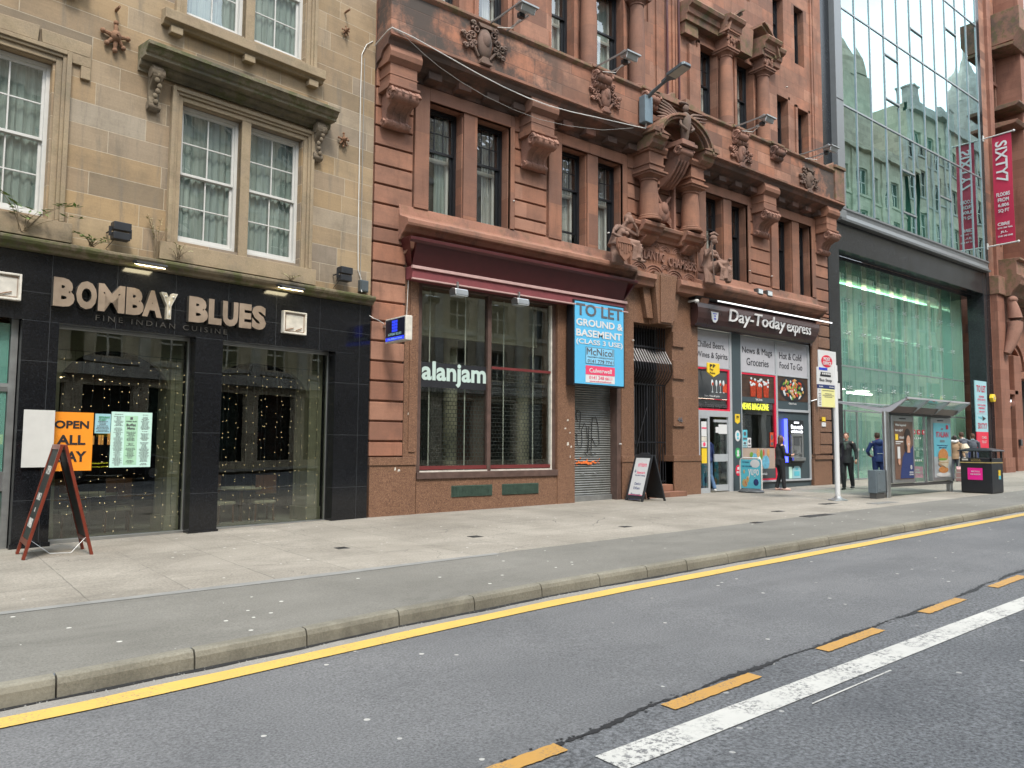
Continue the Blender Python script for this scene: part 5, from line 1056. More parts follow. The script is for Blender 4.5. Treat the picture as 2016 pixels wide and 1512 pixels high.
for k in range(12): m.box(22.80+(k%3)*.055,14.0,1.30+(k//3)*.03,22.84+(k%3)*.055,14.03,1.32+(k//3)*.03)
m.box(23.06,14.0,1.3,23.2,14.03,1.36); m.build('keypad','steel',r)
m=MB(); text(m,'free cash',22.66,23.34,2.13,2.27,14.032,bold=.02); text(m,'withdrawals',22.66,23.34,2.0,2.10,14.032,bold=.02); text(m,'inside',22.8,22.98,1.985,1.995,14.032) if False else None; m.box(22.85,14.03,2.31,23.12,14.036,2.36); m.build('lettering','atm_white',r)
r=thing('poster','small pale bank card poster under the cash machine','poster',(22.9,14.1,.52),world=True); MB().box(22.62,14.105,.52,22.80,14.125,.90).build('sheet','mint',r); m=MB(); m.prism([(22.82,.52),(23.28,.52),(23.28,.82),(23.2,.92),(22.95,.92),(22.82,.82)],'y',14.10,14.12); m.build('arched_sheet','sky_pale',r); m=MB(); m.box(22.9,14.092,.6,23.2,14.098,.75); m.ball((23.05,14.096,.83),(.08,.004,.04),8,5); m.build('printed_mark','aqua',r)
r=thing('wall_notice','white number plate with yellow notice on the brown right pier beside the shop','notice',(24.5,13.95,2.3),world=True); m=MB(); m.box(24.42,13.955,2.24,24.66,13.98,2.38); m.build('plate','sign_white',r); MB().box(24.44,13.955,2.42,24.64,13.98,2.56).build('notice','yellow_ink',r)
r=thing('wall_camera','white box camera on the right edge of the corner shop','camera',(24.1,13.9,3.2),world=True); MB().box(24.03,13.75,3.10,24.17,13.87,3.30).build('housing','white_paint',r,bevel=.01); MB().tube([(24.1,13.87,3.16),(23.92,14.05,3.08)],.02,8).build('arm','steel',r)
# ------------------------------------------------------------------ the glass office building
gl=thing('glass_office','modern office with green glass curtain wall over a black granite portal','building',(25.1,14.,0),world=True)
MX=[26.27+1.1495*k for k in range(12)]; TZ=[10.13,14.08,17.80,21.5,25.2]
m=MB()
for x in MX: m.box(x-.018,13.965,10.13,x+.018,14.06,25.2)
for z in TZ: m.box(26.24,13.97,z-.028,38.94,14.05,z+.028)
for k,z in ((3,15.28),(3,17.1),(4,10.93),(4,12.66),(5,18.98),(8,20.2),(7,12.3),(2,19.6)): m.box(MX[k]+.03,13.95,z-.03,MX[k+1]-.03,14.05,z+.03)
m.build('mullions','mullion',gl)
R=random.Random(5)
for k in range(11):
    for j in range(4):
        a,b=MX[k],MX[k+1]; c,d=TZ[j],TZ[j+1]; t1=R.uniform(-.004,.004); t2=R.uniform(-.004,.004)
        m=MB(); m.quad((a,14.0+t1,c),(b,14.0+t2,c),(b,14.0-t1,d),(a,14.0-t2,d)); m.build('glass_panel','office_glass',gl)
m=MB(); m.box(25.2,15.2,10,39.2,15.25,25.4); m.build('office_backing','office_back',gl)
m=MB()
for z in (10.13,14.08,17.8,21.5): m.box(25.9,14.1,z-.25,38.9,15.2,z+.1)
build_each(m,'floor_slab','room_grey',gl)
m=MB(); m.box(25.74,13.86,9.75,26.24,14.3,25.4); m.box(25.74,13.84,14.1,26.24,13.86,14.12); m.build('edge_frame','trim_grey',gl,bevel=.01)
m=MB(); m.box(25.1,14.08,.1,25.74,14.5,25.6); m.box(38.94,13.98,.1,39.30,14.5,25.6); build_each(m,'edge_fin','fin_black',gl)
m=MB(); m.box(38.66,13.98,10.1,38.93,14.05,25.2) if False else None
m=MB(); profile_x(m,25.75,39.0,[(14.2,9.60),(13.80,9.62),(13.78,9.70),(13.86,9.74),(13.90,9.90),(13.88,10.02),(13.84,10.06),(13.84,10.12),(14.2,10.14)]); m.build('transom_cornice','trim_grey',gl)
m=MB(); m.box(25.12,13.98,.1,25.85,14.1,9.62); m.box(25.85,14.0,8.60,38.60,14.5,9.60); m.box(38.60,13.99,.1,39.28,14.7,9.62); m.box(25.12,14.1,.1,25.85,15.2,9.6); m.box(25.85,14.5,8.45,38.6,16,8.6); build_each(m,'granite_portal','slate_granite',gl,bevel=.004)
MB().box(25.1,14.3,9.6,39.3,14.6,25.5).build('core','room_grey',gl) if False else None
# the hung glass wall of the hall
FY=14.95; FX=[25.85+1.159*k for k in range(12)]
for k in range(11):
    for c,d in ((.35,2.9),(2.93,4.60),(4.63,8.45)):
        m=MB(); m.quad((FX[k]+.01,FY,c),(FX[k+1]-.01,FY,c),(FX[k+1]-.01,FY,d),(FX[k]+.01,FY,d)); m.build('hall_glass','green_glass',gl)
m=MB()
for k in range(1,11): m.box(FX[k]-.008,FY+.03,4.63,FX[k]+.008,FY+.40,8.45)
build_each(m,'glass_fin','green_glass',gl)
m=MB()
for k in range(0,11):
    m.box(FX[k]-.006,FY-.004,.35,FX[k]+.006,FY+.004,8.45)
m.box(25.85,FY-.006,4.59,38.6,FY+.01,4.635); m.box(25.85,FY-.006,2.89,38.6,FY+.01,2.94); m.box(25.85,FY-.02,.25,38.6,FY+.03,.36); build_each(m,'glass_joint','mullion',gl)
for k in range(1,11):
    for z in (5.9,7.15,3.8):
        m=MB(); c=(FX[k],FY+.02,z)
        for sx,sz in ((-1,-1),(1,-1),(1,1),(-1,1)): m.tube([c,(c[0]+sx*.13,FY-.012,z+sz*.05)],.014,5); m.ball((c[0]+sx*.13,FY-.02,z+sz*.05),.022,7,5)
        m.tube([c,(c[0],FY+.2,z)],.02,6); m.build('spider_fitting','steel',gl)
m=MB(); m.box(25.85,14.5,.0,38.6,24,.27); m.box(25.85,24,.1,38.6,24.1,8.6); m.box(25.8,15.2,.1,25.85,24,8.6); m.box(38.6,15,.1,38.7,24,8.6); m.box(25.85,16,8.5,38.6,24,8.6); m.build('entrance_hall','cream',gl)
m=MB(); m.box(30,17.8,4.2,38.6,24,4.5); m.box(29.9,17.7,4.5,38.6,17.75,5.5); m.build('mezzanine','room_mid',gl)
m=MB(); m.box(26.0,15.4,.3,26.1,17.8,8.0); m.box(26.1,17.8,3.0,28.4,17.9,8.0); m.build('red_wall','crimson',gl)
m=MB(); 
for a,b,z,y in ((26.9,38.4,8.42,16.4),(26.9,29.6,6.6,17.0)): m.box(a,y,z-.03,b,y+.16,z)
for x,y,z in ((31.5,18,4.17),(33.2,18,4.17),(35.4,18,4.17),(29.8,20,8.47),(32.4,20,8.47),(28.5,20,8.47)): m.box(x-.35,y,z-.03,x+.35,y+.35,z)
build_each(m,'hall_light','office_light',gl)
m=MB()
for x in (29.5,34.0): m.cyl(x,18.5,.3,8.5,.28,20)
m.box(29,20,.3,33,20.6,1.35); build_each(m,'hall_column','white_paint',gl,smooth=True)
m=MB()
for k in range(34): m.disc((26.2+k*.36,FY-.006,1.45),.045,'y',10,.003); 
m.build('glass_dots','dirty_white',gl)
m=MB(); text(m,'67',25.95,26.5,5.2,6.0,FY-.01,bold=.02); m.build('building_number','white_paint',gl)
m=MB(); m.tube([(27.2,FY-.3,.3),(27.2,FY-.3,2.9)],.03,8); m.box(27.0,FY-.03,.3,27.06,FY+.05,2.9); m.box(28.6,FY-.03,.3,28.66,FY+.05,2.9); build_each(m,'door_frame','steel',gl)
# signs on it
r=thing('letting_board','tall pale TO LET board with SIXTY7 on the black granite by the yellow alarm box','sign',(37.7,13.9,1.5),world=True)
MB().box(37.08,13.93,2.25,38.35,13.97,4.52).build('board','sky_pale',r); MB().box(37.10,13.93,1.45,38.35,13.972,2.25).build('red_panel','sign_red',r)
m=MB(); text(m,'TO LET',37.22,38.22,4.02,4.32,13.925,bold=.02); text(m,'SIXTY7',37.22,38.22,2.38,2.64,13.925,bold=.01); m.build('headline','crimson',r)
m=MB(); text(m,'MODERN',37.45,38.0,3.78,3.86,13.925); text(m,'OFFICE SPACE',37.3,38.15,3.64,3.73,13.925); text(m,'EAST FACING',37.3,38.15,3.40,3.48,13.925); text(m,'BASEMENT',37.38,38.05,3.26,3.35,13.925); text(m,'5,806 SQ FT',37.4,38.05,3.10,3.19,13.925); m.box(37.2,13.925,3.58,38.2,13.93,3.585); m.box(37.2,13.925,3.05,38.2,13.93,3.055); m.build('small_lettering','pink_red',r)
m=MB(); m.prism([(37.75,2.95),(38.12,2.86),(37.78,2.74)],'y',13.92,13.93); m.build('arrow_mark','ink',r); m=MB(); text(m,'The Letting',37.3,37.7,2.80,2.93,13.925); text(m,'0141 000',37.4,38.0,2.68,2.73,13.925) if False else None; m.build('mark_lettering','aqua',r)
m=MB(); text(m,'CLASS',37.6,38.1,1.95,2.05,13.925); text(m,'TO LET',37.6,38.1,1.75,1.86,13.925); m.build('lower_lettering','sign_white',r)
r=thing('alarm_box','yellow hexagonal alarm box on the black granite edge of the glass office','alarm box',(38.85,13.9,3.7)); m=MB(); m.disc((0,-.1,.1),.2,'y',6,.16); m.build('cover','yellow_ink',r,bevel=.02); MB().disc((0,-.11,.1),.08,'y',12,.02).build('lens','cream',r)
r=thing('banner','tall crimson SIXTY7 banner hung between two white poles','banner',(39.2,13.9,11.2),world=True)
# the banner hangs square to the wall
BX=39.25
m=MB(); n=14
for j in range(n):
    z0=10.95+5.1*j/n; z1=10.95+5.1*(j+1)/n; w=lambda z:.03*sin(z*1.3)
    m.hexa([(BX+w(z0),12.82,z0),(BX+w(z0)+.012,12.82,z0),(BX+w(z0)+.012,13.62,z0),(BX+w(z0),13.62,z0),(BX+w(z1),12.82,z1),(BX+w(z1)+.012,12.82,z1),(BX+w(z1)+.012,13.62,z1),(BX+w(z1),13.62,z1)])
m.build('cloth','crimson',r); m=MB()
for z in (10.9,16.07): m.tube([(BX,12.72,z),(BX,14.0,z-.02)],.035,8); m.ball((BX,12.70,z),.06,8,6); m.box(BX-.06,13.95,z-.14,BX+.06,14.02,z+.14)
m.build('pole','white_paint',r)
m=MB(); me,a,b,c,d=glyphs('SIXTY7',.02,0,.5,1.)
# letters run down the banner, reading from the top
sx=1.95/(b-a); sz=.50/(d-c)
m.mesh(me,Matrix(((0,0,.012,BX-.045),(0,-sz,0,13.48+c*sz),(-sx,0,0,15.72+a*sx),(0,0,0,1)))); 
for t_,z0,z1,y0,y1 in [('FLOORS',13.12,13.30,13.5,12.95),('FROM',12.86,13.04,13.45,13.0),('6,806',12.6,12.78,13.45,13.0),('SQ FT',12.34,12.52,13.45,13.0),('CBRE',11.75,11.9,13.5,13.0),('0141 204 7666',11.6,11.68,13.5,12.9),('JLL',11.38,11.5,13.4,13.1),('0141 248 6040',11.22,11.3,13.5,12.9)]:
    text(m,t_,-y0,-y1,z0,z1,BX-.04,ax='x',bold=.02,depth=.012)
m.build('lettering','sign_white',r)
# ------------------------------------------------------------------ far red building
fb=thing('sandstone_building','dim red sandstone building with a rounded arch past the glass office','building',(39.35,14.,0),world=True)
m=MB(); m.wall(39.32,40.5,.1,26,14.0,[],.3); m.wall(40.5,48,.1,9.2,14.25,[(40.85,.45,41.75,3.5),(43.5,.6,46,5)],.6); m.wall(40.5,41.8,9.2,26,14.2,[(40.62,11.3,41.65,13.6),(40.62,17.9,41.65,20.4)],.3); m.wall(42.6,47,9.2,26,13.1,[(43,11,44.6,14),(43,17.6,44.6,20.6)],.3)
m.box(39.32,14.3,.1,39.4,20,26); m.box(40.4,14.0,.1,40.5,14.4,26); m.build('wall','red_stone',fb)
m=MB(); m.box(39.4,13.70,.1,40.42,14.05,8.7); m.box(39.36,13.62,.1,40.5,14.05,1.1); m.box(41.8,13.95,.1,42.7,14.4,6.0); m.prism([(41.8,9.2),(42.6,9.2),(42.6,26),(41.8,26)],'y',13.1,14.2); m.box(39.95,13.85,8.7,40.42,14.05,26)
build_each(m,'pilaster','red_dim',fb,bevel=.02)
m=MB(); m.prism([(14.2,8.6),(13.4,8.6),(13.3,8.8),(13.0,9.1),(12.95,9.3),(12.9,9.4),(12.9,9.5),(13.1,9.6),(13.1,10.2),(12.95,10.25),(12.95,10.35),(14.2,10.4)],'x',40.1,48); m.prism([(14.0,8.65),(13.6,8.65),(13.6,9.5),(14,9.55)],'x',39.35,40.4)
m.prism([(14.2,16.9),(13.05,16.95),(12.95,17.1),(14.2,17.2)],'x',40.6,48); m.prism([(14.2,17.75),(13.0,17.8),(12.85,17.9),(12.85,17.98),(14.2,18.)],'x',40.6,48); m.prism([(14.2,21.0),(13.0,21.0),(12.7,21.5),(12.7,22.6),(14.2,22.6)],'x',40.6,48); m.prism([(14.2,20.8),(13,20.75),(12.9,20.9),(14.2,20.95)],'x',40.5,48)
build_each(m,'balcony','red_coping',fb,bevel=.02)
m=MB() ; pts=[]
for k in range(15):
    t_=k/14; pts.append((39.95+.28*sin(t_*3.1)+.3*t_,13.60-.25*sin(t_*2.6),5.9+2.6*t_))
m.tube(pts,[.16+.16*sin(k/14*pi) for k in range(15)],10); m.ball((40.35,13.4,8.45),(.3,.2,.18),12,8); m.build('scroll_bracket','red_carved',fb,smooth=True)
m=MB(); c=41.95;cz=5.3
for k in range(12):
    a,b=pi*k/12,pi*(k+1)/12
    for (r0,r1,yf) in ((1.05,1.25,14.05),(1.25,1.42,13.95)):
        P=lambda R,t:(c+R*cos(t),cz+R*sin(t)*1.05); A,B,C,D=P(r0,a),P(r0,b),P(r1,b),P(r1,a)
        m.hexa([(A[0],yf,A[1]),(D[0],yf,D[1]),(D[0],14.3,D[1]),(A[0],14.3,A[1]),(B[0],yf,B[1]),(C[0],yf,C[1]),(C[0],14.3,C[1]),(B[0],14.3,B[1])])
m.box(40.7,13.95,4.1,42.2,14.3,4.3); m.box(40.75,13.85,3.5,41.0,14.3,3.7); m.build('arch','red_dim',fb,bevel=.01)
m=MB(); m.prism([(c+1.05*cos(pi*k/12),cz+1.05*sin(pi*k/12)) for k in range(13)],'y',14.235,14.24); m.build('arch_recess','red_dim',fb)
m=MB(); m.box(40.5,14.9,.1,47,15,26); m.box(40.85,14.5,.45,41.75,14.6,3.5); m.build('interior_wall','dark_room',fb)
for a,c_,b,d in ((40.62,11.3,41.65,13.6),(40.62,17.9,41.65,20.4),(43,11,44.6,14),(43,17.6,44.6,20.6)):
    y=14.35 if a<42 else 13.3; m=MB(); f=.09; m.box(a,y,c_,a+f,y+.1,d); m.box(b-f,y,c_,b,y+.1,d); m.box(a+f,y,d-f,b-f,y+.1,d); m.box(a+f,y,c_,b-f,y+.1,c_+f); m.box(a+f,y,c_+(d-c_)*.6,b-f,y+.1,c_+(d-c_)*.6+.08); o=m.build('window','burgundy',fb); MB().box(a+f,y+.05,c_+f,b-f,y+.06,d-f).build('pane','sash_glass',o)
m=MB(); m.box(40.62,14.1,19.35,41.65,14.35,19.5); m.build('window_transom','red_dim',fb)
r=thing('gym_sign','small black sign reading REGYM over the far dark doorway','sign',(41.3,13.9,3.6),world=True); MB().box(40.80,14.12,3.45,41.9,14.22,3.98).build('panel','black_paint',r); m=MB(); text(m,'REGYM',40.86,41.75,3.6,3.86,14.115,bold=.03); m.build('lettering','atm_white',r)
r=thing('intercom','small black entry box right of the far dark doorway','intercom',(42.05,13.94,1.8)); MB().box(-.12,-.1,-.15,.12,0,.15).build('case','black_plastic',r,bevel=.01); MB().box(-.08,-.11,-.1,.08,-.1,.1).build('panel','steel_dark',r)
# ------------------------------------------------------------------ buildings across the street, behind the camera: they fill the reflections
def opposite(x0,x1,h,mt,tr,lb,fl,ww,sp,seed,tower=False):
    b=thing('street_building',lb,'building',(x0,-9.,0),world=True); R=random.Random(seed); holes=[]
    nb=int((x1-x0)/sp); dx=(x1-x0)/nb
    for f in range(fl):
        z0=5.4+f*(h-6.5)/fl
        for k in range(nb): c=x0+dx*(k+.5); holes.append((c-ww/2,z0,c+ww/2,z0+(h-6.5)/fl*.62))
    for k in range(nb): c=x0+dx*(k+.5); holes.append((c-dx*.38,.6,c+dx*.38,4.1))
    m=MB(); xs=holes; m.wall(-x1,-x0,-.5,h,0,[(-c,b_,-a,d) for a,b_,c,d in holes],.35)
    M=Matrix(((-1,0,0,0),(0,-1,0,-9.),(0,0,1,0),(0,0,0,1))); m.v=[tuple(M@Vector(p)) for p in m.v]
    m.quad((x0,-9,-.5),(x0,-22,-.5),(x0,-22,h),(x0,-9,h)); m.quad((x1,-9,-.5),(x1,-9,h),(x1,-22,h),(x1,-22,-.5)); m.build('wall',mt,b)
    m=MB(); m.box(x0,-9.5,h-.9,x1,-8.5,h-.5); m.box(x0,-9.3,h-.5,x1,-8.9,h+.5); m.box(x0,-9.2,4.5,x1,-8.7,5.0)
    for f in range(fl): m.box(x0,-9.1,5.1+f*(h-6.5)/fl,x1,-8.88,5.3+f*(h-6.5)/fl)
    for k in range(nb+1): m.box(x0+dx*k-.25,-9.05,5.,x0+dx*k+.25,-8.82,h-.9)
    for k in range(nb):
        if k%3==1: m.box(x0+dx*k,-11,h,x0+dx*k+1.3,-10,h+3.2); m.box(x0+dx*k-.1,-11.1,h+3.2,x0+dx*k+1.4,-9.9,h+3.4)
    build_each(m,'cornice',tr,b)
    if tower:
        m=MB(); c=(x0+x1)/2; m.box(c-2.5,-14,h,c+2.5,-9.2,h+7); m.lathe([(2.6,h+7),(2.3,h+9),(.9,h+12),(.2,h+15),(0,h+15)],c,-11.6,10); m.build('tower',tr,b)
    hs=[q for q in holes if q[1]>4]; a,b_,c,d=hs[0]; w=c-a; h_=d-b_
    m=MB(); m.box(w/2-.04,-.01,0,w/2+.04,.03,h_); m.box(0,-.01,h_/2-.04,w,.03,h_/2+.04); m.box(0,-.01,0,.07,.03,h_); m.box(w-.07,-.01,0,w,.03,h_); m.box(0,-.01,h_-.07,w,.03,h_)
    wf=m.build('window','dirty_white',b); pn=MB().box(0,-.04,0,w,-.02,h_).build('pane','dark_mirror',wf); first=True
    for a,b_,c,d in hs:
        q=wf if first else copy_tree(wf,b); first=False; q.location=Vector((a,-9.26,b_))-Vector(b['_w'])
    m=MB(); m.box(x0,-9.6,-.5,x1,-9.5,4.4); m.build('shopfront','dark_mirror',b)

opposite(-40,-12,18,'far_grey','far_grey','grey stone building across the street, far down the hill behind the camera',4,1.3,2.9,1)
opposite(-12,12,17,'far_tan','far_tan','tan stone building across the street, right behind the camera',4,1.4,3.0,2)
opposite(12,36,21,'far_tan','far_grey','ornate stone building across the street, up from the camera',5,1.3,2.7,3,True)
opposite(36,62,19,'far_grey','far_grey','grey stone building across the street opposite the glass office',4,1.4,2.8,4)
opposite(62,84,31.5,'far_tan','far_tan','tall tan building across the street, farther up the hill',6,1.5,3.1,5,True)
opposite(84,130,39,'far_tan','far_grey','tallest tan building across the street at the top of the hill',7,1.5,3.1,6,True)

m=MB()
for y in (20.6,): m.box(27,y,8.38,38,y+.14,8.42)  # extra glowing tubes deep inside, added to brighten the hall
m.box(30.4,19,4.12,38,19.12,4.16); m.build('hall_fill_tube','hall_fill_tube',gl) if False else build_each(m,'hall_fill_tube','hall_fill_tube',gl)
for x,y in ((30.6,19.0),(32.2,19.2)):
    m=MB(); m.box(x-.35,y-.3,.62,x+.35,y+.3,.72); m.box(x-.35,y+.22,.72,x+.35,y+.32,1.15); m.cyl(x,y,.27,.62,.04); m.build('lobby_seat','crimson',gl,bevel=.03)
m=MB(); m.box(34,18.9,.3,34.1,21,3.2); m.box(36.6,18.9,.3,36.7,21,3.2); build_each(m,'lobby_partition','room_grey',gl)
# a parked van and a taxi across the road, seen only in the shop windows
def vehicle(name,lb,cat,x,y,L,Hh,mt,prof):
    r=thing(name,lb,cat,(x,y,gr(x))); m=MB(); W_=.9
    m.prism(prof,'y',-W_,W_); o=m.build('body',mt,r,bevel=.06,smooth=True,angle=35)
    return r
vn=vehicle('parked_van','dark blue panel van parked across the road','van',5.6,-4.4,5,2.3,'van_blue',[(-2.5,.35),(2.35,.35),(2.5,.6),(2.45,1.0),(1.75,1.15),(1.15,2.0),(.8,2.15),(-2.4,2.2),(-2.5,2.0)])
tx=vehicle('parked_taxi','black taxi parked behind the van across the road','taxi',11.2,-4.3,4.5,1.7,'car_black',[(-2.2,.3),(2.15,.3),(2.25,.55),(2.2,.95),(1.2,1.1),(.65,1.66),(.4,1.74),(-1.3,1.74),(-1.9,1.5),(-2.2,1.0)])
for r,w,a,b,h0,h1 in ((vn,.9,-.2,1.15,1.2,1.95),(tx,.9,-1.3,.75,1.1,1.6)):
    for sg in (-1,1):
        MB().hexa([(a,sg*w,h0),(b+.35,sg*w,h0),(b+.35,sg*(w+.012),h0),(a,sg*(w+.012),h0),(a,sg*w,h1),(b,sg*w,h1),(b,sg*(w+.012),h1),(a,sg*(w+.012),h1)]).build('side_window','dark_mirror',r)
    for wx in (-1.45,1.45):
        for sg in (-1,1):
            q=MB(); q.tube([(wx,sg*.72,.34),(wx,sg*.92,.34)],.34,24); o=q.build('wheel','tyre',r); q=MB(); q.tube([(wx,sg*.915,.34),(wx,sg*.935,.34)],.2,12); q.build('rim','steel',o)
    for sg in (-1,1): MB().ball((2.32,sg*.62,.75),(.12,.16,.1),10,6).build('headlight','ice',r)
o=MB().box(-1.2,.905,1.2,1.0,.915,1.5).build('side_band','tar',vn); m=MB(); 
m=MB(); m.box(-1.4,.905,.72,1.2,.915,.76); m.box(-1.4,.905,.60,1.2,.915,.63); m.build('side_stripe','neon_yellow',tx); MB().box(-.2,-.35,1.76,.25,.35,1.9).build('roof_light','yellow_ink',tx)
# ------------------------------------------------------------------ street things
def rot(x,y,z,rz): return Matrix.Translation((x,y,z))@Matrix.Rotation(rz,4,'Z')
# mahogany A-board by the restaurant (opens along the street)
z=gp(1.7); r=thing('sandwich_board','tall mahogany A-board with a chalkboard reading OPEN LUNCH & DINNER by the restaurant door','sandwich board',(1.72,12.28,z),0)
Wd=.36; Ht=1.50; Sp=.40
def leaf(sg,parent):
    m=MB(); top=(sg*.02,Ht); bot=(sg*Sp,0.0); dx=bot[0]-top[0]; L=math.hypot(dx,Ht); t=(-dx/L*sg*sg,Ht/L)
    ex=Vector((dx/L,0,-Ht/L)); nx=Vector((Ht/L*sg,0,dx/L*sg)) # along leaf down, outward normal
    def bx(y0,y1,l0,l1,d0,d1,mm):
        P=[]
        for l in (l0,l1):
            for d in (d0,d1):
                for y in (y0,y1):
                    q=Vector((top[0],0,Ht))+ex*l+nx*d; P.append((q.x,y,q.z))
        a=[P[0],P[1],P[3],P[2],P[4],P[5],P[7],P[6]]; mm.hexa(a)
    w=.05
    bx(-Wd,-Wd+w,0,L,-.02,.02,m); bx(Wd-w,Wd,0,L,-.02,.02,m); bx(-Wd+w,Wd-w,0,.07,-.018,.018,m); bx(-Wd+w,Wd-w,L-.24,L-.17,-.018,.018,m)
    o=m.build('frame','mahogany',parent,bevel=.004)
    b=MB(); bx(-Wd+w,Wd-w,.07,L-.24,-.008,.006,b); b.build('chalkboard','chalkboard',o); return o,top,ex,nx
o,top,ex,nx=leaf(-1,r); leaf(1,r)
m=MB(); 
for tx,l0,l1,y0,y1 in [('OPEN',.30,.42,.16,-.18),('LUNCH',.68,.78,.2,-.12),('&',.88,.94,.05,-.02),('DINNER',1.03,1.15,.2,-.14)]:
    me,a,b,c,d=glyphs(tx,-.005,0,.5,1.); sy=(y1-y0)/(b-a); sz=(l0-l1)/(d-c)
    # x of lettering runs along -y, y of lettering runs up the leaf
    base=Vector((top[0],0,Ht))+nx*.010
    U=Vector((0,1,0))*sy; Vv=ex*sz; O=base+Vector((0,y0,0))-U*a+ex*l1-Vv*c
    m.mesh(me,Matrix(((U.x,Vv.x,nx.x*.002,O.x),(U.y,Vv.y,nx.y*.002,O.y),(U.z,Vv.z,nx.z*.002,O.z),(0,0,0,1))))
m.build('chalk_lettering','chalk',o)
m=MB(); m.tube([(-.33,-.3,.25),(-.1,-.34,.06),(.15,-.34,.05),(.33,-.3,.25)],.003,5); m.build('chain','steel',r)
# black plastic A-board
def aboard(name,lb,x,y,rz,W,H,sp,mt):
    r=thing(name,lb,'sandwich board',(x,y,gp(x)),rz); 
    for sg in (-1,1):
        m=MB(); P=lambda yy,zz,d:(sg*(.03+sp*(1-zz/H))+sg*d,yy,zz)
        def bx(y0,y1,z0,z1,d0,d1,mm): mm.hexa([P(y0,z0,d0),P(y1,z0,d0),P(y1,z0,d1),P(y0,z0,d1),P(y0,z1,d0),P(y1,z1,d0),P(y1,z1,d1),P(y0,z1,d1)])
        bx(-W,-W+.06,0,H,-.02,.02,m); bx(W-.06,W,0,H,-.02,.02,m); bx(-W+.06,W-.06,H-.07,H,-.02,.02,m); bx(-W+.06,W-.06,.06,.13,-.02,.02,m); bx(-W+.06,W-.06,.1,H-.05,-.006,.006,m); bx(-.15,.15,H,H+.05,-.02,.015,m)
        o=m.build('panel',mt,r,bevel=.008)
        if sg==-1:
            q=MB(); bx(-W+.07,W-.07,.14,H-.08,.007,.012,q); q.build('poster','sign_white',o)
            def tx(s_,y0,y1,z0,z1,mm):
                me,a,b,c,d=glyphs(s_,.01,0,.5,1.); sy=(y1-y0)/(b-a); kz=(z1-z0)/(d-c)
                f=lambda zz:-(.03+sp*(1-zz/H))-.013
                mm.mesh(me,Matrix(((0,kz*sp/H,.002,f(z0)-c*kz*sp/H),(sy,0,0,y0-a*sy),(0,kz,0,z0-c*kz),(0,0,0,1))))
            q=MB(); tx('erricare',.13,-.2,H-.30,H-.19,q); tx('Stewart',.12,-.2,H-.48,H-.41,q); q.build('red_lettering','pink_red',o)
            q=MB(); tx('First Aid Training',.16,-.22,H-.55,H-.50,q); tx('+',.22,.15,H-.46,H-.38,q); tx('Check in',.12,-.12,H-.76,H-.69,q); tx('8.45am',.12,-.12,H-.87,H-.80,q); tx('Please wait',.18,-.18,H-1.03,H-.96,q); tx('here to check in',.22,-.22,H-1.13,H-1.07,q); q.build('blue_lettering','navy',o)
            q=MB(); bx(-W+.07,W-.07,.145,.16,.012,.014,q); q.build('red_rule','pink_red',o)
    return r
aboard('sandwich_board','black plastic A-board with a white check in poster before the gated doorway',14.92,13.38,radians(-8),.34,1.16,.34,'black_plastic')
# curved base forecourt sign
r=thing('pavement_sign','white framed pavement sign with a turquoise yuga drinks poster on a dark rubber base','pavement sign',(19.52,13.42,gp(19.5)))
m=MB(); m.lathe([(0,0),(.34,0),(.36,.03),(.33,.07),(.2,.11),(0,.12)],0,0,24); m.v=[(a*.75,b*1.15,c) for a,b,c in m.v]; m.build('base','dark_grey',r,smooth=True)
m=MB(); h=1.0; w=.36; pts=[(-.0,-w,.08),(0,-w,h-.1),(0,-w+.03,h-.03),(0,-w+.1,h),(0,w-.1,h),(0,w-.03,h-.03),(0,w,h-.1),(0,w,.08)]; m.tube(pts,.022,8); m.build('frame','white_paint',r,smooth=True)
o=MB().box(-.012,-w+.03,.12,.012,w-.03,h-.04).build('poster','aqua',r); m=MB(); m.ball((-.014,.0-.15,.84),(.004,.16,.12),12,8); m.build('white_patch','sign_white',o)
def ptx(s_,y0,y1,z0,z1,x,mm,bold=.0):
    me,a,b,c,d=glyphs(s_,bold,0,.5,1.); sy=(y1-y0)/(b-a); sz=(z1-z0)/(d-c); mm.mesh(me,Matrix(((0,0,.003,x),(sy,0,0,y0-a*sy),(0,sz,0,z0-c*sz),(0,0,0,1))))
m=MB(); ptx('yugo',.08,-.28,.42,.68,-.015,m,.02); m.build('lettering','sign_white',o); m=MB(); ptx('NEW DRINKS',.28,.05,.86,.9,-.015,m); ptx('FOR THE SUMMER',.28,-.05,.74,.78,-.015,m); m.ball((-.014,-.18,.30),(.004,.09,.1),14,8); m.build('dark_marks','navy',o); m=MB(); m.ball((-.014,.2,.27),(.004,.1,.12),10,8); m.ball((-.015,.1,.38),(.004,.05,.09),8,6); m.ball((-.014,.22,.6),(.004,.03,.06),8,6); m.build('fruit_print','food_mix',o)
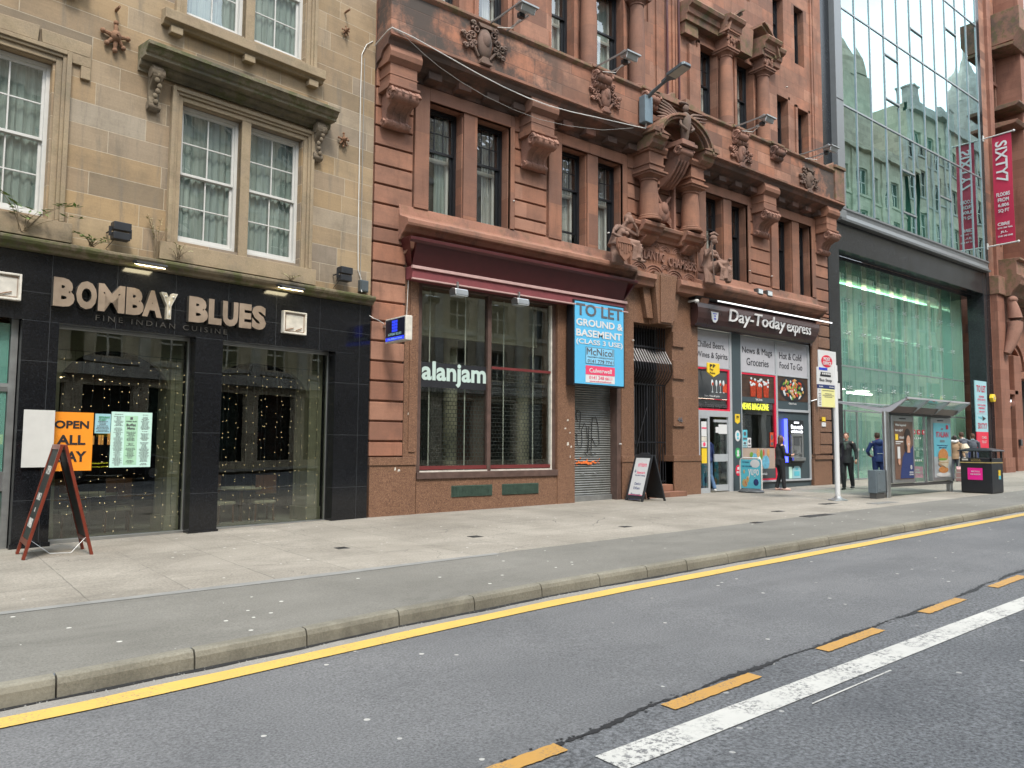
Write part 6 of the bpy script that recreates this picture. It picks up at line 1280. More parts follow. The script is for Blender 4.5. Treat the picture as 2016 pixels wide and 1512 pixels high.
# bus stop
r=thing('bus_stop','tall pale bus stop pole with Post Office and Bus Stop flags','bus stop',(18.78,10.35,gp(18.8)))
MB().lathe([(0,0),(.24,0),(.235,.02),(.12,.05),(.075,.10),(0,.10)],0,0,24).build('base','galv',r,smooth=True)
MB().tube([(0,0,.05),(0,0,3.45)],.062,16).build('pole','sign_white',r,smooth=True)
def flag(name,x0,x1,z0,z1,mt,y=-.02): return MB().box(x0,y,z0,x1,y+.025,z1).build(name,mt,r,bevel=.004)
o=flag('post_office_flag',-.78,.06,3.36,3.80,'sign_white',-.01); m=MB(); m.disc((-.40,-.018,3.53),.26,'y',28,.006,rz=.155); m.build('red_oval','sign_red',o); m=MB(); text(m,'POST',-.56,-.24,3.54,3.63,-.020,bold=.03); text(m,'OFFICE',-.60,-.20,3.43,3.52,-.020,bold=.03); m.build('lettering','sign_white',o)
o=flag('stop_flag',-.88,-.06,2.92,3.36,'sign_white'); m=MB(); m.box(-.80,-.025,3.29,-.40,-.021,3.355); m.build('blue_band','sign_blue',o); m=MB(); m.box(-.72,-.025,3.13,-.24,-.021,3.24); m.box(-.75,-.025,3.13,-.72,-.021,3.18); text(m,'Bus Stop',-.78,-.2,2.98,3.08,-.022,bold=.01); m.build('bus_symbol','ink',o)
m=MB()
for k in range(5): m.box(-.66+k*.085,-.028,3.18,-.60+k*.085,-.0255,3.225)
m.build('bus_windows','sign_white',o)
o=flag('dark_flag_band',-.86,-.06,2.82,2.93,'navy'); m=MB(); text(m,'6,6A',-.80,-.62,2.85,2.89,-.022,bold=.02); text(m,'Night',-.32,-.1,2.85,2.89,-.022,bold=.02); m.build('lettering','sign_white',o)
o=flag('route_panel',-.86,-.70,2.36,2.82,'sign_white'); m=MB(); small_text(m,-.84,-.72,2.40,2.80,9,-.022,4,.3); m.build('lettering','ink_grey',o)
o=flag('route_panel',-.70,-.06,2.36,2.82,'yellow_panel'); m=MB(); small_text(m,-.66,-.1,2.60,2.80,5,-.022,8,.3); m.build('lettering','ink_grey',o)
m=MB(); m.box(.06,-.02,2.6,.20,.01,3.0); m.box(.055,-.015,3.05,.12,.01,3.3); m.build('side_flag','sign_white',r)
# bus shelter
r=thing('bus_shelter','grey bus shelter with winged glass roof and two advertising panels','bus shelter',(20.68,9.99,gp(20.7)),world=True); zb=gp(20.7)
MB().tube([(20.66,9.99,zb),(20.66,9.99,2.52)],.085,20).build('post','steel',r,smooth=True)
MB().tube([(20.50,10.05,zb),(20.50,10.05,2.5)],.05,12).build('post','steel_dark',r,smooth=True) if False else None
MB().box(24.45,9.94,gp(24.5),24.60,10.08,2.5).build('post','steel',r,bevel=.02); MB().box(22.92,9.97,.55,22.98,10.03,2.5).build('post','steel',r)
m=MB(); m.box(20.66,9.93,.50,24.6,10.05,.58); m.box(20.66,9.93,2.44,24.6,10.05,2.52); m.build('rail','steel_dark',r,bevel=.008)
def wing(x,y): # roof height over the section
    if y<9.98: return 2.60+(9.98-y)/(9.98-9.42)*.26
    return 2.60+(y-9.98)/(11.3-9.98)*.22
m=MB()
for (ya,yb) in ((9.42,9.96),(10.0,11.3)):
    za,zc=wing(0,ya),wing(0,yb); m.hexa([(20.62,ya,za),(24.62,ya,za),(24.62,yb,zc),(20.62,yb,zc),(20.62,ya,za+.02),(24.62,ya,za+.02),(24.62,yb,zc+.02),(20.62,yb,zc+.02)])
m.build('roof_glass','shelter_glass',r)
m=MB()
for x in (20.62,21.92,23.24,24.56):
    m.prism([(9.98,2.47),(9.80,2.53),(9.6,2.68),(9.40,2.835),(9.40,2.875),(9.98,2.625)],'x',x,x+.05); m.prism([(9.98,2.47),(10.3,2.56),(10.8,2.68),(11.32,2.80),(11.32,2.85),(9.98,2.625)],'x',x,x+.05)
m.box(20.62,9.40,2.845,24.62,9.43,2.89); m.box(20.62,11.29,2.81,24.62,11.33,2.85); m.build('roof_rib','light_panel',r)
MB().hexa([(20.66,9.86,2.50),(24.6,9.86,2.50),(24.6,10.04,2.50),(20.66,10.04,2.50),(20.66,9.70,2.66),(24.6,9.70,2.66),(24.6,10.04,2.66),(20.66,10.04,2.66)]).build('roof_fascia','steel_warm',r)
MB().box(21.25,9.60,2.77,21.5,9.606,2.80).build('glass_panel','sign_blue',r) if False else None
MB().box(20.9,10.0,.6,24.45,10.012,2.44).build('back_glass','shelter_glass',r)
m=MB()
for k in range(5): m.disc((22.2+k*.12,9.99,1.82),.028,'y',10,.003); m.disc((22.2+k*.12,9.99,1.2),.028,'y',10,.003)
m.build('glass_dots','sign_white',r)
for k in range(3):
    o=MB().box(22.20+k*.30,9.985,1.93,22.36+k*.30,9.995,2.06).build('sticker','sign_red',r); MB().disc((22.28+k*.3,9.98,1.995),.04,'y',10,.004).build('sticker_mark','sign_white',o)
def adpanel(x0,x1,lb):
    f=MB(); y=9.90
    f.box(x0,y,.60,x1,y+.14,2.43); o=f.build('advert_case','galv',r,bevel=.015); return o
o=adpanel(20.82,22.10,''); MB().box(20.93,9.892,.70,22.0,9.90,2.27).build('poster','poster_brown',o)
m=MB(); m.box(21.25,9.888,2.33,21.6,9.898,2.36); m.build('maker_plate','ink',o)
# portrait poster: woman in a dark top holding a telephone
m=MB(); m.prism([(21.20,.72),(21.98,.72),(21.98,1.62),(21.85,1.52),(21.72,1.42),(21.52,1.45),(21.36,1.30),(21.25,.95)],'y',9.886,9.89); m.build('printed_jacket','navy',o)
m=MB(); m.ball((21.66,9.882,1.83),(.20,.004,.25),16,12); m.ball((21.58,9.882,1.62),(.11,.004,.2),12,8); m.build('printed_hair','hair_dark',o)
m=MB(); m.ball((21.70,9.878,1.72),(.115,.004,.17),16,12); m.prism([(21.62,1.42),(21.78,1.42),(21.76,1.6),(21.64,1.6)],'y',9.877,9.881); m.ball((21.15,9.880,1.18),(.07,.004,.10),10,8); m.build('printed_face','skin',o)
m=MB(); m.ball((21.70,9.873,1.655),(.045,.002,.014),10,6); m.box(21.05,9.876,1.26,21.2,9.88,1.58); m.build('printed_phone','sign_white',o)
m=MB(); m.ball((21.655,9.873,1.76),(.016,.002,.01),8,5); m.ball((21.745,9.873,1.76),(.016,.002,.01),8,5); m.build('printed_eyes','ink',o)
m=MB(); text(m,'What happened',20.98,21.6,2.12,2.2,9.889,bold=.01); text(m,'last night?',20.98,21.4,1.98,2.06,9.889,bold=.01); text(m,'details',21.2,21.5,1.80,1.87,9.889); m.box(20.98,9.886,1.70,21.4,9.889,1.73); m.box(20.98,9.886,1.65,21.25,9.889,1.67)
for a in range(4): m.M=Matrix.Translation((21.84,9.884,1.02))@Matrix.Rotation(a*pi/4,4,'Y'); m.box(-.06,0,-.012,.06,.002,.012)
m.M=None; text(m,'WEST COLLEGE',21.72,21.95,.86,.90,9.884); text(m,'SCOTLAND',21.72,21.95,.80,.84,9.884); m.build('lettering','sign_white',o)
MB().box(20.97,9.886,1.76,21.12,9.889,1.92).build('printed_note','yellow_ink',o)
o=adpanel(23.20,24.50,''); MB().box(23.30,9.892,1.30,24.42,9.90,2.27).build('poster','poster_sky',o); MB().box(23.30,9.893,.70,24.42,9.90,1.30).build('poster_foot','poster_grey',o); MB().box(23.6,9.888,2.33,23.95,9.898,2.36).build('maker_plate','ink',o)
m=MB(); text(m,'ITALIAN',23.46,24.26,1.86,2.02,9.889,bold=.01); m.box(24.12,9.886,2.10,24.27,9.89,2.22); text(m,'THE',23.78,23.9,2.08,2.12,9.889); m.build('headline','crimson',o); m=MB(); m.box(23.70,9.886,1.72,24.0,9.889,1.78); m.build('ribbon','lamp_box',o); m=MB(); text(m,'Mozzarella & burger',23.5,24.2,1.60,1.64,9.889); text(m,'with fresh basil',23.6,24.1,1.54,1.58,9.889); m.build('lettering','navy',o)
m=MB(); m.ball((23.86,9.885,.78),(.48,.004,.07),20,6); m.build('printed_plate','plate',o); m=MB(); m.ball((23.86,9.881,1.33),(.33,.004,.20),20,10); m.ball((23.86,9.881,.92),(.32,.004,.10),18,8); m.build('printed_bun','bread',o)
m=MB(); m.ball((23.86,9.877,1.10),(.35,.004,.09),18,8); m.build('printed_meat','coat_tan',o); m=MB(); m.ball((23.9,9.874,1.18),(.36,.003,.05),14,6); m.prism([(23.6,1.1),(24.2,1.12),(24.05,.96),(23.8,1.05)],'y',9.87,9.874); m.build('printed_cheese','cream',o); m=MB(); m.ball((23.8,9.872,1.22),(.3,.003,.035),12,5); m.build('printed_leaf','lettuce',o)
r=thing('ticket_cabinet','knee-high grey steel cabinet leaning against the near post of the bus shelter','cabinet',(20.19,10.03,gp(20.2))); m=MB(); m.box(-.25,-.1,.14,.25,.12,.74); m.build('case','lamp_grey2',r,bevel=.01); MB().box(-.22,-.08,0,.22,.10,.14).build('foot','steel_dark',r); m=MB(); m.box(-.22,-.115,.18,.22,-.10,.70); m.ball((-.1,-.12,.67),.015,6,5); m.ball((-.1,-.12,.24),.015,6,5); m.build('door','lamp_grey2',r)
# litter bin
r=thing('litter_bin','large black litter bin with open roof, gold band and magenta sticker','litter bin',(24.63,9.16,gp(24.6)))
m=MB(); m.box(-.41,-.41,.02,.41,.41,.86); m.box(-.39,-.39,0,.39,.39,.03); m.build('body','black_paint',r,bevel=.015)
m=MB()
for a in (-.41,.36):
    for b in (-.41,.36): m.box(a,b,.90,a+.05,b+.05,1.20)
m.box(-.41,-.41,.88,.41,.41,1.0); m.box(-.02,-.41,1.0,.02,-.37,1.2); m.box(-.41,-.02,1.0,-.37,.02,1.2); m.build('hood_frame','black_paint',r,bevel=.008)
m=MB(); m._add([(-.46,-.46,1.19),(.46,-.46,1.19),(.46,.46,1.19),(-.46,.46,1.19),(-.46,-.46,1.22),(.46,-.46,1.22),(.46,.46,1.22),(-.46,.46,1.22),(-.22,-.22,1.29),(.22,-.22,1.29),(.22,.22,1.29),(-.22,.22,1.29)],[(0,3,2,1),(0,1,5,4),(1,2,6,5),(2,3,7,6),(3,0,4,7),(4,5,9,8),(5,6,10,9),(6,7,11,10),(7,4,8,11),(8,9,10,11)]); m.build('roof','black_paint',r,bevel=.01)
m=MB(); m.box(-.418,-.418,.86,.418,.418,.885); m.build('gold_band','gold_trim',r)
o=MB().box(-.42,-.17,.38,-.411,.22,.72).build('sticker','magenta',r); m=MB(); ptx('RECYCLE',.12,-.1,.60,.64,-.424,m,.02); ptx('FOR GLASGOW',.14,-.12,.52,.56,-.424,m,.02); m.build('lettering','sign_white',o)
o=MB().box(-.418,.2,.93,-.411,.36,.98).build('plate','dirty_white',r); m=MB(); ptx('LITTER &',.12,-.12,.95,.98,-.415,m); ptx('RECYCLING',.12,-.14,.91,.94,-.415,m); m.build('gold_lettering','gold_trim',r); MB().box(.05,-.418,.4,.2,-.411,.66).build('side_sticker','yellow_ink',r)
m=MB(); m.box(.05,-.421,.4,.2,-.4185,.5); m.build('sticker_base','aqua',r)
# TO LET board on the red building
r=thing('letting_sign','large sky-blue TO LET GROUND & BASEMENT board over the shutter','sign',(13.6,14.0,3.05),world=True)
MB().box(12.72,13.70,3.03,14.52,13.95,5.14).build('case','black_paint',r,bevel=.01); MB().box(12.76,13.692,3.07,14.47,13.70,5.10).build('board','sky_blue',r)
m=MB(); text(m,'TO LET',12.80,14.42,4.76,5.06,13.688,bold=.02); text(m,'McNicol',13.15,14.08,3.80,3.97,13.680,bold=.0); text(m,'PROPERTY CONSULTANTS',13.18,14.08,3.735,3.765,13.680); text(m,'0141 779 7741',13.18,14.08,3.61,3.69,13.680); 
for a,b,c,d in ((13.12,3.58,13.13,3.99),(14.11,3.58,14.12,3.99),(13.12,3.98,14.12,3.99),(13.12,3.58,14.12,3.59)): m.box(a,13.684,b,c,13.69,d)
m.build('dark_lettering','ink_grey',r)
MB().box(13.13,13.685,3.59,14.11,13.69,3.98).build('agent_panel','sky_light',r)
m=MB(); text(m,'GROUND &',12.80,14.44,4.50,4.68,13.688,bold=.025); text(m,'BASEMENT',12.80,14.40,4.24,4.42,13.688,bold=.025); text(m,'(CLASS 3 USE)',12.80,14.43,4.02,4.18,13.688,bold=.015); m.box(13.12,13.688,3.11,14.14,13.691,3.31); m.build('white_lettering','sign_white',r)
o=MB().box(13.12,13.684,3.31,14.14,13.69,3.53).build('red_panel','pink_red',r); m=MB(); text(m,'Culverwell',13.24,14.02,3.36,3.47,13.682,bold=.01); m.build('lettering','sign_white',o); m=MB(); text(m,'0141 248 6611',13.24,14.04,3.20,3.28,13.686); text(m,'www.culverwell.co.uk',13.26,14.02,3.13,3.17,13.686); m.build('red_lettering','pink_red',r)
# projecting restaurant sign
r=thing('projecting_sign','small dark blue projecting restaurant sign with a light edge on the red pier','sign',(7.62,13.98,3.6),world=True)
m=MB(); m.box(7.60,12.98,3.60,7.75,13.80,4.09); m.build('case','dirty_white',r,bevel=.012); MB().box(7.593,13.02,3.63,7.60,13.77,4.06).build('face','sign_face_dark',r); MB().box(7.64,13.80,3.95,7.70,14.02,4.0).build('arm','steel',r)
m=MB()
for a in range(3):
    for b in range(4): m.box(7.588,13.30+a*.075,3.80+b*.06,7.593,13.36+a*.075,3.85+b*.06)
m.box(7.589,13.03,3.63,7.593,13.76,3.70); m.build('blue_mark','sign_blue_lit',r)
m=MB()
def bt(s_,y0,y1,z0,z1,x,mm):
    me,a,b,c,d=glyphs(s_,.0,0,.5,1.); sy=(y1-y0)/(b-a); sz=(z1-z0)/(d-c); mm.mesh(me,Matrix(((0,0,.003,x),(sy,0,0,y0-a*sy),(0,sz,0,z0-c*sz),(0,0,0,1))))
bt('BOMBAY BLUES',13.66,13.14,3.73,3.78,7.590,m); bt('Fine Indian Cuisine',13.66,13.1,3.645,3.685,7.586,m); m.build('lettering','sky_pale',r)
r=thing('sign_cable','thin white cable running from the black granite to the projecting sign','cable',(7.36,13.9,4.0),world=True); MB().tube([(7.30,13.92,4.16),(7.36,13.85,4.10),(7.5,13.9,4.08),(7.62,13.9,4.02)],.007,5).build('cord','cable_white',r)
r=thing('shop_cable','white cable hanging at the left end of the maroon fascia','cable',(8.2,13.95,4.6),world=True); MB().tube([(8.5,13.8,5.28),(8.35,13.92,5.22),(8.22,13.96,5.15),(8.2,13.96,4.6),(8.19,13.97,4.1)],.007,5).build('cord','cable_white',r)
# silver spotlights under the awning
for x,lb in ((9.27,'silver spotlight under the awning over the alanjam window'),(10.98,'silver spotlight under the awning beside the mullion on the right pane')):
    r=thing('shop_spotlight',lb,'spotlight',(x,13.6,4.78),0,group='silver spotlights under the awning'); m=MB(); m.prism([(-.12,-.02),(.12,-.02),(.16,.10),(.05,.16),(-.1,.12)],'x',-.17,.17); m.build('housing','steel',r,bevel=.02); MB().box(-.15,-.11,-.028,.15,.12,-.02).build('lens','ice',r); MB().box(-.02,.05,.1,.02,.1,.3).build('bracket','steel',r)
for x,lb in ((20.42,'left of two small floodlights on the ledge above the shop sign'),(20.92,'right of two small floodlights on the ledge above the shop sign')):
    r=thing('ledge_floodlight',lb,'floodlight',(x,13.66,6.17),0,group='small floodlights above the shop sign'); MB().box(-.14,-.08,.04,.14,.08,.22).build('housing','steel_dark',r,bevel=.015); MB().box(-.11,-.09,.06,.11,-.08,.19).build('lens','ice',r); MB().box(-.15,-.02,0,.15,.02,.06).build('bracket','steel_dark',r)
# long arm floodlights on the parapet
pf=None
for i,(x,lb) in enumerate([(9.85,'long-armed floodlight on the parapet left of the first upper windows'),(13.10,'long-armed floodlight on the parapet between the upper columns of the left bay'),(18.85,'long-armed floodlight on the parapet in front of the middle upper column'),(22.35,'long-armed floodlight at the right end of the parapet, last before the glass office')]):
    if pf is None:
        r=thing('parapet_floodlight',lb,'floodlight',(x,13.2,10.98),0,group='long-armed floodlights along the parapet'); pf=r
        m=MB(); m.box(0,-.95,0,.03,.15,.035); m.box(.45,-.95,0,.48,-.3,.035); m.box(.45,-.62,-.02,.48,.15,.01); m.box(0,-.98,0,.48,-.95,.035); m.build('arm','galv',r)
        m=MB(); m.M=Matrix.Translation((.24,-.80,-.03))@Matrix.Rotation(radians(28),4,'X'); m.prism([(-.13,-.05),(.13,-.05),(.15,.04),(.05,.13),(-.1,.12)],'x',-.19,.19); o=m.build('housing','steel',r,bevel=.015); m=MB(); m.M=Matrix.Translation((.24,-.80,-.03))@Matrix.Rotation(radians(28),4,'X'); m.box(-.16,-.11,-.06,.16,.11,-.05); m.build('lens','ice',o)
        MB().box(.17,-.70,-.14,.31,-.60,-.04).build('control_box','black_plastic',r); MB().tube([(.24,-.62,-.1),(.3,-.3,-.2),(.1,0,-.12)],.01,5).build('cable','cable_white',r)
    else:
        c=copy_tree(pf); c.location=(x,13.2,10.98); c['label']=lb
# street lamp fixed to the facade
r=thing('street_lamp','flat grey street lamp on a blue-grey box fixed to the parapet over the door','street lamp',(14.9,13.25,10.0))
m=MB(); m.box(-.15,-.1,0,.15,.12,.72); m.build('control_box','lamp_box',r,bevel=.015); MB().tube([(0,-.02,.66),(0,-.25,.78),(0,-.62,.90)],[.055,.05,.045],10).build('arm','lamp_grey',r,smooth=True)
m=MB(); m.M=Matrix.Translation((0,-.62,.90))@Matrix.Rotation(radians(-12),4,'X'); m.prism([(-.05,.06),(.05,.06),(.07,-.12),(.17,-.22),(.17,-.72),(.12,-.78),(-.12,-.78),(-.17,-.72),(-.17,-.22),(-.07,-.12)],'z',-.02,.06); m.build('head','lamp_grey',r,bevel=.01)
m=MB(); m.M=Matrix.Translation((0,-.62,.90))@Matrix.Rotation(radians(-12),4,'X'); m.box(-.14,-.72,-.03,.14,-.26,-.02); m.build('lens','lamp_lens',r); MB().tube([(0,0,0),(0,.03,-.12),(-.3,.0,-.17)],.015,6).build('cable','cable_white',r)
r=thing('overhead_cable','thick white cable draped along the cornice edge to the street lamp','cable',(7.4,13.3,9.9),world=True); MB().tube([(7.30,13.95,9.85),(7.33,13.45,9.98),(7.36,13.33,10.0),(7.85,13.32,9.96),(8.6,13.32,9.84),(9.46,13.32,9.70),(10.2,13.32,9.61),(10.9,13.32,9.56),(11.6,13.32,9.56),(12.3,13.32,9.61),(13.0,13.32,9.69),(14.0,13.32,9.80),(14.7,13.30,9.86)],.011,6).build('cord','cable_white',r)
r=thing('overhead_cable','thin dark cable sagging lowest across the shadow of the cornice','cable',(7.4,13.3,9.9),world=True); MB().tube([(7.36,13.33,9.99),(7.63,13.33,9.93),(8.1,13.33,9.70),(8.52,13.33,9.53),(9.1,13.33,9.37),(9.72,13.33,9.25),(10.5,13.33,9.17),(11.3,13.33,9.15),(12.2,13.33,9.24),(13.36,13.33,9.44),(14.5,13.33,9.80)],.006,5).build('cord','cable_dark',r)
# ------------------------------------------------------------------ people: one continuous remeshed body each, clothes as children
def fuse(mb, name, mat, parent, vox=.010, sm=6):
    me=bpy.data.meshes.new(name); me.from_pydata(mb.v,[],mb.f); me.update(); ob=bpy.data.objects.new(name,me); COL.objects.link(ob)
    r=ob.modifiers.new('r','REMESH'); r.mode='VOXEL'; r.voxel_size=vox; r.use_smooth_shade=True
    s=ob.modifiers.new('s','SMOOTH'); s.factor=.5; s.iterations=sm
    dg=bpy.context.evaluated_depsgraph_get(); me2=bpy.data.meshes.new_from_object(ob.evaluated_get(dg),depsgraph=dg); bpy.data.objects.remove(ob)
    me2.materials.clear(); me2.materials.append(M_[mat]); me2.polygons.foreach_set('use_smooth',[True]*len(me2.polygons))
    o=bpy.data.objects.new(name,me2); COL.objects.link(o); o.parent=parent
    if parent is not None and parent.get('_w'): o.location=-Vector(parent['_w'])
    return o
def hand(m, wr, d, curl=.6, s=1., side=1):
    """palm and five fingers leaving the wrist along d"""
    d=Vector(d).normalized(); up=Vector((0,-1,0)) if abs(d.y)<.8 else Vector((0,0,1)); a=d.cross(up).normalized()*side; n=a.cross(d).normalized()
    w=Vector(wr); pc=w+d*.045*s; m.tube([w,w+d*.03*s,w+d*.085*s],[.024*s,.034*s,.033*s],10)
    for k,(o,l) in enumerate(((-.027,.062),(-.009,.074),(.009,.070),(.026,.055))):
        b=w+d*.085*s+a*o*s; dd=(d*cos(curl)+n*sin(curl)); m2=b+dd*l*.5*s; e=(d*cos(curl*2.1)+n*sin(curl*2.1)); m.tube([b,m2,m2+e*l*.55*s],[.0095*s,.009*s,.0075*s],6)
    b=w+d*.035*s-a*.028*s; m.tube([b,b+(d*.6-a*.6+n*.2)*.04*s,b+(d*.9-a*.45+n*.5)*.07*s],[.012*s,.010*s,.008*s],6)
def person(label,pos,rz,J,skin='skin',hair='hair_dark',hairlen=0,top=('suit_black',.0),legs='trouser_black',shoes='shoe_black',skirt=False,scale=1.,head=(0,0),extra=None,group=None,shirt=None):
    """J: joints in metres, facing -y, standing on z=0: shR elR wrR hdR shL elL wrL hdL hpR knR anR hpL knL anL"""
    r=thing('person',label,'person',pos,rz,group=group); s=scale; V=lambda p:Vector(p)*s
    D=dict(shR=(-.19,0,1.43),shL=(.19,0,1.43),elR=(-.24,.03,1.15),elL=(.24,.03,1.15),wrR=(-.25,-.06,.90),wrL=(.25,-.06,.90),hdR=(0,-.1,-1),hdL=(0,-.1,-1),hpR=(-.095,0,.93),hpL=(.095,0,.93),knR=(-.10,-.02,.50),knL=(.10,-.02,.50),anR=(-.10,.02,.08),anL=(.10,.02,.08),lean=(0,0)); D.update(J)
    lx,ly=D['lean']; ne=V((lx,ly,1.49)); hc=V((lx+head[0],ly-.015+head[1],1.635)); ch=V((lx*.7,ly*.7,1.28)); sh=[V((D['shR'][0]+lx,D['shR'][1]+ly,D['shR'][2])),V((D['shL'][0]+lx,D['shL'][1]+ly,D['shL'][2]))]
    wa=V((lx*.3,ly*.3,1.06)); pe=V((0,0,.95))
    b=MB(); b.ball(hc,(.074*s,.092*s,.112*s),16,12); b.ball(hc+V((0,-.03,-.055)),(.052*s,.058*s,.055*s),12,8); b.ball(hc+V((0,-.095,-.01)),(.013*s,.018*s,.022*s),8,6); b.ball(hc+V((0,-.085,-.048)),(.026*s,.012*s,.010*s),8,6)
    for g in (-1,1): b.ball(hc+V((g*.074,.005,-.01)),(.012*s,.022*s,.032*s),8,6); b.ball(hc+V((g*.03,-.083,.028)),(.02*s,.01*s,.008*s),8,5)
    b.tube([ne-V((0,0,.05)),hc-V((0,-.01,.06))],[.058*s,.052*s],12)
    b.tube([sh[0],ch+V((0,0,.13)),sh[1]],[.05*s,.08*s,.05*s],10); b.tube([pe,wa,ch,ne-V((0,0,.04))],[.125*s,.115*s,.13*s,.07*s],14)
    for i,q in enumerate('RL'):
        el=V(D['el'+q])+V((lx,ly,0)); wr=V(D['wr'+q])+V((lx,ly,0)); b.tube([sh[i],sh[i].lerp(el,.5),el,el.lerp(wr,.35),wr],[.048*s,.045*s,.037*s,.036*s,.024*s],10); hand(b,wr,D['hd'+q],side=1 if q=='R' else -1,s=s)
        hp,kn,an=V(D['hp'+q]),V(D['kn'+q]),V(D['an'+q]); b.tube([hp,hp.lerp(kn,.4),kn,kn.lerp(an,.35),an],[.088*s,.078*s,.052*s,.054*s,.034*s],12); b.tube([an+V((0,.02,-.035)),an+V((0,-.14,-.05))],[.035*s,.03*s],8)
    fuse(b,'body',skin,r,.0095)
    e=MB()
    for g in (-1,1): e.ball(hc+V((g*.030,-.0885,.012)),(.011*s,.005*s,.006*s),8,6)
    e.build('eyes','ink',r); e=MB(); e.ball(hc+V((0,-.098,-.05)),(.02*s,.005*s,.004*s),8,5); e.build('mouth','food_red',r)
    h=MB(); h.ball(hc+V((0,.018,.022)),(.083*s,.092*s,.103*s),16,12)
    if hairlen>0:
        h.ball(hc+V((0,.045,-.03-hairlen*.3)),(.085*s,.06*s,(.09+hairlen*.5)*s),12,10)
        for g in (-1,1): h.tube([hc+V((g*.07,-.02,.04)),hc+V((g*.082,-.012,-.04)),hc+V((g*.075,.0,-.10-hairlen*.5))],[.026*s,.03*s,.02*s],8)
    else:
        for k in range(10): a=k/10*2*pi; h.ball(hc+V((.05*cos(a),.02+.055*sin(a),.085)),(.03*s,.03*s,.028*s),8,6)
    o=fuse(h,'hair',hair,r,.0085,2)
    # keep the face clear: hair in front of the brow is pushed back
    for v in o.data.vertices:
        if v.co.y<hc.y-.062*s and v.co.z<hc.z+.072*s: v.co.y=hc.y-.045*s
    mt,lng=top[0],top[1]
    t=MB(); t.tube([sh[0]+V((.01,0,0)),ch+V((0,.0,.135)),sh[1]-V((.01,0,0))],[.068*s,.105*s,.068*s],12); t.tube([pe-V((0,0,lng)),pe+V((0,0,.02)),wa,ch,ch+V((0,.005,.12)),ne-V((0,-.01,.05))],[.165*s,.158*s,.145*s,.158*s,.125*s,.075*s],18)
    t.tube([ne+V((-.05,.02,-.03)),ne+V((0,.055,-.0)),ne+V((.05,.02,-.03))],.026*s,8)
    for i,q in enumerate('RL'):
        el=V(D['el'+q])+V((lx,ly,0)); wr=V(D['wr'+q])+V((lx,ly,0)); t.tube([sh[i],sh[i].lerp(el,.5),el,el.lerp(wr,.5),wr-(wr-el).normalized()*.015],[.068*s,.062*s,.056*s,.050*s,.042*s],12)
    t.v=[(x,y*.86 if abs(y)<.3 else y,z) for x,y,z in t.v] if False else t.v
    o=fuse(t,'jacket',mt,r,.0115,5)
    if shirt:
        m=MB(); c=ch+V((0,-.146,.0)); m.prism([(c.x-.045,c.z+.16),(c.x+.045,c.z+.16),(c.x+.028,c.z-.1),(c.x,c.z-.2),(c.x-.028,c.z-.1)],'y',c.y-.012,c.y+.03); m.build('shirt',shirt,r,bevel=.01)
    l=MB()
    for q in 'RL':
        hp,kn,an=V(D['hp'+q]),V(D['kn'+q]),V(D['an'+q]); l.tube([hp+V((0,0,.08)),hp.lerp(kn,.3),kn,kn.lerp(an,.5),an+V((0,0,-.01))],[.108*s,.100*s,.074*s,.068*s,.060*s],14)
    l.tube([pe+V((0,0,.06)),pe-V((0,0,.06))],[.13*s,.135*s],14)
    fuse(l,'trousers',legs,r,.0115,5)
    for q in 'RL':
        an=V(D['an'+q]); f=MB(); dz=an.z-.08*s; f.tube([an+V((0,.05,-.045)),an+V((0,-.02,-.035)),an+V((0,-.13,-.048)),an+V((0,-.20,-.055))],[.040*s,.045*s,.040*s,.026*s],10); f.v=[(x,y,max(z,an.z-.078*s)) for x,y,z in f.v]; fuse(f,'shoe',shoes,r,.008,3)
    if extra: extra(r,s)
    return r
def bag_part(nm,mt,parent,pts,rad): 
    m=MB(); m.tube(pts,rad,12); return fuse(m,nm,mt,parent,.012,5)
ang=lambda dx,dy: math.atan2(dx,-dy)   # turn a figure that faces -y towards (dx,dy)
g=lambda x:gp(x)
def ex1(r,s):
    m=MB(); m.tube([(-.07,-.02,1.46),(-.03,-.10,1.42),(0,-.155,1.33),(.01,-.165,1.22)],[.04,.045,.035,.03],8); m.tube([(.07,-.02,1.46),(.03,-.1,1.42),(0,-.15,1.36)],[.04,.045,.03],8); fuse(m,'scarf','scarf',r,.010,3)
    m=MB(); 
    for k in range(3): m.ball((.01,-.172,1.12-.11*k),.012,8,6)
    m.build('button','ink',r)
person('man in a black suit and dark scarf walking towards the camera past the bus stop',(22.9,12.3,g(22.9)),ang(-.97,-.2),dict(elR=(-.27,.05,1.14),wrR=(-.27,.0,.90),elL=(.27,.03,1.15),wrL=(.29,-.06,.92),hdL=(-.1,-.3,-1),knR=(-.09,-.10,.50),anR=(-.08,-.06,.08),knL=(.10,.06,.50),anL=(.10,.20,.12)),hair='hair_brown',top=('suit_black',.14),extra=ex1)
def ex2(r,s):
    m=MB(); m.ball((0,.10,1.44),(.13,.07,.09),12,8); m.tube([(-.1,.06,1.50),(0,.1,1.53),(.1,.06,1.50)],.03,8); fuse(m,'hood','jacket_blue',r,.011,4); m=MB(); m.tube([(-.07,.0,1.53),(0,.065,1.545),(.07,.0,1.53)],.016,8); fuse(m,'collar','pink_red',r,.007,2)
    m=MB(); m.box(-.08,.158,1.10,.08,.166,1.115); m.build('reflective_strip','dirty_white',r)
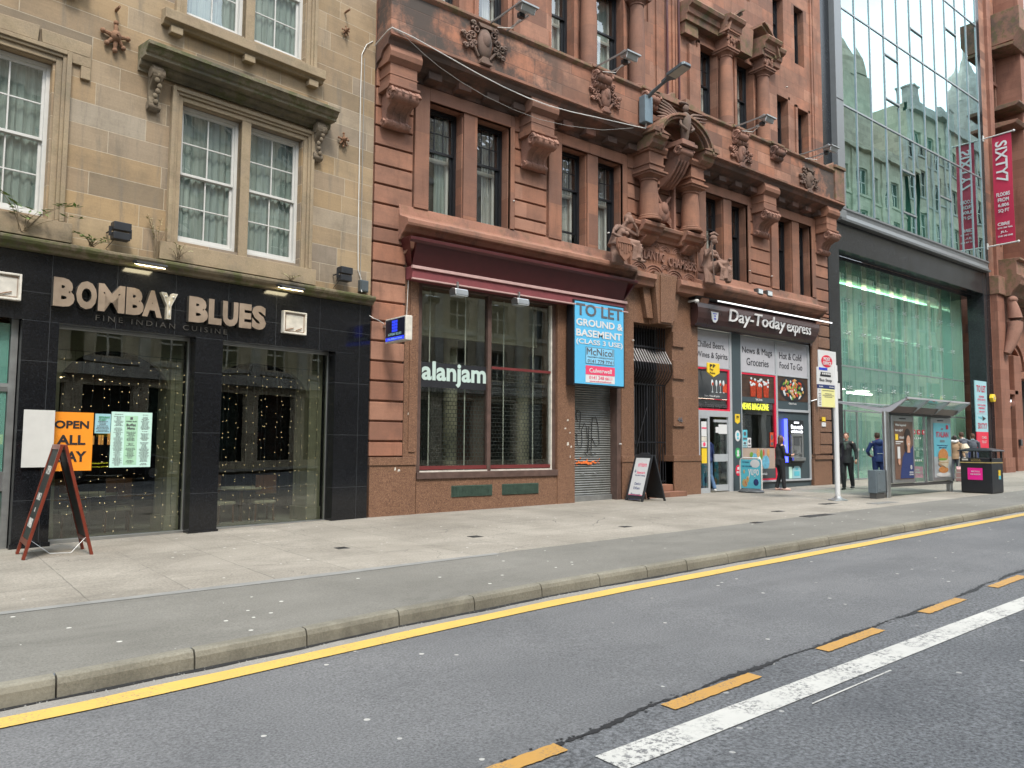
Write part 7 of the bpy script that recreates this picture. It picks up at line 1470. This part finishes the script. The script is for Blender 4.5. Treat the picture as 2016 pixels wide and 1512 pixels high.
person('person with back turned in a bright blue hooded jacket beside the bus shelter',(23.6,11.65,g(23.6)),ang(.75,.65),dict(elR=(-.31,-.02,1.17),wrR=(-.22,-.20,1.05),elL=(.31,-.02,1.17),wrL=(.22,-.20,1.05),hdR=(.6,-.5,-.3),hdL=(-.6,-.5,-.3),lean=(0,-.03)),hair='hair_brown',top=('jacket_blue',.1),legs='navy',shoes='shoe_black',head=(.02,-.02),extra=ex2)
def ex3(r,s):
    bag_part('shoulder_bag','cream_bag',r,[(-.30,.05,1.36),(-.33,.07,1.2),(-.28,.08,1.05)],[.09,.16,.12]); m=MB(); m.tube([(-.1,.05,1.48),(0,.12,1.44),(.12,.05,1.47)],.05,8); fuse(m,'wrap','shirt_white',r,.012,4)
person('dark-haired woman in a beige coat with a cream bag wheeling a pink case',(30.7,12.3,g(30.7)),ang(.8,.5),dict(elR=(-.25,.08,1.16),wrR=(-.28,.22,.92),hdR=(0,.3,-1)),skin='skin_dark',hair='hair_dark',hairlen=.15,top=('coat_tan',.12),legs='suit_grey',scale=.96,extra=ex3)
person('grey-suited man looking down, left of two behind the litter bin',(31.95,12.5,g(32)),ang(.55,.75),dict(elR=(-.25,-.05,1.16),wrR=(-.1,-.25,1.1),elL=(.25,-.05,1.16),wrL=(.1,-.25,1.1),hdR=(.6,-.5,0),hdL=(-.6,-.5,0)),hair='hair_brown',top=('suit_grey',.14),legs='navy',head=(.03,-.05),scale=1.03,extra=lambda r,s:MB().tube([(-.06,.03,1.56),(0,.08,1.57),(.06,.03,1.56)],.02,6).build('collar','shirt_white',r))
person('grey-suited man with back turned, right of two behind the litter bin',(33.1,12.6,g(33)),ang(.7,.6),dict(elR=(-.26,-.05,1.16),wrR=(-.12,-.22,1.1),elL=(.26,-.05,1.16),wrL=(.12,-.22,1.1)),hair='hair_auburn',top=('suit_grey',.14),legs='navy',scale=1.0,extra=lambda r,s:MB().tube([(-.06,.03,1.52),(0,.08,1.53),(.06,.03,1.52)],.02,6).build('collar','sky_pale',r))
def ex6(r,s):
    m=MB(); m.box(-.06,-.52,1.085,.03,-.45,1.10); m.build('purse','black_plastic',r,bevel=.004); bag_part('shoulder_bag','black_plastic',r,[(.17,.02,.92),(.18,.0,.78),(.17,0,.68)],[.06,.10,.09]); m=MB(); m.tube([(.14,.0,1.47),(.2,.06,1.2),(.19,.02,.9)],.012,6); m.build('bag_strap','black_plastic',r)
person('woman with auburn hair in a dark trouser suit using the cash machine',(21.05,13.42,g(21)),ang(.80,-.60),dict(elR=(-.23,-.06,1.17),wrR=(-.12,-.30,1.12),hdR=(.3,-1,.1),elL=(.23,-.06,1.17),wrL=(.10,-.32,1.10),hdL=(-.3,-1,.1),knR=(-.08,-.05,.5),anR=(-.09,-.08,.08),anL=(.10,.10,.08)),hair='hair_auburn',hairlen=.20,top=('suit_black',.16),shoes='shoe_pink',scale=.95,head=(0,-.02),shirt='shirt_white',extra=ex6)
person('man in a navy top and blue jeans stepping through the shop doorway',(18.70,14.36,.225),ang(.15,.98),dict(anR=(-.10,.22,.09),knR=(-.10,.05,.50),knL=(.10,-.12,.52),anL=(.10,-.08,.08)),hair='hair_dark',top=('navy',.05),legs='denim',shoes='shoe_white',scale=.97)
# pink case
r=thing('suitcase','tilted pink and white wheeled suitcase with a long handle','suitcase',(30.35,12.0,g(30.3)),ang(.8,.5)); m=MB(); M0=Matrix.Rotation(radians(-28),4,'X'); m.M=M0; m.box(-.18,-.10,.06,.18,.10,.58); m.build('shell','case_pink',r,bevel=.03); m=MB(); m.M=M0; m.tube([(-.1,0,.56),(-.1,0,1.0),(.1,0,1.0),(.1,0,.56)],.014,8)
m.build('handle','white_paint',r); m=MB(); m.M=M0; m.box(-.185,-.105,.2,.185,.105,.23); m.box(-.185,-.105,.42,.185,.105,.45); m.build('strap','sign_white',r); m=MB(); m.M=M0
for a in (-.13,.13): m.tube([(a-.02,.08,.04),(a+.02,.08,.04)],.04,10)
m.build('wheel','tyre',r)
# ------------------------------------------------------------------ the two seated stone figures
r=thing('statue','red stone seated woman leaning on a striped shield, left of the carved name panel','statue',(14.2,13.6,6.3),world=True)
b=MB(); P=[]
hc=Vector((14.42,13.42,7.38)); b.ball(hc,(.09,.10,.125),14,10); b.ball(hc+Vector((.04,-.05,-.05)),(.05,.05,.06),10,8); b.ball(hc+Vector((.07,-.07,-.01)),.018,8,6)
b.tube([(14.25,13.5,7.15),(14.36,13.46,7.28)],[.065,.055],10); b.tube([(14.0,13.55,6.62),(14.06,13.54,6.85),(14.14,13.52,7.02),(14.24,13.52,7.14)],[.19,.15,.17,.10],14)
b.tube([(14.02,13.45,7.12),(14.36,13.5,7.10)],[.08,.08],10); b.ball((14.14,13.36,6.98),(.07,.06,.07),10,8); b.ball((14.28,13.38,6.97),(.07,.06,.07),10,8)
b.tube([(14.0,13.45,7.12),(13.82,13.38,6.98),(13.74,13.36,6.88),(13.86,13.30,6.82),(13.98,13.26,6.80)],[.07,.055,.048,.042,.032],10); hand(b,(13.98,13.26,6.80),(.8,0,-.5),.5,1.1)
b.tube([(14.38,13.48,7.10),(14.55,13.4,7.02),(14.66,13.36,6.98),(14.56,13.3,7.14),(14.44,13.28,7.24)],[.07,.055,.045,.04,.032],10); hand(b,(14.46,13.29,7.20),(-.3,0,.9),.9,1.0)
b.tube([(14.05,13.5,6.62),(14.22,13.25,6.68),(14.38,13.12,6.66),(14.42,13.12,6.45),(14.40,13.10,6.28)],[.16,.14,.11,.09,.08],12); b.tube([(14.1,13.55,6.60),(14.4,13.35,6.66),(14.58,13.22,6.64),(14.60,13.24,6.45),(14.56,13.2,6.28)],[.15,.13,.10,.08,.07],12)
for k in range(7): b.tube([(14.12+.06*k,13.22-.01*k,6.74-.01*k),(14.22+.05*k,13.08,6.58),(14.18+.055*k,13.1,6.22)],.028,6)
b.tube([(14.5,13.1,6.24),(14.55,13.0,6.22)],[.05,.035],8); [b.tube([(13.98+.05*k,13.56,6.66),(13.93+.06*k,13.5,6.4),(13.9+.065*k,13.46,6.16)],[.08,.09,.075],8) for k in range(5)]
fuse(b,'body','statue_stone',r,.014,3)
b=MB(); b.ball(hc+Vector((-.02,.03,.03)),(.11,.11,.12),12,8); b.ball(hc+Vector((-.02,-.0,.13)),(.07,.07,.05),10,6)
for k in range(6): b.tube([hc+Vector((-.06,.0,.03-.02*k)),hc+Vector((-.13,-.02+.015*k,-.08-.02*k)),hc+Vector((-.18,.02,-.18-.01*k)),hc+Vector((-.22,.05,-.27))],[.045,.04,.03,.015],7)
fuse(b,'hair','statue_stone',r,.012,2)
m=MB(); c=(13.96,13.14); S_=[(c[0]-.27,6.72),(c[0],6.80),(c[0]+.27,6.72),(c[0]+.26,6.50),(c[0]+.17,6.30),(c[0],6.17),(c[0]-.17,6.30),(c[0]-.26,6.50)]; m.prism(S_,'y',13.14,13.20)
for k in range(6): m.box(c[0]-.22+k*.085,13.12,6.34+.05*abs(k-2.5)/1.,c[0]-.18+k*.085,13.14,6.60)
m.box(c[0]-.25,13.115,6.61,c[0]+.25,13.14,6.64); m.build('shield','red_smooth',r,bevel=.008)
r=thing('statue','red stone seated figure in helmet and drapery, right of the carved name panel','statue',(17.95,13.6,6.3),world=True)
b=MB(); hc=Vector((17.92,13.42,7.42)); b.ball(hc,(.085,.095,.12),14,10); b.ball(hc+Vector((.05,-.05,-.05)),(.045,.05,.05),10,8); b.tube([(17.86,13.5,7.15),(17.9,13.46,7.32)],[.065,.05],10)
b.tube([(17.80,13.6,6.62),(17.82,13.56,6.85),(17.85,13.54,7.0),(17.87,13.52,7.14)],[.18,.14,.165,.09],14); b.tube([(17.68,13.5,7.1),(18.05,13.48,7.1)],.075,10); b.ball((17.8,13.38,6.97),.06,10,8); b.ball((17.95,13.38,6.97),.06,10,8)
b.tube([(17.66,13.5,7.1),(17.58,13.42,6.92),(17.62,13.34,7.06),(17.66,13.32,7.22)],[.065,.05,.042,.03],10); hand(b,(17.66,13.32,7.2),(.1,0,1),.9)
b.tube([(18.07,13.48,7.1),(18.16,13.42,6.90),(18.14,13.26,6.82),(18.16,13.18,6.82)],[.065,.05,.042,.03],10); hand(b,(18.15,13.2,6.82),(.5,-.6,-.1),.5)
b.tube([(17.84,13.55,6.60),(17.95,13.25,6.70),(18.0,13.08,6.68),(17.98,13.1,6.45),(17.94,13.08,6.24)],[.17,.14,.115,.09,.09],12); b.tube([(17.9,13.55,6.60),(18.2,13.35,6.68),(18.36,13.24,6.66),(18.28,13.2,6.42),(18.18,13.14,6.22)],[.16,.14,.11,.10,.09],12)
for k in range(8): b.tube([(17.8+.07*k,13.2+.005*k,6.74),(17.78+.065*k,13.06,6.55),(17.74+.06*k,13.08,6.2)],.03,6)
[b.tube([(17.72+.05*k,13.58,6.66),(17.68+.06*k,13.5,6.4),(17.64+.065*k,13.46,6.16)],[.08,.09,.075],8) for k in range(5)]; fuse(b,'body','statue_stone',r,.014,3)
b=MB(); b.ball(hc+Vector((0,.02,.07)),(.11,.12,.09),12,8); b.tube([hc+Vector((-.12,.05,.17)),hc+Vector((0,0,.22)),hc+Vector((.14,-.05,.17))],[.03,.05,.03],8); fuse(b,'helmet','statue_stone',r,.012,2)
m=MB(); m.ball((18.22,13.10,6.86),(.075,.05,.04),12,8); m.tube([(17.58,13.25,7.35),(17.56,13.15,6.2)],.015,6); m.build('bowl','sooty_carved',r)
